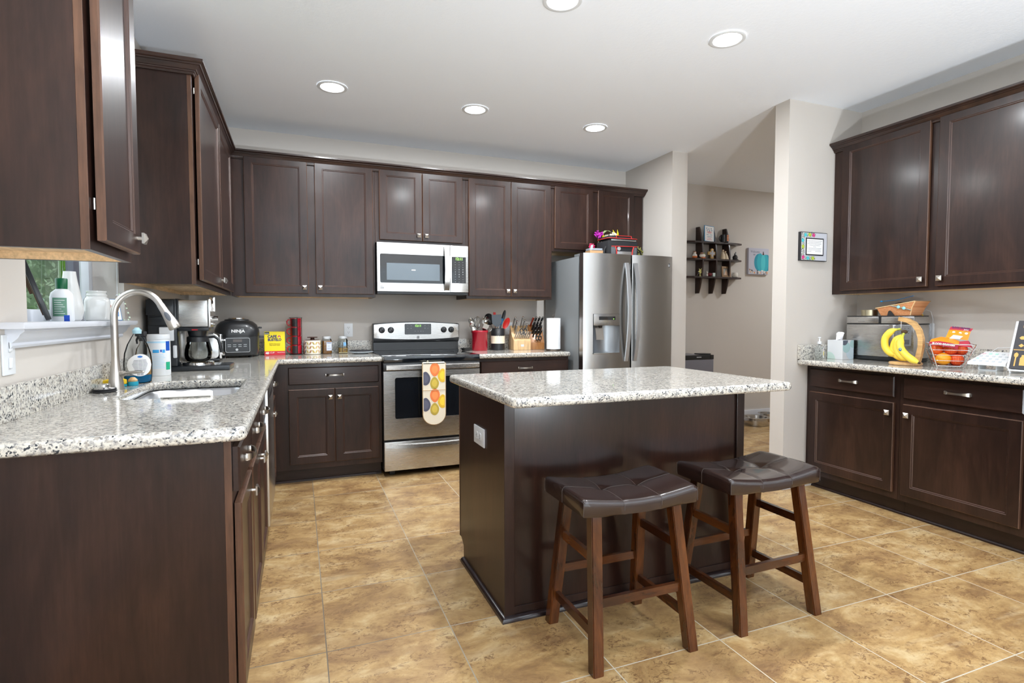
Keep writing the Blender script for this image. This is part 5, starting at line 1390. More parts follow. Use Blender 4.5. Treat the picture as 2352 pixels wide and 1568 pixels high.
def utensil(label, cat, name, base_, tip, head, mat, hw=0.032, hl=0.075, cup=0.012, hmat=None, grp=None):
    """A handle from base_ to tip with a head at the tip. head: spoon, ladle, spatula, whisk."""
    base_ = Vector(base_); tip = Vector(tip); d = (tip - base_).normalized(); L_ = (tip - base_).length
    t = thing(name, label, cat, base_, group=grp)
    s = Vector((1, 0, 0)) - d * d.x; s.normalize(); nrm = d.cross(s)
    b = B(hmat or mat); b.tube([Vector((0, 0, 0)), d * (L_ * 0.5), d * L_], [0.005, 0.0045, 0.004], 8, flat=0.6); b.obj('handle', t, smooth=60)
    b = B(mat); c = d * L_
    if head in ('spoon', 'ladle', 'tongs'):
        rr = []; n = 10; m = 18
        hl_ = hl if head != 'ladle' else hl
        for i in range(n + 1):
            f = i / n; r = f
            rr.append([c + d * (hl_ * 0.5) + (s * math.cos(2 * math.pi * k / m) * hw + d * math.sin(2 * math.pi * k / m) * hl_ * 0.55) * max(r, 0.01) + nrm * (cup * (1 - r * r)) for k in range(m)])
        rr += [[p - nrm * 0.0025 for p in r] for r in reversed(rr)]
        b.rings(rr)
    elif head == 'spatula':
        p = lambda a, q, o: c + s * a + d * q + nrm * o
        b.rings([[p(-hw * 0.3, 0, 0), p(hw * 0.3, 0, 0), p(hw, hl * 0.35, 0), p(hw * 1.08, hl, 0), p(-hw * 0.95, hl * 1.08, 0), p(-hw, hl * 0.35, 0)], [p(-hw * 0.3, 0, 0.004), p(hw * 0.3, 0, 0.004), p(hw, hl * 0.35, 0.004), p(hw * 1.08, hl, 0.003), p(-hw * 0.95, hl * 1.08, 0.003), p(-hw, hl * 0.35, 0.004)]])
    elif head == 'whisk':
        for j in range(6):
            a = math.pi * j / 6
            b.tube([c + d * (hl * (0.5 - 0.5 * math.cos(math.pi * k / 7)) * 1.0) + (s * math.cos(a) + nrm * math.sin(a)) * hw * math.sin(math.pi * k / 7) for k in range(8)] + [c + d * (hl * (0.5 + 0.5 * math.cos(math.pi * k / 7))) - (s * math.cos(a) + nrm * math.sin(a)) * hw * math.sin(math.pi * k / 7) for k in range(1, 8)], 0.0014, 5)
    b.obj('head', t, smooth=50)
    return t
zb = Z + 0.02
utensil('dark steel slotted spoon at the left of the red crock', 'spoon', 'slotted_spoon', (CX + 0.02, CY, zb), (CX - 0.060, CY + 0.01, Z + 0.225), 'spoon', M_USTEEL, 0.026, 0.075, 0.010)
utensil('steel serving spoon leaning low at the left of the red crock', 'spoon', 'serving_spoon', (CX + 0.03, CY - 0.02, zb), (CX - 0.058, CY - 0.03, Z + 0.185), 'spoon', M_USTEEL, 0.028, 0.07, 0.012)
utensil('steel balloon whisk standing in the red crock', 'whisk', 'whisk', (CX, CY + 0.02, zb), (CX - 0.020, CY - 0.01, Z + 0.200), 'whisk', M_USTEEL, 0.030, 0.11)
utensil('bright steel ladle at the right of the red crock', 'ladle', 'soup_ladle', (CX - 0.03, CY, zb), (CX + 0.045, CY + 0.0, Z + 0.235), 'ladle', M_USTEEL, 0.034, 0.075, 0.022)
utensil('flat steel fish slice in the middle of the red crock', 'spatula', 'steel_spatula', (CX - 0.02, CY + 0.02, zb), (CX + 0.030, CY - 0.03, Z + 0.172), 'spatula', M_USTEEL, 0.026, 0.07)
utensil('wire skimmer leaning out of the red crock toward the black crock', 'skimmer', 'wire_skimmer', (CX - 0.04, CY - 0.01, zb), (CX + 0.068, CY - 0.02, Z + 0.175), 'whisk', M_USTEEL, 0.026, 0.05)
M_NYL = pm('black_nylon', (0.012, 0.012, 0.014, 1), 0.4)
utensil('large black nylon ladle at the left of the black crock', 'ladle', 'soup_ladle', (DX + 0.02, DY + 0.02, zb), (DX - 0.060, DY + 0.02, Z + 0.235), 'ladle', M_NYL, 0.046, 0.10, 0.028)
utensil('wide grey nylon turner in the black crock', 'spatula', 'nylon_turner', (DX + 0.01, DY - 0.02, zb), (DX - 0.015, DY - 0.03, Z + 0.215), 'spatula', pm('grey_nylon', srgb(92, 100, 108), 0.4), 0.046, 0.105, hmat=M_USTEEL)
utensil('red scraper tip peeking above the grey turner', 'scraper', 'red_scraper', (DX, DY + 0.03, zb), (DX - 0.018, DY + 0.035, Z + 0.315), 'spatula', pm('utensil_red', srgb(200, 34, 28), 0.35), 0.012, 0.03)
utensil('blue handled spatula between the grey turner and black tongs', 'spatula', 'blue_spatula', (DX - 0.02, DY, zb), (DX + 0.020, DY - 0.01, Z + 0.23), 'spatula', pm('utensil_blue', srgb(30, 110, 160), 0.35), 0.018, 0.06)
utensil('tall pair of black tongs in the black crock', 'tongs', 'kitchen_tongs', (DX - 0.02, DY + 0.01, zb), (DX + 0.042, DY - 0.0, Z + 0.26), 'spoon', M_NYL, 0.017, 0.105, 0.006)
utensil('red silicone spoon at the right of the black crock', 'spoon', 'red_spoon', (DX - 0.03, DY - 0.01, zb), (DX + 0.050, DY - 0.03, Z + 0.20), 'spoon', pm('utensil_red', srgb(200, 34, 28), 0.35), 0.028, 0.10, 0.010)

def knife(parent_label, name, loc, d, L_, r, mat, grp, butt=None):
    t = thing(name, parent_label, 'knife', loc, group=grp)
    d = Vector(d).normalized(); b = B(mat)
    b.tube([d * 0.0, d * (L_ * 0.12), d * (L_ * 0.5), d * (L_ * 0.85), d * L_], [r * 0.8, r, r * 0.92, r * 1.12, r * 0.7], 10, flat=0.65); b.obj('handle', t, smooth=60)
    b = B(M_CHROME); b.tube([d * L_ - d * 0.004, d * (L_ + 0.001)], r * 0.8, 10); b.obj('end_cap', t)
    return t
# pale block: silver handled knives
KX, KY = 2.700, -0.19
t = thing('knife_block', 'pale beech knife block with silver handled knives', 'knife block', (KX, KY, Z), R(-6))
prof = [(-0.09, 0.0), (0.09, 0.0), (0.115, 0.05), (0.075, 0.235), (0.055, 0.245), (-0.01, 0.155), (-0.068, 0.120), (-0.088, 0.105)]
prof = [(-0.075, 0.0), (0.085, 0.0), (0.11, 0.06), (0.060, 0.222), (0.045, 0.222), (-0.020, 0.118), (-0.066, 0.098), (-0.075, 0.09)]
b = B(M_BEECH); b.prism(prof, -0.082, 0.082, 'x', bev=0.004); b.obj('block', t, smooth=30)
b = B(M_MARK); b.box(-0.014, 0.016, -0.0765, -0.0755, 0.032, 0.052); b.obj('badge', t, smooth=0)
M_KSIL = pm('knife_handle_silver', (0.42, 0.41, 0.40, 1), 0.28, 0.9)
up_d = (0.10, -0.42, 0.90)
rz_ = Matrix.Rotation(R(-6), 3, 'Z')
def kl(x, y, z): return Vector((KX, KY, Z)) + rz_ @ Vector((x, y, z))
for i, (x, y, z, L_) in enumerate(((-0.060, 0.040, 0.205, 0.105), (-0.045, 0.022, 0.180, 0.095), (-0.050, 0.002, 0.152, 0.085), (0.012, 0.038, 0.205, 0.110), (0.030, 0.026, 0.190, 0.095), (0.055, 0.018, 0.175, 0.070))):
    knife(['silver handled chef knife at the back left of the pale block', 'second silver handled knife at the left of the pale block', 'lowest large silver knife at the left of the pale block', 'tallest silver handled knife in the middle of the pale block', 'silver handled knife just right of the tallest one', 'short silver handled knife at the right of the pale block'][i], 'kitchen_knife', kl(x, y, z), up_d, L_, 0.0115, M_KSIL, 'large knives in the pale block')
for i in range(8):
    x = -0.066 + i * 0.0185
    knife(['leftmost steak knife in the row of the pale block', 'second steak knife from the left in the pale block', 'third steak knife from the left in the pale block', 'fourth steak knife from the left in the pale block', 'fourth steak knife from the right in the pale block', 'third steak knife from the right in the pale block', 'second steak knife from the right in the pale block', 'rightmost steak knife in the row of the pale block'][i], 'steak_knife', kl(x, -0.052, 0.106), (0.22, -0.35, 0.90), 0.070, 0.0068, M_KSIL, 'steak knives in the pale block')
t = thing('kitchen_scissors', 'black handled scissors in the pale knife block', 'scissors', kl(0.025, -0.006, 0.142), R(-6))
b = B(M_BLACK)
for s in (-1, 1): b.tube([(s * 0.018 + 0.016 * math.cos(R(k * 24)), -0.022 + 0.004 * math.sin(R(k * 24)), 0.028 + 0.026 * math.sin(R(k * 24))) for k in range(15)], 0.0055, 8, closed=True)
b.obj('handles', t, smooth=60)
b = B(M_USTEEL); b.box(-0.008, 0.008, -0.022, -0.014, -0.004, 0.012); b.obj('blades', t)
# honey block: black handled knives
QX, QY = 2.868, -0.17
t = thing('knife_block', 'honey brown knife block with black handled knives', 'knife block', (QX, QY, Z), R(-10))
prof = [(-0.065, 0.0), (0.085, 0.0), (0.105, 0.06), (0.065, 0.228), (0.045, 0.228), (-0.062, 0.065)]
b = B(M_OAKY); b.prism(prof, -0.068, 0.068, 'x', bev=0.003); b.obj('block', t, smooth=30)
rz2 = Matrix.Rotation(R(-10), 3, 'Z')
def kq(x, f, o=0.0):
    p0, p1 = Vector((0, -0.062, 0.065)), Vector((0, 0.045, 0.228)); p = p0.lerp(p1, f)
    return Vector((QX, QY, Z)) + rz2 @ Vector((x, p.y, p.z))
M_KRED = pm('rosewood_handle', srgb(130, 46, 26), 0.35, coat=0.3)
knife('red-brown handled knife at the back left of the honey block', 'kitchen_knife', kq(-0.045, 0.93), (0.18, -0.45, 0.85), 0.100, 0.0115, M_KRED, 'knives in the honey block')
names_ = ['top row left', 'top row middle', 'top row right', 'second row left', 'second row middle', 'second row right', 'third row left', 'third row middle', 'third row right', 'lowest row left', 'lowest row middle', 'lowest row right']
for i in range(12):
    r_, c_ = divmod(i, 3)
    knife('black handled knife of the honey block, %s' % names_[i], 'kitchen_knife', kq(-0.02 + c_ * 0.030 - (0.015 if r_ > 0 else 0), 0.90 - r_ * 0.19), (0.16, -0.48, 0.83), 0.105 - r_ * 0.010, 0.0115 - r_ * 0.0008, M_BLACK, 'knives in the honey block')
t = thing('kitchen_scissors', 'black scissors at the bottom of the honey block', 'scissors', kq(0.01, 0.16), R(-10))
b = B(M_BLACK)
for s in (-1, 1): b.tube([(s * 0.014 + 0.013 * math.cos(R(k * 24)), -0.024, 0.018 + 0.020 * math.sin(R(k * 24))) for k in range(15)], 0.0045, 8, closed=True)
b.obj('handles', t, smooth=60)

t = thing('paper_towel_roll', 'white paper towel roll standing beside the refrigerator', 'paper towel roll', (2.918, -0.45, Z))
b = B(pm('towel_paper', srgb(240, 242, 244), 0.95, bump=0.35, bscale=220)); b.lathe([(0.018, 0.016), (0.062, 0.016), (0.0625, 0.018), (0.0625, 0.290), (0.062, 0.292), (0.018, 0.292)], n=44); b.rings([[(0.0625, -0.004, z), (0.066, 0.012, z), (0.067, 0.03, z), (0.0665, 0.03, z), (0.065, 0.012, z), (0.062, -0.002, z)] for z in (0.02, 0.285)]); b.obj('paper', t, smooth=50)
b = B(pm('bronze_holder', (0.09, 0.07, 0.055, 1), 0.4, 0.8)); b.lathe([(0, 0), (0.068, 0), (0.070, 0.004), (0.066, 0.012), (0, 0.014)], n=36); b.obj('holder_base', t)
b = B(MATS['bronze_holder']); b.tube([(0, 0, 0.014), (0, 0, 0.300)], 0.004, 8); b.tube([(0.012 * math.cos(R(k * 30)), 0, 0.308 + 0.012 * math.sin(R(k * 30))) for k in range(12)], 0.002, 6, closed=True); b.obj('post', t)

# ------------------------------------------------------------------ on top of the refrigerator
ZF = 1.7655
t = thing('cooler_bag', 'black and grey insulated lunch cooler with red piping on the refrigerator', 'cooler bag', (3.500, -0.57, 1.7425))
MG, MRD = pm('grey_canvas', srgb(92, 94, 98), 0.85, bump=0.3, bscale=300), pm('red_piping', srgb(214, 50, 46), 0.6)
MBC = pm('black_canvas', (0.012, 0.012, 0.014, 1), 0.8, bump=0.3, bscale=300)
M_FOIL = pm('silver_foil', (0.72, 0.74, 0.76, 1), 0.25, 0.9, bump=1.0, bscale=35)
b = B(MBC); b.box(-0.152, 0.160, -0.09, 0.11, 0.0, 0.160, 0.010); bd = b.obj('body', t, smooth=50)
b = B(MG); b.box(-0.120, -0.075, -0.0935, -0.0895, 0.0, 0.105).box(0.105, 0.145, -0.0935, -0.0895, 0.0, 0.105); b.obj('grey_panel', bd, smooth=0)
b = B(MRD); b.tube([(-0.118, -0.0945, 0.108), (0.0, -0.0945, 0.111), (0.150, -0.0945, 0.113)], 0.0028, 6); b.tube([(-0.078, -0.0950, 0.106), (-0.066, -0.095, 0.075), (-0.063, -0.095, 0.0)], 0.0045, 6).tube([(0.112, -0.095, 0.108), (0.100, -0.095, 0.075), (0.094, -0.095, 0.0)], 0.0045, 6); b.obj('red_piping', bd)
b = B(M_FOIL); b.box(-0.058, 0.090, -0.0945, -0.0905, 0.0, 0.066, 0.001); b.obj('foil_pocket', bd)
b = B(pm('silver_badge', (0.6, 0.62, 0.64, 1), 0.4, 0.6)); b.lathe([(0, -0.0905), (0.018, -0.0905), (0.018, -0.0935), (0, -0.094)], (-0.040, 0, 0.090), 20, 0, 'y'); b.obj('round_badge', bd)
b = B(M_FOIL); b.box(-0.115, 0.146, -0.086, 0.10, 0.1595, 0.176, 0.006); b.obj('foil_liner', t, smooth=50)
b = B(MBC, MRD); b.rings([[(x, y, z) for x, y in rrect(-0.154, 0.156, -0.098, 0.105, 0.03, 4)] for z in (0.1765, 0.184)]); b.rings([[(x * k, y * k, z) for x, y in rrect(-0.13, 0.13, -0.08, 0.09, 0.03, 4)] for k, z in ((1.0, 0.184), (0.95, 0.206))])
b.tube([(x, y, 0.1805) for x, y in rrect(-0.1555, 0.1575, -0.0995, 0.1065, 0.03, 4)], 0.0026, 6, 1, closed=True); b.tube([(-0.07, -0.097, 0.186), (-0.062, -0.082, 0.205), (0.095, -0.080, 0.206), (0.085, -0.097, 0.186)], 0.0026, 6, 1); b.obj('lid', t, smooth=40)
b = B(MBC); b.tube([(0.155, -0.05, 0.12), (0.20, -0.06, 0.08), (0.225, -0.06, 0.03), (0.235, -0.05, 0.008), (0.22, 0.0, 0.006)], 0.011, 8, flat=0.4).tube([(-0.150, -0.05, 0.11), (-0.172, -0.06, 0.08), (-0.178, -0.06, 0.03), (-0.168, -0.05, 0.008)], 0.010, 8, flat=0.4); b.obj('carry_strap', t, smooth=60)
t = thing('zip_bag_box', 'small cardboard box in a clear zip bag on the refrigerator', 'box', (3.265, -0.56, 1.7425), R(-4))
b = B(pm('kraft_card', srgb(190, 150, 108), 0.8), M_PAPER); b.box(-0.062, 0.066, -0.05, 0.05, 0.0, 0.072, 0.002); b.quad([(-0.05, -0.0505, 0.0), (0.055, -0.0505, 0.0), (0.055, -0.0505, 0.045), (-0.05, -0.0505, 0.022)], 1); b.obj('carton', t, smooth=0)
b = B(pm('crinkled_film', srgb(150, 156, 164), 0.15, coat=0.5, bump=0.6, bscale=60)); b.rings([[(x, y, z) for x, y in rrect(-0.064, 0.068, -0.052, 0.052, 0.02, 3)] for z in (0.073, 0.09)]); b.rings([[(-0.05, -0.03, 0.09), (-0.03, -0.035, 0.09), (-0.02, -0.03, 0.125), (-0.045, -0.03, 0.118)], [(-0.05, -0.027, 0.09), (-0.03, -0.03, 0.09), (-0.02, -0.027, 0.125), (-0.045, -0.027, 0.118)]]); b.obj('zip_bag', t, smooth=0)
t = thing('artificial_flowers', 'bunch of artificial flowers lying behind the cooler bag', 'flowers', (3.50, -0.42, 1.7425))
def petal_ball(c, r, mat, n=26, name='flower_head'):
    b = B(mat); c = Vector(c)
    for k in range(n):
        d = Vector((random.gauss(0, 1), random.gauss(0, 1), random.gauss(0.2, 1))).normalized(); u = d.orthogonal().normalized(); v = d.cross(u)
        p = c + d * r * 0.45
        b.rings([[p - u * r * 0.30, p + u * r * 0.30, p + d * r * 0.5 + u * r * 0.22, p + d * r * 0.62, p + d * r * 0.5 - u * r * 0.22], [q + v * r * 0.1 for q in (p - u * r * 0.30, p + u * r * 0.30, p + d * r * 0.5 + u * r * 0.22, p + d * r * 0.62, p + d * r * 0.5 - u * r * 0.22)]])
    b.ball(c, r * 0.5, 6)
    return b.obj(name, t, smooth=0)
def leafs(pts, w_, mat, name='leaf'):
    b = B(mat); rr = []
    for i, p in enumerate(pts):
        f = i / (len(pts) - 1); hw = w_ * math.sin(math.pi * min(0.97, 0.08 + f * 0.9)); p = Vector(p)
        rr.append([p + Vector((-hw, 0, 0)), p + Vector((0, -0.003, 0.002)), p + Vector((hw, 0, 0)), p + Vector((0, 0.002, -0.001))])
    b.rings(rr); return b.obj(name, t, smooth=0)
M_MAG, M_YEL, M_CRM, M_SAGE = pm('magenta_petal', srgb(158, 32, 146), 0.6, var=0.4, vscale=60), pm('yellow_petal', srgb(232, 208, 24), 0.6), pm('cream_petal', srgb(222, 216, 196), 0.7), pm('sage_leaf', srgb(150, 166, 118), 0.7)
M_CRIM = pm('crimson_petal', srgb(200, 24, 44), 0.5); M_HOP = pm('olive_hop', srgb(142, 140, 72), 0.8, var=0.3, vscale=80)
petal_ball((-0.105, 0.0, 0.245), 0.042, M_MAG); petal_ball((0.045, 0.0, 0.235), 0.040, M_CRM); petal_ball((-0.01, 0.01, 0.225), 0.028, M_CRM)
petal_ball((-0.195, -0.03, 0.13), 0.028, pm('pink_petal', srgb(196, 30, 90), 0.5)); petal_ball((0.195, -0.06, 0.155), 0.028, M_CRIM)
leafs([(-0.08, 0, 0.22), (-0.06, 0, 0.26), (-0.03, 0, 0.285), (0.0, 0, 0.285), (0.03, 0, 0.27)], 0.014, M_SAGE)
leafs([(0.085, 0, 0.225), (0.07, 0, 0.26), (0.045, 0, 0.295)], 0.012, M_YEL, 'petal'); leafs([(0.095, 0, 0.225), (0.10, 0, 0.26), (0.095, 0, 0.30)], 0.010, M_YEL, 'petal'); leafs([(0.10, 0, 0.22), (0.135, 0, 0.235), (0.16, -0.02, 0.215), (0.18, -0.03, 0.19)], 0.011, M_YEL, 'petal'); leafs([(-0.075, -0.02, 0.205), (-0.07, -0.02, 0.23), (-0.068, -0.02, 0.245)], 0.014, M_YEL, 'petal')
b = B(M_SAGE)
for x0, x1 in ((-0.105, -0.02), (0.045, 0.0), (-0.01, 0.0), (-0.195, -0.03), (0.195, 0.02)): b.tube([(x1, 0.06, 0.006), ((x0 + x1) / 2, 0.05, 0.10), (x0, 0.01, 0.14 if abs(x0) > 0.15 else 0.21)], 0.003, 6)
b.obj('stems', t)
t = thing('hop_garland', 'olive green dried hop garland at the right on the refrigerator', 'garland', (3.765, -0.50, 1.7425))
for k, (x, y, z) in enumerate(((-0.06, 0, 0.035), (-0.055, 0, 0.085), (-0.02, 0.0, 0.06), (0.0, 0, 0.11), (0.03, 0, 0.10), (0.025, 0, 0.055), (0.045, -0.01, 0.03))):
    petal_ball((x, y, z), 0.032, M_HOP, 18, 'hop_cone')
b = B(pm('dark_twig', srgb(70, 40, 36), 0.8)); b.tube([(-0.06, 0.02, 0.006), (0.03, 0.0, 0.012), (0.09, -0.01, 0.02), (0.12, -0.01, 0.006)], 0.004, 6); b.obj('twig', t)

# ------------------------------------------------------------------ right hand counter
t = thing('hand_sanitizer', 'clear hand sanitizer pump bottle with yellow label', 'bottle', (4.185, -2.10, Z), R(35))
b = B(M_CLR); b.rings([[(x, y, z) for x, y in rrect(-w_, w_, -w_ * 0.7, w_ * 0.7, 0.012, 5)] for w_, z in ((0.032, 0), (0.035, 0.004), (0.035, 0.085), (0.028, 0.098), (0.012, 0.106), (0.012, 0.112))], 0, True, False); b.obj('body', t, smooth=50)
b = B(M_PAPER, pm('label_yellow', srgb(240, 214, 60), 0.5), pm('label_pink', srgb(214, 120, 150), 0.5)); b.box(-0.031, 0.031, -0.0262, -0.0252, 0.014, 0.080); b.box(-0.024, 0.024, -0.0268, -0.0262, 0.030, 0.058, mi=1); b.box(-0.018, 0.010, -0.0268, -0.0262, 0.066, 0.072, mi=2); b.obj('label', t, smooth=0)
b = B(M_WHITE); b.lathe([(0, 0.110), (0.013, 0.110), (0.013, 0.126), (0.005, 0.128), (0.004, 0.150), (0.010, 0.152), (0.010, 0.158), (0, 0.160)]); b.tube([(0, 0, 0.155), (0.022, 0, 0.156), (0.036, 0, 0.150)], [0.005, 0.004, 0.0035], 8); b.obj('pump', t)
t = thing('tissue_box', 'white cube tissue box with teal circles', 'tissue box', (4.385, -2.105, Z))
b = B(M_WHITE); b.box(-0.056, 0.054, -0.060, 0.058, 0, 0.135, 0.001); b.obj('carton', t, smooth=0)
def disc_on(axis, c, r, mat, o, clip=None, nm='circle_print'):
    b = B(mat); pts = []
    for k in range(28):
        u, v = c[0] + r * math.cos(2 * math.pi * k / 28), c[1] + r * math.sin(2 * math.pi * k / 28)
        u = max(clip[0], min(clip[1], u)); v = max(clip[2], min(clip[3], v)); pts.append((u, v))
    if axis == 'y': b.prism(pts, o - 0.0004, o, 'y')
    else: b.prism(pts, o - 0.0004, o, 'x')
    bmesh.ops.remove_doubles(b.bm, verts=b.bm.verts, dist=1e-6)
    b.obj(nm, t, smooth=0)
TC = (pm('pale_teal', srgb(176, 208, 208), 0.6), pm('pale_blue_tint', srgb(204, 222, 232), 0.6), pm('slate_print', srgb(98, 104, 116), 0.6), pm('sage_teal', srgb(190, 212, 204), 0.6))
cl = (-0.055, 0.053, 0.001, 0.134)
disc_on('y', (0.03, 0.05), 0.05, TC[1], -0.0603, cl); disc_on('y', (-0.02, 0.085), 0.038, TC[0], -0.0607, cl); disc_on('y', (-0.04, 0.134), 0.034, TC[2], -0.0611, cl); disc_on('y', (0.045, 0.11), 0.03, TC[0], -0.0607, cl)
disc_on('x', (0.045, 0.0), 0.05, TC[3], -0.0563, (-0.059, 0.057, 0.001, 0.134))
b = B(pm('tissue', srgb(246, 246, 248), 0.9)); rr = []
for k in range(7):
    f = k / 6; rr.append([((0.030 - 0.018 * f + 0.010 * math.sin(a * 3 + f * 2)) * math.cos(a) + 0.01 * f - 0.01, (0.012 + 0.012 * f + 0.005 * math.sin(a * 2 + f * 4)) * math.sin(a) , 0.135 + 0.052 * f + 0.006 * math.sin(a * 2)) for a in [2 * math.pi * j / 18 for j in range(18)]])
b.rings(rr); b.obj('tissue_sheet', t, smooth=60)

t = thing('bread_machine', 'brushed steel bread machine in the corner of the right counter', 'bread machine', (4.455, -2.325, Z), R(-90))
b = B(M_BLACK); b.box(-0.225, 0.225, 0.004, 0.145, 0.004, 0.028, 0.004).box(-0.228, 0.228, 0.0, 0.148, 0.300, 0.306, 0.002).box(-0.232, 0.232, 0.006, 0.150, 0.248, 0.254); b.obj('black_trim', t)
b = B(M_STEELX); b.box(-0.232, 0.232, 0.0, 0.150, 0.0285, 0.2475, 0.008); b.obj('body', t)
b = B(M_STEELX); b.box(-0.232, 0.0, 0.0, 0.150, 0.2545, 0.2995, 0.004).box(0.018, 0.232, 0.0, 0.150, 0.2545, 0.2995, 0.004); ld = b.obj('lid', t)
b = B(M_BLACK); b.box(0.0005, 0.0175, 0.004, 0.146, 0.2545, 0.2995); b.obj('lid_gap', t, smooth=0)
b = B(M_DGREY); b.box(-0.145, -0.095, -0.0006, 0.0002, 0.266, 0.2675); b.obj('lid_mark', ld, smooth=0)
for k in range(5): text('lid_print', 'i', 0.010, M_MARK, ld, (-0.140 + k * 0.011, -0.0004, 0.275))
b = B(M_CHROME); b.rings([[(x0, -0.006, z), (x1, -0.006, z), (x1, 0.004, z), (x0, 0.004, z)] for x0, x1, z in ((0.078, 0.100, 0.030), (0.066, 0.104, 0.10), (0.066, 0.104, 0.16), (0.076, 0.102, 0.245))]); b.obj('chrome_strip', t, smooth=50)
b = B(pm('panel_silver', (0.30, 0.31, 0.32, 1), 0.35, 0.6)); b.box(0.115, 0.215, -0.0012, 0.0002, 0.11, 0.245); pn = b.obj('control_panel', t, smooth=0)
b = B(M_DGREY)
for i in range(4):
    for j in range(3): b.box(0.128 + i * 0.022, 0.136 + i * 0.022, -0.002, -0.0012, 0.19 + j * 0.016, 0.193 + j * 0.016)
b.box(0.125, 0.205, -0.002, -0.0012, 0.120, 0.150); b.obj('panel_print', pn, smooth=0)
t = thing('gold_tin', 'round brushed gold tin on the left of the bread machine', 'tin', (4.520, -2.215, Z + 0.3066))
b = B(pm('champagne_metal', (0.48, 0.43, 0.30, 1), 0.3, 1.0)); b.lathe([(0, 0), (0.050, 0), (0.050, 0.028), (0.052, 0.028), (0.052, 0.040), (0.049, 0.041), (0, 0.040)], n=36); b.obj('body', t, smooth=40)
t = thing('woven_basket', 'orange woven basket with a blue ribbon on the bread machine', 'basket', (4.528, -2.435, Z + 0.3066), R(-90))
tw = NT('woven_straw'); ck = tw.n('TexBrick'); ck.inputs['Scale'].default_value = 60; ck.inputs['Mortar Size'].default_value = 0.02
ck.inputs['Color1'].default_value = srgb(220, 160, 112); ck.inputs['Color2'].default_value = srgb(204, 134, 84); ck.inputs['Mortar'].default_value = srgb(168, 100, 58)
tw.l(tw.map((1, 1, 1), rot=(R(90), 0, 0)), ck.inputs['Vector']); tw.l(ck.outputs['Color'], tw.b.inputs['Base Color']); tw.b.inputs['Roughness'].default_value = 0.8; tw.bump(ck.outputs['Fac'], 0.5, -0.002)
M_WEAVE = MATS['woven_straw']
def quadr(z, x0, x1, y0, y1): return [(x0, y0, z), (x1, y0, z), (x1, y1, z), (x0, y1, z)]
b = B(M_WEAVE)
outs = [[(-0.105, -0.055, 0), (0.085, -0.055, 0), (0.085, 0.055, 0), (-0.105, 0.055, 0)], [(-0.125, -0.068, 0.045), (0.100, -0.066, 0.05), (0.100, 0.066, 0.05), (-0.125, 0.068, 0.045)], [(-0.132, -0.072, 0.050), (0.125, -0.075, 0.092), (0.125, 0.075, 0.092), (-0.132, 0.072, 0.050)]]
ins = [[(p[0] * 0.95, p[1] * 0.93, p[2]) for p in outs[2]], [(p[0] * 0.93, p[1] * 0.9, 0.006) for p in outs[0]]]
b.rings(outs + ins); b.obj('weave', t, smooth=0)
b = B(pm('rim_straw', srgb(226, 190, 140), 0.7)); b.tube(outs[2], 0.003, 6, closed=True); b.tube([(0.0855, -0.0565, 0.001), (0.1005, -0.0675, 0.05), (0.125, -0.076, 0.091)], 0.003, 6); b.obj('rim', t)
b = B(pm('aqua_ribbon', srgb(150, 214, 230), 0.4)); b.tube([(-0.03, -0.0745, 0.066), (0.03, -0.0725, 0.052), (0.095, -0.0705, 0.036)], 0.006, 8, flat=0.25)
for dx, dz in ((0.02, 0.056), (0.055, 0.048)):
    b.ball((dx, -0.075, dz), 0.011, 6, 0, (1, 0.5, 1))
b.obj('ribbon', t)
b = B(M_BLKMAT); b.prism([(-0.052, 0.0), (-0.045, 0.028), (-0.036, 0.034), (-0.024, 0.024), (-0.006, 0.0)], -0.074, -0.068, 'y'); b.obj('dark_tag', t, smooth=0)
t = thing('zip_bag', 'clear zip bag with a bright blue zipper lying in the basket', 'zip bag', (4.528, -2.435, Z + 0.34), R(-90))
b = B(pm('zipper_blue', srgb(20, 140, 214), 0.35)); b.tube([(-0.118, -0.05, 0.062), (-0.02, -0.03, 0.070), (0.085, -0.03, 0.094)], 0.0038, 8, flat=0.5); b.ball((-0.108, -0.052, 0.063), 0.006, 6, 0, (1.6, 0.8, 0.8)); b.obj('zipper', t)
b = B(thin_glass('clear_film', (0.97, 0.98, 0.985, 1), 1.25), pm('dark_bread', srgb(72, 44, 34), 0.8)); b.rings([[(-0.115, -0.05, 0.060), (-0.02, -0.03, 0.068), (0.083, -0.03, 0.092)], [(-0.10, -0.045, 0.03), (0.0, -0.03, 0.04), (0.075, -0.02, 0.045)], [(-0.09, 0.03, 0.02), (0.0, 0.05, 0.03), (0.07, 0.05, 0.03)]], 0, False, False, closed=False); b.ball((-0.01, 0.0, 0.032), 0.032, 8, 1, (1.5, 1.1, 0.75)); b.obj('film', t, smooth=50)

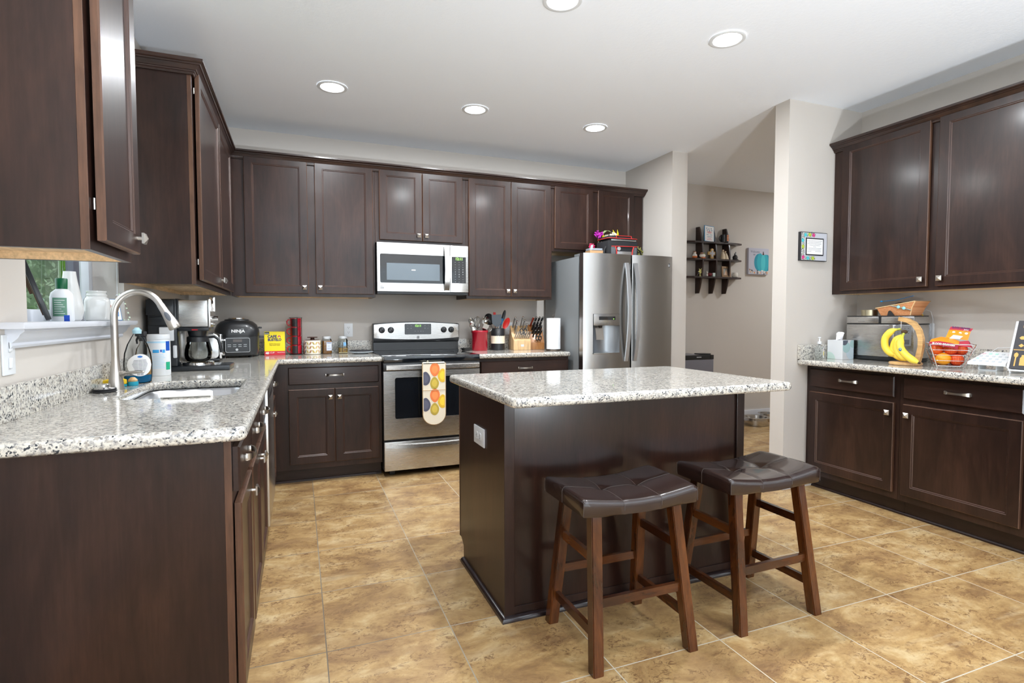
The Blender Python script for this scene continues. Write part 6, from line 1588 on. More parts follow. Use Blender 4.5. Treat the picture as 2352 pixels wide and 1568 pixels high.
# banana stand; local x runs toward the camera (-y)
BX, BY = 4.300, -2.610
t = thing('banana_stand', 'bent bamboo banana stand with round base', 'banana stand', (BX, BY, Z), R(-90))
b = B(M_BAMB); b.lathe([(0, 0), (0.082, 0), (0.087, 0.005), (0.087, 0.015), (0.082, 0.019), (0, 0.019)], n=44); b.obj('base', t, smooth=40)
b = B(M_BAMB); rr = []
for x, z, w_ in ((0.068, 0.019, 0.015), (0.078, 0.06, 0.015), (0.088, 0.115, 0.014), (0.088, 0.165, 0.014), (0.074, 0.215, 0.014), (0.045, 0.255, 0.014), (0.005, 0.276, 0.013), (-0.035, 0.284, 0.0125), (-0.045, 0.285, 0.0125)):
    rr.append((x, z, w_))
full = []
for i, (x, z, w_) in enumerate(rr):
    a, c_ = rr[max(0, i - 1)], rr[min(len(rr) - 1, i + 1)]
    d = Vector((c_[0] - a[0], 0, c_[1] - a[1])).normalized(); n_ = Vector((d.z, 0, -d.x))
    p = Vector((x, 0, z)); full.append([p + n_ * w_ + Vector((0, -0.011, 0)), p + n_ * w_ + Vector((0, 0.011, 0)), p - n_ * w_ + Vector((0, 0.011, 0)), p - n_ * w_ + Vector((0, -0.011, 0))])
b.rings(full); b.obj('arch', t, smooth=40)
b = B(M_CHROME); b.tube([(-0.033, 0, 0.272), (-0.033, 0, 0.225), (-0.028, -0.006, 0.216), (-0.022, -0.006, 0.222)], 0.0022, 6); b.obj('hook', t)
M_BAN = pm('banana_peel', srgb(236, 208, 72), 0.45, var=0.12, vscale=14); M_BTIP = pm('banana_tip', srgb(70, 52, 30), 0.8); M_BGRN = pm('banana_stem', srgb(176, 178, 70), 0.6)
def banana(label, pts, r=0.0185):
    t = thing('banana', label, 'banana', (BX, BY, Z), R(-90), 'bananas hanging on the stand')
    def cat(p, n=26):
        out = []; P = [Vector(q) for q in p]; P = [P[0] * 2 - P[1]] + P + [P[-1] * 2 - P[-2]]
        for i in range(1, len(P) - 2):
            for k in range(n // (len(P) - 3)):
                u = k / (n // (len(P) - 3)); p0, p1, p2, p3 = P[i - 1:i + 3]
                out.append(0.5 * ((2 * p1) + (p2 - p0) * u + (2 * p0 - 5 * p1 + 4 * p2 - p3) * u * u + (3 * p1 - p0 - 3 * p2 + p3) * u ** 3))
        out.append(P[-2]); return out
    c = cat(pts); n = len(c)
    rad = []
    for i in range(n):
        f = i / (n - 1)
        rad.append(r * (0.34 if f < 0.10 else min(1.0, 0.34 + (f - 0.10) * 5.0)) * (1.0 if f < 0.80 else max(0.30, 1 - ((f - 0.80) / 0.2) ** 2.2 * 0.75)))
    b = B(M_BAN); k0 = max(2, int(n * 0.10)); b.tube(c[k0:], rad[k0:], 10); b.obj('peel', t, smooth=40)
    b = B(M_BGRN); b.tube(c[:k0 + 1], [x * 1.02 for x in rad[:k0 + 1]], 8); b.obj('stem', t, smooth=50)
    b = B(M_BTIP); e = c[-1]; d = (c[-1] - c[-2]).normalized(); b.tube([e - d * 0.003, e + d * 0.006], [r * 0.42, r * 0.3], 8); b.obj('tip', t)
    return t
banana('leftmost banana curving outward to the left', [(-0.030, -0.010, 0.222), (-0.075, -0.02, 0.210), (-0.108, -0.03, 0.165), (-0.105, -0.035, 0.110), (-0.075, -0.035, 0.072), (-0.035, -0.03, 0.055)], 0.0205)
banana('banana hanging lowest behind the others', [(-0.008, -0.006, 0.195), (-0.045, -0.01, 0.165), (-0.065, -0.015, 0.115), (-0.055, -0.02, 0.070), (-0.02, -0.025, 0.046), (0.035, -0.03, 0.040)], 0.0205)
banana('middle banana of the bunch', [(-0.004, -0.016, 0.195), (-0.022, -0.035, 0.160), (-0.028, -0.045, 0.115), (-0.012, -0.052, 0.075), (0.02, -0.055, 0.048), (0.055, -0.055, 0.036)], 0.0185)
tb_ = banana('rightmost banana with a small blue sticker', [(0.000, -0.024, 0.195), (0.004, -0.055, 0.155), (0.015, -0.075, 0.115), (0.045, -0.085, 0.078), (0.090, -0.09, 0.045), (0.135, -0.09, 0.025)], 0.0205)
b = B(pm('sticker_blue', srgb(30, 110, 190), 0.4), MY); b.ball((0.033, -0.104, 0.100), 0.010, 8, 0, (0.9, 0.35, 1.0)); b.ball((0.035, -0.107, 0.101), 0.004, 6, 1, (1, 0.4, 1)); b.obj('sticker', tb_)
b = B(M_BTIP); b.ball((-0.004, -0.012, 0.205), 0.014, 8, 0, (1.3, 1.1, 0.9)); b.obj('crown', tb_)

# wire fruit basket
FX, FY, FR = 4.375, -2.805, R(-50)
def fx(x, y, z): return (FX + x * math.cos(FR) - y * math.sin(FR), FY + x * math.sin(FR) + y * math.cos(FR), Z + z)
t = thing('wire_fruit_basket', 'square chrome wire fruit basket', 'basket', (FX, FY, Z), FR)
def sqr(h_, z, r=0.02): return [(x, y, z) for x, y in rrect(-h_, h_, -h_, h_, r, 4)]
b = B(M_CHROME)
for h_, z in ((0.066, 0.010), (0.075, 0.042), (0.085, 0.075), (0.096, 0.105), (0.108, 0.138)): b.tube(sqr(h_, z), 0.0017 if z < 0.13 else 0.0028, 6, closed=True)
for k in range(-2, 3): b.tube([(-0.066, k * 0.025, 0.010), (0.066, k * 0.025, 0.010)], 0.0015, 6)
b.obj('wires', t)
for sx_, sy_ in ((-1, -1), (1, -1), (1, 1), (-1, 1)):
    b = B(M_CHROME); b.tube([(sx_ * 0.107, sy_ * 0.107, 0.140), (sx_ * 0.062, sy_ * 0.062, 0.003)], 0.0030, 8); b.ball((sx_ * 0.061, sy_ * 0.061, 0.0035), 0.0035, 5); b.obj('corner_leg', t)
M_ORG = pm('orange_peel', srgb(244, 160, 30), 0.4, bump=0.3, bscale=300, sss=0.05); M_BLO = pm('blood_orange_peel', srgb(226, 96, 34), 0.4, bump=0.3, bscale=300, var=0.25, vscale=12)
t = thing('orange', 'bright loose orange at the front left of the wire basket', 'orange', fx(-0.028, -0.028, 0.0495))
b = B(M_ORG); b.ball((0, 0, 0), 0.038, 14, 0, (1, 1, 0.95)); b.obj('fruit', t, smooth=80)
for i, (x, y, z, lb) in enumerate(((0.035, -0.030, 0.046, 'netted blood orange at the bottom right of the wire basket'), (0.030, 0.038, 0.046, 'netted blood orange at the back of the wire basket'), (-0.036, 0.040, 0.046, 'netted blood orange deep at the back left of the wire basket'), (-0.052, 0.010, 0.102, 'netted blood orange at the upper left of the wire basket'), (0.006, -0.022, 0.108, 'netted blood orange in the upper middle of the wire basket'), (0.058, 0.012, 0.104, 'netted blood orange at the upper right of the wire basket'))):
    t = thing('orange', lb, 'orange', fx(x, y, z), group='blood oranges in the net bag')
    b = B(M_BLO); b.ball((0, 0, 0), 0.0335, 12); b.obj('fruit', t, smooth=80)
t = thing('orange_net_bag', 'red net bag with an orange and red printed header', 'net bag', fx(0, 0.035, 0), FR)
M_NET = pm('red_net', srgb(196, 40, 40), 0.6); M_BAGR = pm('header_red', srgb(178, 18, 50), 0.4); M_BAGO = pm('header_orange', srgb(246, 150, 40), 0.4)
b = B(M_NET)
cen = [(0.006, -0.057, 0.108), (0.058, -0.023, 0.104), (0.035, -0.065, 0.046)]
for c in cen:
    for k in range(9):
        a = math.pi * k / 9
        b.tube([(c[0] + 0.0345 * math.cos(2 * math.pi * j / 16) * math.cos(a), c[1] + 0.0345 * math.cos(2 * math.pi * j / 16) * math.sin(a), c[2] + 0.0345 * math.sin(2 * math.pi * j / 16)) for j in range(16)], 0.0006, 4, closed=True)
    for k in range(1, 7):
        z_ = -0.0345 + 0.0125 * k * 0.9; r_ = math.sqrt(max(0, 0.0345 ** 2 - z_ ** 2))
        b.tube([(c[0] + r_ * math.cos(2 * math.pi * j / 16), c[1] + r_ * math.sin(2 * math.pi * j / 16), c[2] + z_) for j in range(16)], 0.0006, 4, closed=True)
b.obj('net', t, smooth=0)
def sheet(pts_lo, pts_hi, mat, name, th=0.0012):
    b = B(mat); a = [Vector(p) for p in pts_lo]; c = [Vector(p) for p in pts_hi]
    b.rings([[p for p in a], [p for p in c], [p + Vector((0, th, 0)) for p in c], [p + Vector((0, th, 0)) for p in a], [p for p in a]], 0, False, False, closed=False)
    return b.obj(name, t, smooth=60)
lo = [(-0.105, -0.092, 0.128), (-0.06, -0.106, 0.130), (0.0, -0.104, 0.118), (0.03, -0.098, 0.108)]
hi = [(-0.10, -0.090, 0.150), (-0.055, -0.104, 0.156), (0.0, -0.104, 0.145), (0.035, -0.098, 0.134)]
f1 = sheet(lo, hi, M_BAGR, 'label_band')
sheet(hi, [(-0.085, -0.05, 0.165), (-0.04, -0.06, 0.180), (0.01, -0.06, 0.172), (0.045, -0.06, 0.155)], M_BAGO, 'label_film')
sheet([(-0.02, -0.06, 0.175), (0.02, -0.065, 0.176), (0.055, -0.06, 0.165), (0.085, -0.05, 0.160)], [(0.0, -0.035, 0.222), (0.035, -0.036, 0.220), (0.07, -0.036, 0.215), (0.10, -0.034, 0.212)], M_BAGO, 'header_film')
sheet([(0.0, -0.035, 0.222), (0.035, -0.036, 0.220), (0.07, -0.036, 0.215), (0.10, -0.034, 0.212)], [(0.008, -0.032, 0.240), (0.043, -0.032, 0.238), (0.078, -0.032, 0.233), (0.112, -0.030, 0.228)], M_BAGR, 'header_band')
b = B(M_LT); b.prism([(-0.005, 0.170), (0.045, 0.168), (0.060, 0.184), (0.015, 0.192)], -0.064, -0.063, 'y'); b.obj('white_patch', t, smooth=0)
text('bag_lettering', 'BLOOD ORANGES', 0.016, M_LT, t, (-0.037, -0.1085, 0.137), (R(84), R(6), 0), sx=0.80, bold=0.0006)
text('bag_lettering', 'BLOOD ORANGES', 0.014, pm('plum_print', srgb(90, 30, 90), 0.5), t, (0.055, -0.0345, 0.2315), (R(78), R(7), 0), sx=0.72, bold=0.0006)
text('bag_lettering', 'Juicy', 0.012, M_LT, t, (0.078, -0.0395, 0.2215), (R(78), R(6), 0))
b = B(M_LT, M_BAGR); b.ball((0.02, -0.0445, 0.207), 0.006, 6, 0, (1.3, 0.2, 1)); b.ball((0.05, -0.0455, 0.202), 0.007, 6, 0, (1, 0.2, 1)); b.ball((0.078, -0.0445, 0.200), 0.006, 6, 0, (1.3, 0.2, 1)); b.obj('header_print', t)
b = B(pm('pink_net', srgb(204, 60, 80), 0.6)); b.rings([[(0.02, -0.055, 0.150), (0.088, -0.045, 0.158), (0.100, -0.02, 0.15)], [(0.03, -0.06, 0.128), (0.098, -0.045, 0.12), (0.118, -0.01, 0.11)]], 0, False, False, closed=False); b.obj('net_gather', t, smooth=0)

# outlet with chargers on the right wall
t = outlet('wall_outlet', 'white outlet on the right wall behind the chargers', (4.6668, -2.515, 1.12), (0, 0, R(-90)))
def chg(label, y, z, w_, h_, d_, x=4.6598):
    t = thing('charger', label, 'charger', (x, y, z), R(-90))
    b = B(M_WHITE); b.box(-w_ / 2, w_ / 2, -d_, 0, 0, h_, 0.004); b.obj('housing', t)
    return t
t = chg('upper white plug-in charger with a yellow tipped cable', -2.475, 1.125, 0.068, 0.090, 0.045)
b = B(pm('yellow_plug', srgb(236, 200, 40), 0.4)); b.lathe([(0, 0.0902), (0.006, 0.0902), (0.006, 0.098), (0.004, 0.112), (0, 0.112)], (0.015, -0.02, 0)); b.obj('cable_plug', t)
b = B(M_WHITE); b.tube([(0.015, -0.02, 0.110), (0.018, -0.02, 0.13), (0.035, -0.015, 0.142), (0.06, -0.010, 0.13), (0.072, -0.006, 0.08), (0.070, -0.004, 0.0), (0.066, -0.004, -0.10)], 0.0018, 6); b.obj('cable', t)
t = chg('lower white plug-in charger above the backsplash', -2.470, 1.027, 0.056, 0.094, 0.04)
b = B(M_WHITE); b.tube([(0.0, -0.02, 0.0), (0.0, -0.025, -0.03), (0.03, -0.04, -0.06), (0.05, -0.045, -0.097)], 0.0018, 6); b.obj('cable', t)

# white keypad phone and its cable; local x runs toward the camera
t = thing('desk_phone', 'white desk phone keypad tilted on a small foot', 'phone', (4.37, -3.022, Z), R(-90))
b = B(M_WHITE); b.rings([[(-0.085, -0.055, 0.030), (0.095, -0.055, 0.030), (0.080, 0.055, 0.085), (-0.055, 0.055, 0.085)], [(-0.085, -0.055, 0.044), (0.095, -0.055, 0.044), (0.080, 0.055, 0.101), (-0.055, 0.055, 0.101)]]); b.obj('housing', t, smooth=0)
b = B(pm('pale_grey_key', srgb(190, 196, 200), 0.5), pm('mint_key', srgb(170, 220, 206), 0.5), pm('pink_key', srgb(232, 190, 196), 0.5))
for i in range(5):
    for j in range(4):
        x = -0.058 + i * 0.030 + j * 0.003 ; y = -0.042 + j * 0.024; z = 0.0445 + (y + 0.055) / 0.11 * 0.057
        b.rings([[(x - 0.007, y - 0.005, z + 0.0005 - 0.0026), (x + 0.007, y - 0.005, z + 0.0005 - 0.0026), (x + 0.007, y + 0.005, z + 0.003), (x - 0.007, y + 0.005, z + 0.003)], [(x - 0.006, y - 0.004, z + 0.0016 - 0.0021), (x + 0.006, y - 0.004, z + 0.0016 - 0.0021), (x + 0.006, y + 0.004, z + 0.0045), (x - 0.006, y + 0.004, z + 0.0045)]], 1 if (j == 3 and i in (1, 2)) or (j == 1 and i == 0) else (2 if j == 3 and i in (0, 4) else 0))
b.obj('keys', t, smooth=0)
b = B(pm('foot_grey', srgb(206, 212, 216), 0.4)); b.box(-0.045, 0.045, -0.03, 0.03, 0.0, 0.005, 0.001).box(-0.045, -0.038, -0.03, 0.03, 0.005, 0.044, 0.001).box(0.038, 0.045, -0.03, 0.03, 0.005, 0.044, 0.001); b.obj('foot', t)
b = B(M_WHITE); b.tube([(-0.06, 0.056, 0.09), (-0.10, 0.08, 0.085), (-0.105, 0.10, 0.05), (-0.095, 0.08, 0.012), (-0.12, 0.10, 0.004), (-0.17, 0.16, 0.004), (-0.19, 0.19, 0.03)], 0.0024, 6).tube([(-0.085, 0.10, 0.07), (-0.03, 0.12, 0.12), (0.04, 0.12, 0.125), (0.12, 0.12, 0.10)], 0.0024, 6); b.obj('cable', t, smooth=60)
# spiral cookbook on a white wire stand
t = thing('cookbook', 'dark spiral-bound recipe book printed with gold utensils', 'book', (4.305, -3.125, Z + 0.022), rot=(0, 0, 0))
t.rotation_euler = Matrix(((0, 0.30, 0.954), (-1, 0, 0), (0, -0.954, 0.30))).transposed().to_euler() if False else (R(-17), 0, R(-90))
M_GOLD = pm('gold_print', srgb(196, 156, 84), 0.4, 0.3); M_COVER = pm('charcoal_cover', srgb(52, 50, 54), 0.5)
b = B(M_COVER); b.box(0.012, 0.215, -0.002, 0.0, 0.0, 0.265); b.box(0.012, 0.215, 0.014, 0.016, 0.0, 0.265); b.obj('cover', t, smooth=0)
b = B(M_PAPER); b.box(0.0, 0.212, 0.0004, 0.0136, 0.003, 0.262); b.obj('pages', t, smooth=0)
b = B(M_WHITE)
for k in range(34): b.tube([(0.004 + 0.008 * math.cos(2 * math.pi * j / 10), 0.007 + 0.010 * math.sin(2 * math.pi * j / 10), 0.008 + k * 0.0075) for j in range(10)], 0.0009, 4, closed=True)
b.obj('spiral', t, smooth=0)
def gold(polys):
    for p in polys:
        b = B(M_GOLD); b.prism(p, -0.0026, -0.0021, 'y'); b.obj('gold_print', t, smooth=0)
def rot2(p, a, c): return [(c[0] + math.cos(R(a)) * x - math.sin(R(a)) * z, c[1] + math.sin(R(a)) * x + math.cos(R(a)) * z) for x, z in p]
spn = [(-0.003, -0.035), (0.003, -0.035), (0.003, 0.012), (0.009, 0.020), (0.009, 0.032), (0.0, 0.040), (-0.009, 0.032), (-0.009, 0.020), (-0.003, 0.012)]
jr = [(-0.016, -0.025), (0.016, -0.025), (0.017, 0.015), (0.012, 0.022), (0.012, 0.032), (-0.012, 0.032), (-0.012, 0.022), (-0.017, 0.015)]
gold([rot2(spn, 0, (0.032, 0.050)), rot2(jr, 0, (0.068, 0.045)), [(0.016, 0.102), (0.21, 0.102), (0.21, 0.106), (0.016, 0.106)], rot2(spn, 90, (0.07, 0.170)), rot2(spn, 55, (0.07, 0.215)), rot2(jr, 30, (0.13, 0.155)), rot2([(-0.012, 0), (0, 0.010), (0.012, 0), (0, -0.010)], 0, (0.045, 0.128)), rot2(spn, 0, (0.12, 0.05)), rot2(jr, 0, (0.17, 0.05)), rot2(spn, -30, (0.16, 0.21))])
t = thing('book_stand', 'white wire book stand under the recipe book', 'book stand', (4.305, -3.125, Z), R(-90))
b = B(M_WHITE); b.tube([(0.03, -0.030, 0.012), (0.03, -0.028, 0.003), (0.03, 0.10, 0.003), (0.03, 0.115, 0.003), (0.03, 0.085, 0.20), (0.17, 0.085, 0.20), (0.17, 0.115, 0.003), (0.17, -0.028, 0.003), (0.17, -0.030, 0.012)], 0.003, 8).tube([(0.02, -0.012, 0.017), (0.18, -0.012, 0.017)], 0.003, 8).tube([(0.03, -0.030, 0.012), (0.02, -0.034, 0.034)], 0.003, 8).tube([(0.17, -0.030, 0.012), (0.18, -0.034, 0.034)], 0.003, 8).box(0.02, 0.18, -0.03, 0.03, 0.013, 0.018, 0.001); b.obj('wire_frame', t)

# ------------------------------------------------------------------ picture on the wall stub
t = thing('framed_verse', 'framed verse with colourful patterned border on the wall stub', 'framed print', (4.190, -2.0125, 1.716))
W2, H2 = 0.127, 0.100
b = B(M_BLKMAT); b.box(-W2, W2, -0.022, -0.0005, -H2, H2, 0.001); b.obj('frame', t, smooth=0)
b = B(pm('grey_card', srgb(196, 198, 206), 0.6)); b.box(-W2 + 0.005, W2 - 0.005, -0.0235, -0.0221, -H2 + 0.004, H2 - 0.004); bk = b.obj('backing_card', t, smooth=0)
tq = NT('lace_pattern'); vv = tq.n('TexVoronoi', feature='DISTANCE_TO_EDGE'); vv.inputs['Scale'].default_value = 110
tq.l(tq.map(), vv.inputs['Vector']); tq.l(tq.ramp(vv.outputs['Distance'], [(0.06, srgb(40, 40, 44)), (0.14, srgb(214, 216, 210))]), tq.b.inputs['Base Color'])
b = B(MATS['lace_pattern']); b.box(-W2 + 0.006, -W2 + 0.034, -0.0242, -0.0236, -H2 + 0.005, H2 - 0.005).box(-W2 + 0.034, 0.01, -0.0242, -0.0236, H2 - 0.032, H2 - 0.005).box(-W2 + 0.034, 0.01, -0.0242, -0.0236, -H2 + 0.005, -H2 + 0.032); b.obj('patterned_border', t, smooth=0)
for i, (x, z, c_) in enumerate(((-0.085, 0.078, (70, 190, 200)), (-0.045, 0.082, (176, 196, 60)), (-0.008, 0.080, (206, 60, 130)), (-0.108, -0.003, (176, 196, 60)), (-0.105, -0.078, (206, 60, 130)), (-0.06, -0.082, (70, 190, 200)), (-0.012, -0.082, (176, 196, 60)), (-0.112, 0.040, (70, 190, 200)))):
    b = B(pm('flower_print_%s' % ('teal', 'lime', 'pink')[[(70, 190, 200), (176, 196, 60), (206, 60, 130)].index(c_)], srgb(*c_), 0.6))
    pts = [(x + (0.013 + 0.004 * math.cos(k * 2 * math.pi * 5 / 30)) * math.cos(2 * math.pi * k / 30), z + (0.013 + 0.004 * math.cos(k * 2 * math.pi * 5 / 30)) * math.sin(2 * math.pi * k / 30)) for k in range(30)]
    pts = [(max(-W2 + 0.006, p), max(-H2 + 0.005, min(H2 - 0.005, q))) for p, q in pts]; b.prism(pts, -0.0248, -0.0243, 'y'); b.obj('flower_print', t, smooth=0)
b = B(M_BLKMAT); b.box(-0.082, 0.088, -0.0262, -0.0236, -0.062, 0.060); b.obj('inner_frame', t, smooth=0)
b = B(M_PAPER); b.box(-0.074, 0.080, -0.0268, -0.0262, -0.054, 0.052); pg = b.obj('verse_page', t, smooth=0)
b = B(pm('grey_text', srgb(120, 122, 130), 0.7))
for k, (w0, w1) in enumerate(((-0.066, 0.070), (-0.060, 0.064), (-0.066, 0.071), (-0.050, 0.056), (-0.012, 0.018), (-0.064, 0.068), (-0.058, 0.062), (-0.066, -0.03), (0.008, 0.068))):
    z = 0.040 - k * 0.0105 if k < 8 else 0.040 - 7 * 0.0105
    x = w0
    while x < w1 - 0.006:
        ww = random.uniform(0.006, 0.014); b.box(x, min(w1, x + ww), -0.0271, -0.0268, z - 0.0013, z + 0.0013); x += ww + 0.003
b.obj('verse_text', pg, smooth=0)
b = B(M_BLKMAT); b.tube([(-0.015, -0.003, H2), (0.0, -0.003, H2 + 0.006), (0.015, -0.003, H2)], 0.001, 5); b.obj('hanger', t)

# ------------------------------------------------------------------ hallway: curio shelf
t = thing('curio_shelf', 'dark wooden wall shelf with three curved uprights in the hallway', 'shelf', (5.19, 0.1695, 0))
for x in (-0.185, 0.005, 0.195):
    b = B(M_WOOD); pr_ = []
    for k in range(13):
        f = k / 12; z = 1.492 + 0.745 * f; d_ = 0.035 + 0.085 * math.sin(math.pi * min(1, max(0, f * 0.92 + 0.04))) ** 0.8
        pr_.append((-d_, z))
    pr_ = [(0, 1.492)] + pr_ + [(0, 2.237)]
    b.prism([(p[0], p[1]) for p in pr_], x - 0.009, x + 0.009, 'x'); b.obj('upright', t, smooth=30)
for z in (1.662, 1.862, 2.052):
    b = B(M_WOODX); b.prism([(-0.395, -0.085), (-0.30, -0.115), (0.0, -0.122), (0.30, -0.115), (0.395, -0.085), (0.395, 0.0), (-0.395, 0.0)], z, z + 0.018, 'z'); b.obj('shelf_board', t, smooth=0)
Y0 = 0.095
Z1, Z2, Z3 = 2.0702, 1.8802, 1.6802
t = thing('framed_invitation', 'small blue-edged framed invitation leaning on the top shelf', 'picture frame', (5.108, 0.075, Z1), rot=(R(-6), R(4), 0))
b = B(pm('frame_blue', srgb(50, 140, 190), 0.4)); b.box(-0.068, 0.068, 0.0, 0.008, 0.0, 0.182, 0.001); b.obj('frame', t, smooth=0)
b = B(M_PAPER); b.box(-0.062, 0.062, -0.0008, 0.0, 0.006, 0.176); ps = b.obj('card', t, smooth=0)
b = B(pm('teal_flag', srgb(60, 130, 160), 0.6), pm('red_text', srgb(214, 110, 120), 0.6))
for k in range(3):
    for j in range(2): x = -0.038 + k * 0.032 + j * 0.008; z = 0.155 - j * 0.020 - 0.006 * (k == 1); b.prism([(x - 0.009, z), (x + 0.009, z), (x, z - 0.014)], -0.0014, -0.0009, 'y')
for k, (a, c_) in enumerate(((-0.03, 0.03), (-0.035, 0.035), (-0.02, 0.022), (-0.04, -0.012), (0.008, 0.04), (-0.03, 0.035), (-0.025, 0.025), (-0.035, 0.032))):
    z = (0.112, 0.104, 0.096, 0.078, 0.078, 0.056, 0.040, 0.022)[k]; b.box(a, c_, -0.0014, -0.0009, z, z + 0.004, mi=1 if k not in (3, 4, 5) else 0)
b.obj('card_print', ps, smooth=0)
t = thing('coffee_mug', 'black mug with orange print on the top hallway shelf', 'mug', (5.322, 0.075, Z1), R(0))
b = B(M_BLACK); b.lathe([(0, 0), (0.040, 0), (0.045, 0.004), (0.046, 0.086), (0.042, 0.086), (0.041, 0.008), (0, 0.008)], n=30); b.obj('body', t, smooth=50)
b = B(M_BLACK); b.tube([(-0.044, 0, 0.07), (-0.068, 0, 0.068), (-0.076, 0, 0.045), (-0.066, 0, 0.022), (-0.044, 0, 0.018)], 0.005, 8); b.obj('handle', t, smooth=60)
MOP = pm('orange_print', srgb(214, 120, 50), 0.5)
for k in range(4): wrap_label(t, 0.046, 0.046, 262, 300, 0.014 + k * 0.018, 0.026 + k * 0.018, MOP, 'print', 6)
MWF, MBF, MOF = pm('figurine_white', srgb(226, 222, 214), 0.5), pm('figurine_brown', srgb(134, 98, 76), 0.6), pm('figurine_orange', srgb(222, 120, 60), 0.6)
t = thing('bird_figurine', 'standing snowbird figurine with brown cap on the middle shelf', 'figurine', (4.925, Y0, Z2))
b = B(MWF); b.ball((0, 0, 0.028), 0.026, 10, 0, (1, 1, 1.05)); b.ball((0, 0, 0.062), 0.016, 8); b.obj('body', t, smooth=80)
b = B(MBF); b.ball((-0.002, 0.002, 0.070), 0.0165, 8, 0, (1.05, 1, 0.75)); b.obj('cap', t, smooth=80)
b = B(MOF); b.lathe([(0.001, 0.0), (0.0265, 0.006), (0.0275, 0.018), (0.0265, 0.024)], (0, 0, 0.0), 20, cap=False); b.ball((0.004, -0.015, 0.060), 0.004, 5, 0, (1, 2, 1)); b.obj('scarf', t, smooth=80)
t = thing('bird_figurine', 'squat bird figurine with orange feet beside the standing one', 'figurine', (5.005, Y0 - 0.03, Z2))
b = B(MWF); b.ball((0, 0, 0.030), 0.028, 10, 0, (1.35, 1, 0.8)); b.obj('body', t, smooth=80)
b = B(MBF); b.ball((-0.012, -0.004, 0.052), 0.018, 8, 0, (1.2, 1, 0.85)); b.obj('head', t, smooth=80)
b = B(MOF); b.box(-0.018, 0.030, -0.022, 0.01, 0.0, 0.008, 0.003); b.obj('feet', t)
b = B(pm('figurine_green', srgb(140, 150, 70), 0.6)); b.ball((0.022, 0, 0.052), 0.011, 7); b.obj('wreath', t, smooth=80)
t = thing('cross_ornament', 'gold and grey standing cross on the middle shelf', 'cross', (5.140, 0.07, Z2))
def crs(a, c_, e): return [(-a, -c_), (-a, -e), (a, -e), (a, -c_), (c_, -a), (c_, -a)]
cp_ = [(-0.022, 0.0), (0.022, 0.0), (0.018, 0.042), (0.056, 0.040), (0.060, 0.060), (0.056, 0.080), (0.018, 0.078), (0.020, 0.108), (0.0, 0.116), (-0.020, 0.108), (-0.018, 0.078), (-0.056, 0.080), (-0.060, 0.060), (-0.056, 0.040), (-0.018, 0.042)]
b = B(pm('antique_gold', srgb(176, 142, 84), 0.5, 0.2, bump=0.6, bscale=120)); b.prism(cp_, -0.008, 0.008, 'y', bev=0.003); b.obj('cross_body', t, smooth=40)
b = B(pm('grey_inlay', srgb(160, 162, 172), 0.5)); b.prism([(x * 0.58, 0.058 + (z - 0.058) * 0.62) for x, z in cp_], -0.0105, -0.0082, 'y'); b.obj('inlay', t, smooth=0)
t = thing('couple_figurine', 'pale carved figurine of a standing couple on the middle shelf', 'figurine', (5.318, Y0 - 0.02, Z2))
MPL = pm('carved_ivory', srgb(206, 190, 164), 0.6, bump=0.3, bscale=90)
b = B(MPL); b.lathe([(0, 0), (0.030, 0), (0.026, 0.03), (0.016, 0.075), (0.012, 0.085), (0, 0.088)], (-0.016, 0, 0), 18).lathe([(0, 0), (0.032, 0), (0.026, 0.03), (0.014, 0.06), (0.010, 0.07), (0, 0.074)], (0.020, -0.008, 0), 18); b.ball((-0.014, 0, 0.098), 0.012, 8).ball((0.014, -0.006, 0.083), 0.011, 8); b.obj('robed_figures', t, smooth=60)
b = B(MBF); b.ball((-0.014, 0.003, 0.102), 0.0125, 8).ball((0.016, -0.002, 0.087), 0.0115, 8); b.obj('hair', t, smooth=80)
t = thing('dark_figurine', 'small black and silver figurine at the right of the middle shelf', 'figurine', (5.500, Y0, Z2))
b = B(M_CHAR); b.lathe([(0, 0), (0.036, 0), (0.038, 0.006), (0.026, 0.014), (0.030, 0.035), (0.018, 0.055), (0, 0.058)], n=18); b.obj('body', t, smooth=50)
b = B(M_DISP); b.ball((0.0, 0, 0.068), 0.013, 8).ball((0.012, -0.01, 0.038), 0.011, 7).ball((-0.004, -0.01, 0.088), 0.007, 6).ball((0.010, 0, 0.086), 0.007, 6); b.obj('silver_details', t, smooth=80)
t = thing('star_flower_ornament', 'pale yellow star flower ornament on the bottom shelf', 'ornament', (4.985, Y0 - 0.02, Z3))
b = B(pm('pale_yellow', srgb(222, 216, 140), 0.6))
for k in range(6):
    a = R(k * 60 + 10); c_ = Vector((0, -0.004, 0.056)); d = Vector((math.cos(a), -0.15, math.sin(a))); n_ = Vector((-math.sin(a), 0, math.cos(a)))
    b.rings([[c_ + d * r + n_ * w_, c_ + d * r + Vector((0, -0.003, 0)), c_ + d * r - n_ * w_, c_ + d * r + Vector((0, 0.003, 0))] for r, w_ in ((0.004, 0.004), (0.016, 0.009), (0.038, 0.001))])
b.lathe([(0, 0), (0.012, 0), (0.005, 0.01), (0.003, 0.055), (0, 0.056)], n=12); b.obj('petals', t, smooth=30)
b = B(M_DISP); b.tube([(-0.045, 0, 0.002), (-0.012, 0.003, 0.045)], 0.0015, 5); b.obj('wire_prop', t)
t = thing('rose_ornament', 'dark red rose ornament beside a small white bunny on the bottom shelf', 'ornament', (5.118, Y0 - 0.02, Z3))
b = B(pm('burgundy', srgb(104, 20, 28), 0.6)); b.ball((0, 0, 0.022), 0.022, 9, 0, (1.3, 1, 0.95)).ball((0.014, -0.012, 0.026), 0.013, 7); b.obj('rose', t, smooth=80)
t = thing('bunny_figurine', 'tiny white bunny figurine on the bottom shelf', 'figurine', (5.072, Y0 - 0.03, Z3))
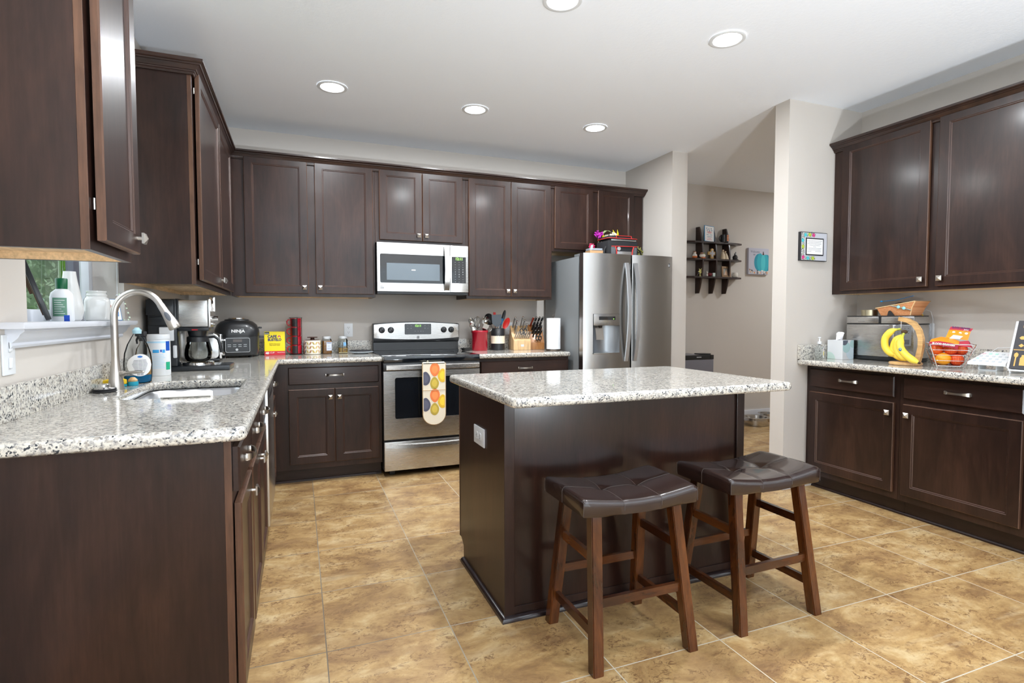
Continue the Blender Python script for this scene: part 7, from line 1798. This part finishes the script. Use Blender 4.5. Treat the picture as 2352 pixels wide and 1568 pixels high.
b = B(MWF); b.ball((0, 0, 0.014), 0.013, 8).ball((0, -0.004, 0.034), 0.009, 7).ball((-0.004, 0, 0.050), 0.004, 6, 0, (1, 1, 3)).ball((0.004, 0, 0.050), 0.004, 6, 0, (1, 1, 3)); b.obj('body', t, smooth=80)
t = thing('mint_box', 'small pale mint box on the bottom shelf', 'box', (5.170, Y0 - 0.02, Z3))
b = B(pm('mint', srgb(190, 206, 200), 0.6)); b.box(-0.016, 0.016, -0.015, 0.015, 0.0, 0.042, 0.003); b.obj('box_body', t)
t = thing('small_picture_frame', 'small antique bronze picture frame on the bottom shelf', 'picture frame', (5.352, 0.065, Z3), rot=(R(-4), 0, 0))
b = B(pm('antique_bronze', srgb(124, 98, 70), 0.45, 0.4, bump=0.4, bscale=150)); hole_front(b, -0.064, 0.064, 0.0, 0.122, -0.042, 0.042, 0.022, 0.100, 0.012, 0.0, 0.002); b.obj('frame', t, smooth=0)
b = B(pm('photo_grey', srgb(150, 150, 144), 0.5), pm('photo_skin', srgb(206, 176, 150), 0.5)); b.box(-0.046, 0.046, 0.0085, 0.0115, 0.018, 0.104); b.prism([(-0.03, 0.024), (0.034, 0.024), (0.022, 0.055), (0.006, 0.086), (-0.012, 0.058)], 0.0078, 0.0084, 'y', 1); b.obj('photo', t, smooth=0)
t = thing('white_cup', 'small white cup at the right of the bottom shelf', 'cup', (5.500, Y0, Z3))
b = B(MWF); b.lathe([(0, 0), (0.026, 0), (0.034, 0.012), (0.036, 0.035), (0.032, 0.055), (0.028, 0.056), (0.030, 0.035), (0, 0.01)], n=24); b.obj('body', t, smooth=60)
b = B(MWF); b.tube([(-0.033, 0, 0.045), (-0.048, 0, 0.042), (-0.048, 0, 0.022), (-0.034, 0, 0.016)], 0.004, 8); b.obj('handle', t, smooth=60)

# pumpkin canvas
t = thing('pumpkin_canvas', 'lavender grey canvas painted with a turquoise pumpkin', 'painting', (5.902, 0.1695, 1.885))
b = B(pm('lavender_canvas', srgb(178, 178, 190), 0.8)); b.box(-0.155, 0.155, -0.030, 0, -0.155, 0.155, 0.002); b.obj('canvas', t, smooth=0)
def pump(c, rx, rz, mat, o):
    b = B(mat); pts = [(max(-0.153, min(0.1535, c[0] + rx * math.cos(2 * math.pi * k / 30))), c[1] + rz * math.sin(2 * math.pi * k / 30)) for k in range(30)]
    b.prism(pts, o - 0.0006, o, 'y'); bmesh.ops.remove_doubles(b.bm, verts=b.bm.verts, dist=1e-6); b.obj('pumpkin_lobe', t, smooth=0)
T1, T2, T3 = pm('turquoise', srgb(42, 158, 172), 0.7), pm('light_turquoise', srgb(70, 180, 188), 0.7), pm('deep_turquoise', srgb(34, 134, 154), 0.7)
pump((0.0, -0.01), 0.070, 0.100, T3, -0.0302); pump((0.125, -0.015), 0.075, 0.098, T3, -0.0302); pump((0.02, -0.008), 0.050, 0.105, T1, -0.0310); pump((0.105, -0.015), 0.045, 0.100, T1, -0.0310); pump((0.065, -0.015), 0.036, 0.100, T2, -0.0318)
b = B(pm('brown_stem', srgb(84, 66, 62), 0.8)); b.prism([(0.052, 0.080), (0.085, 0.076), (0.076, 0.100), (0.070, 0.122), (0.062, 0.112), (0.064, 0.095)], -0.0325, -0.0319, 'y'); b.obj('stem_paint', t, smooth=0)
for i in range(26):
    x = random.uniform(-0.145, 0.145); z = -0.128 + random.uniform(-0.02, 0.022) + 0.02 * (x < -0.1); c_ = [srgb(214, 206, 192), srgb(98, 96, 100), srgb(206, 150, 112), srgb(232, 228, 218)][i % 4]
    b = B(pm('foliage_paint_' + 'abcd'[i % 4], c_, 0.8)); r = random.uniform(0.006, 0.013); b.prism([(x + r * (1 + 0.4 * math.cos(k * 2.1)) * math.cos(k * 0.785), z + r * (1 + 0.4 * math.cos(k * 2.1)) * math.sin(k * 0.785)) for k in range(8)], -0.0328 - i * 0.00002, -0.0322, 'y'); b.obj('foliage_paint', t, smooth=0)
text('canvas_script', 'Welcome', 0.040, pm('grey_script', srgb(128, 128, 140), 0.8), t, (-0.055, -0.0306, 0.112), sx=0.9)
text('canvas_script', 'fall', 0.028, MATS['grey_script'], t, (-0.070, -0.0306, 0.078))

t = thing('mini_fridge', 'small grey refrigerator with black top in the hallway', 'mini refrigerator', (4.668, -0.245, 0))
b = B(pm('mini_grey', srgb(122, 122, 132), 0.4, 0.3)); b.box(-0.24, 0.24, 0.045, 0.40, 0.015, 0.815, 0.003); b.box(-0.24, 0.24, 0.0, 0.042, 0.02, 0.775, 0.004); b.obj('body', t)
b = B(M_BLACK); b.box(-0.241, 0.241, -0.002, 0.044, 0.7755, 0.822, 0.003); b.obj('door_top', t)
b = B(M_BLACK); b.box(0.10, 0.23, 0.03, 0.14, 0.8225, 0.835, 0.003).box(0.195, 0.205, -0.004, 0.0, 0.785, 0.822); b.obj('hinge_cover', t)
b = B(M_MARK); b.box(0.015, 0.075, -0.0035, -0.0018, 0.797, 0.805); b.obj('badge', t, smooth=0)
def bowl(label, x, y, r=0.125):
    t = thing('pet_bowl', label, 'pet bowl', (x, y, 0.0004))
    b = B(pm('bowl_steel', (0.55, 0.54, 0.52, 1), 0.22, 1.0)); b.lathe([(0, 0), (r * 0.9, 0), (r * 0.92, 0.004), (r * 0.80, 0.075), (r * 0.80, 0.085), (r * 1.05, 0.088), (r * 1.05, 0.091), (r * 0.78, 0.091), (r * 0.70, 0.03), (0, 0.02)], n=40); b.obj('bowl', t, smooth=50)
bowl('large steel pet bowl on the hallway floor', 5.62, -0.14, 0.145)
bowl('second steel pet bowl partly hidden behind the wall stub', 5.935, 0.0, 0.10)
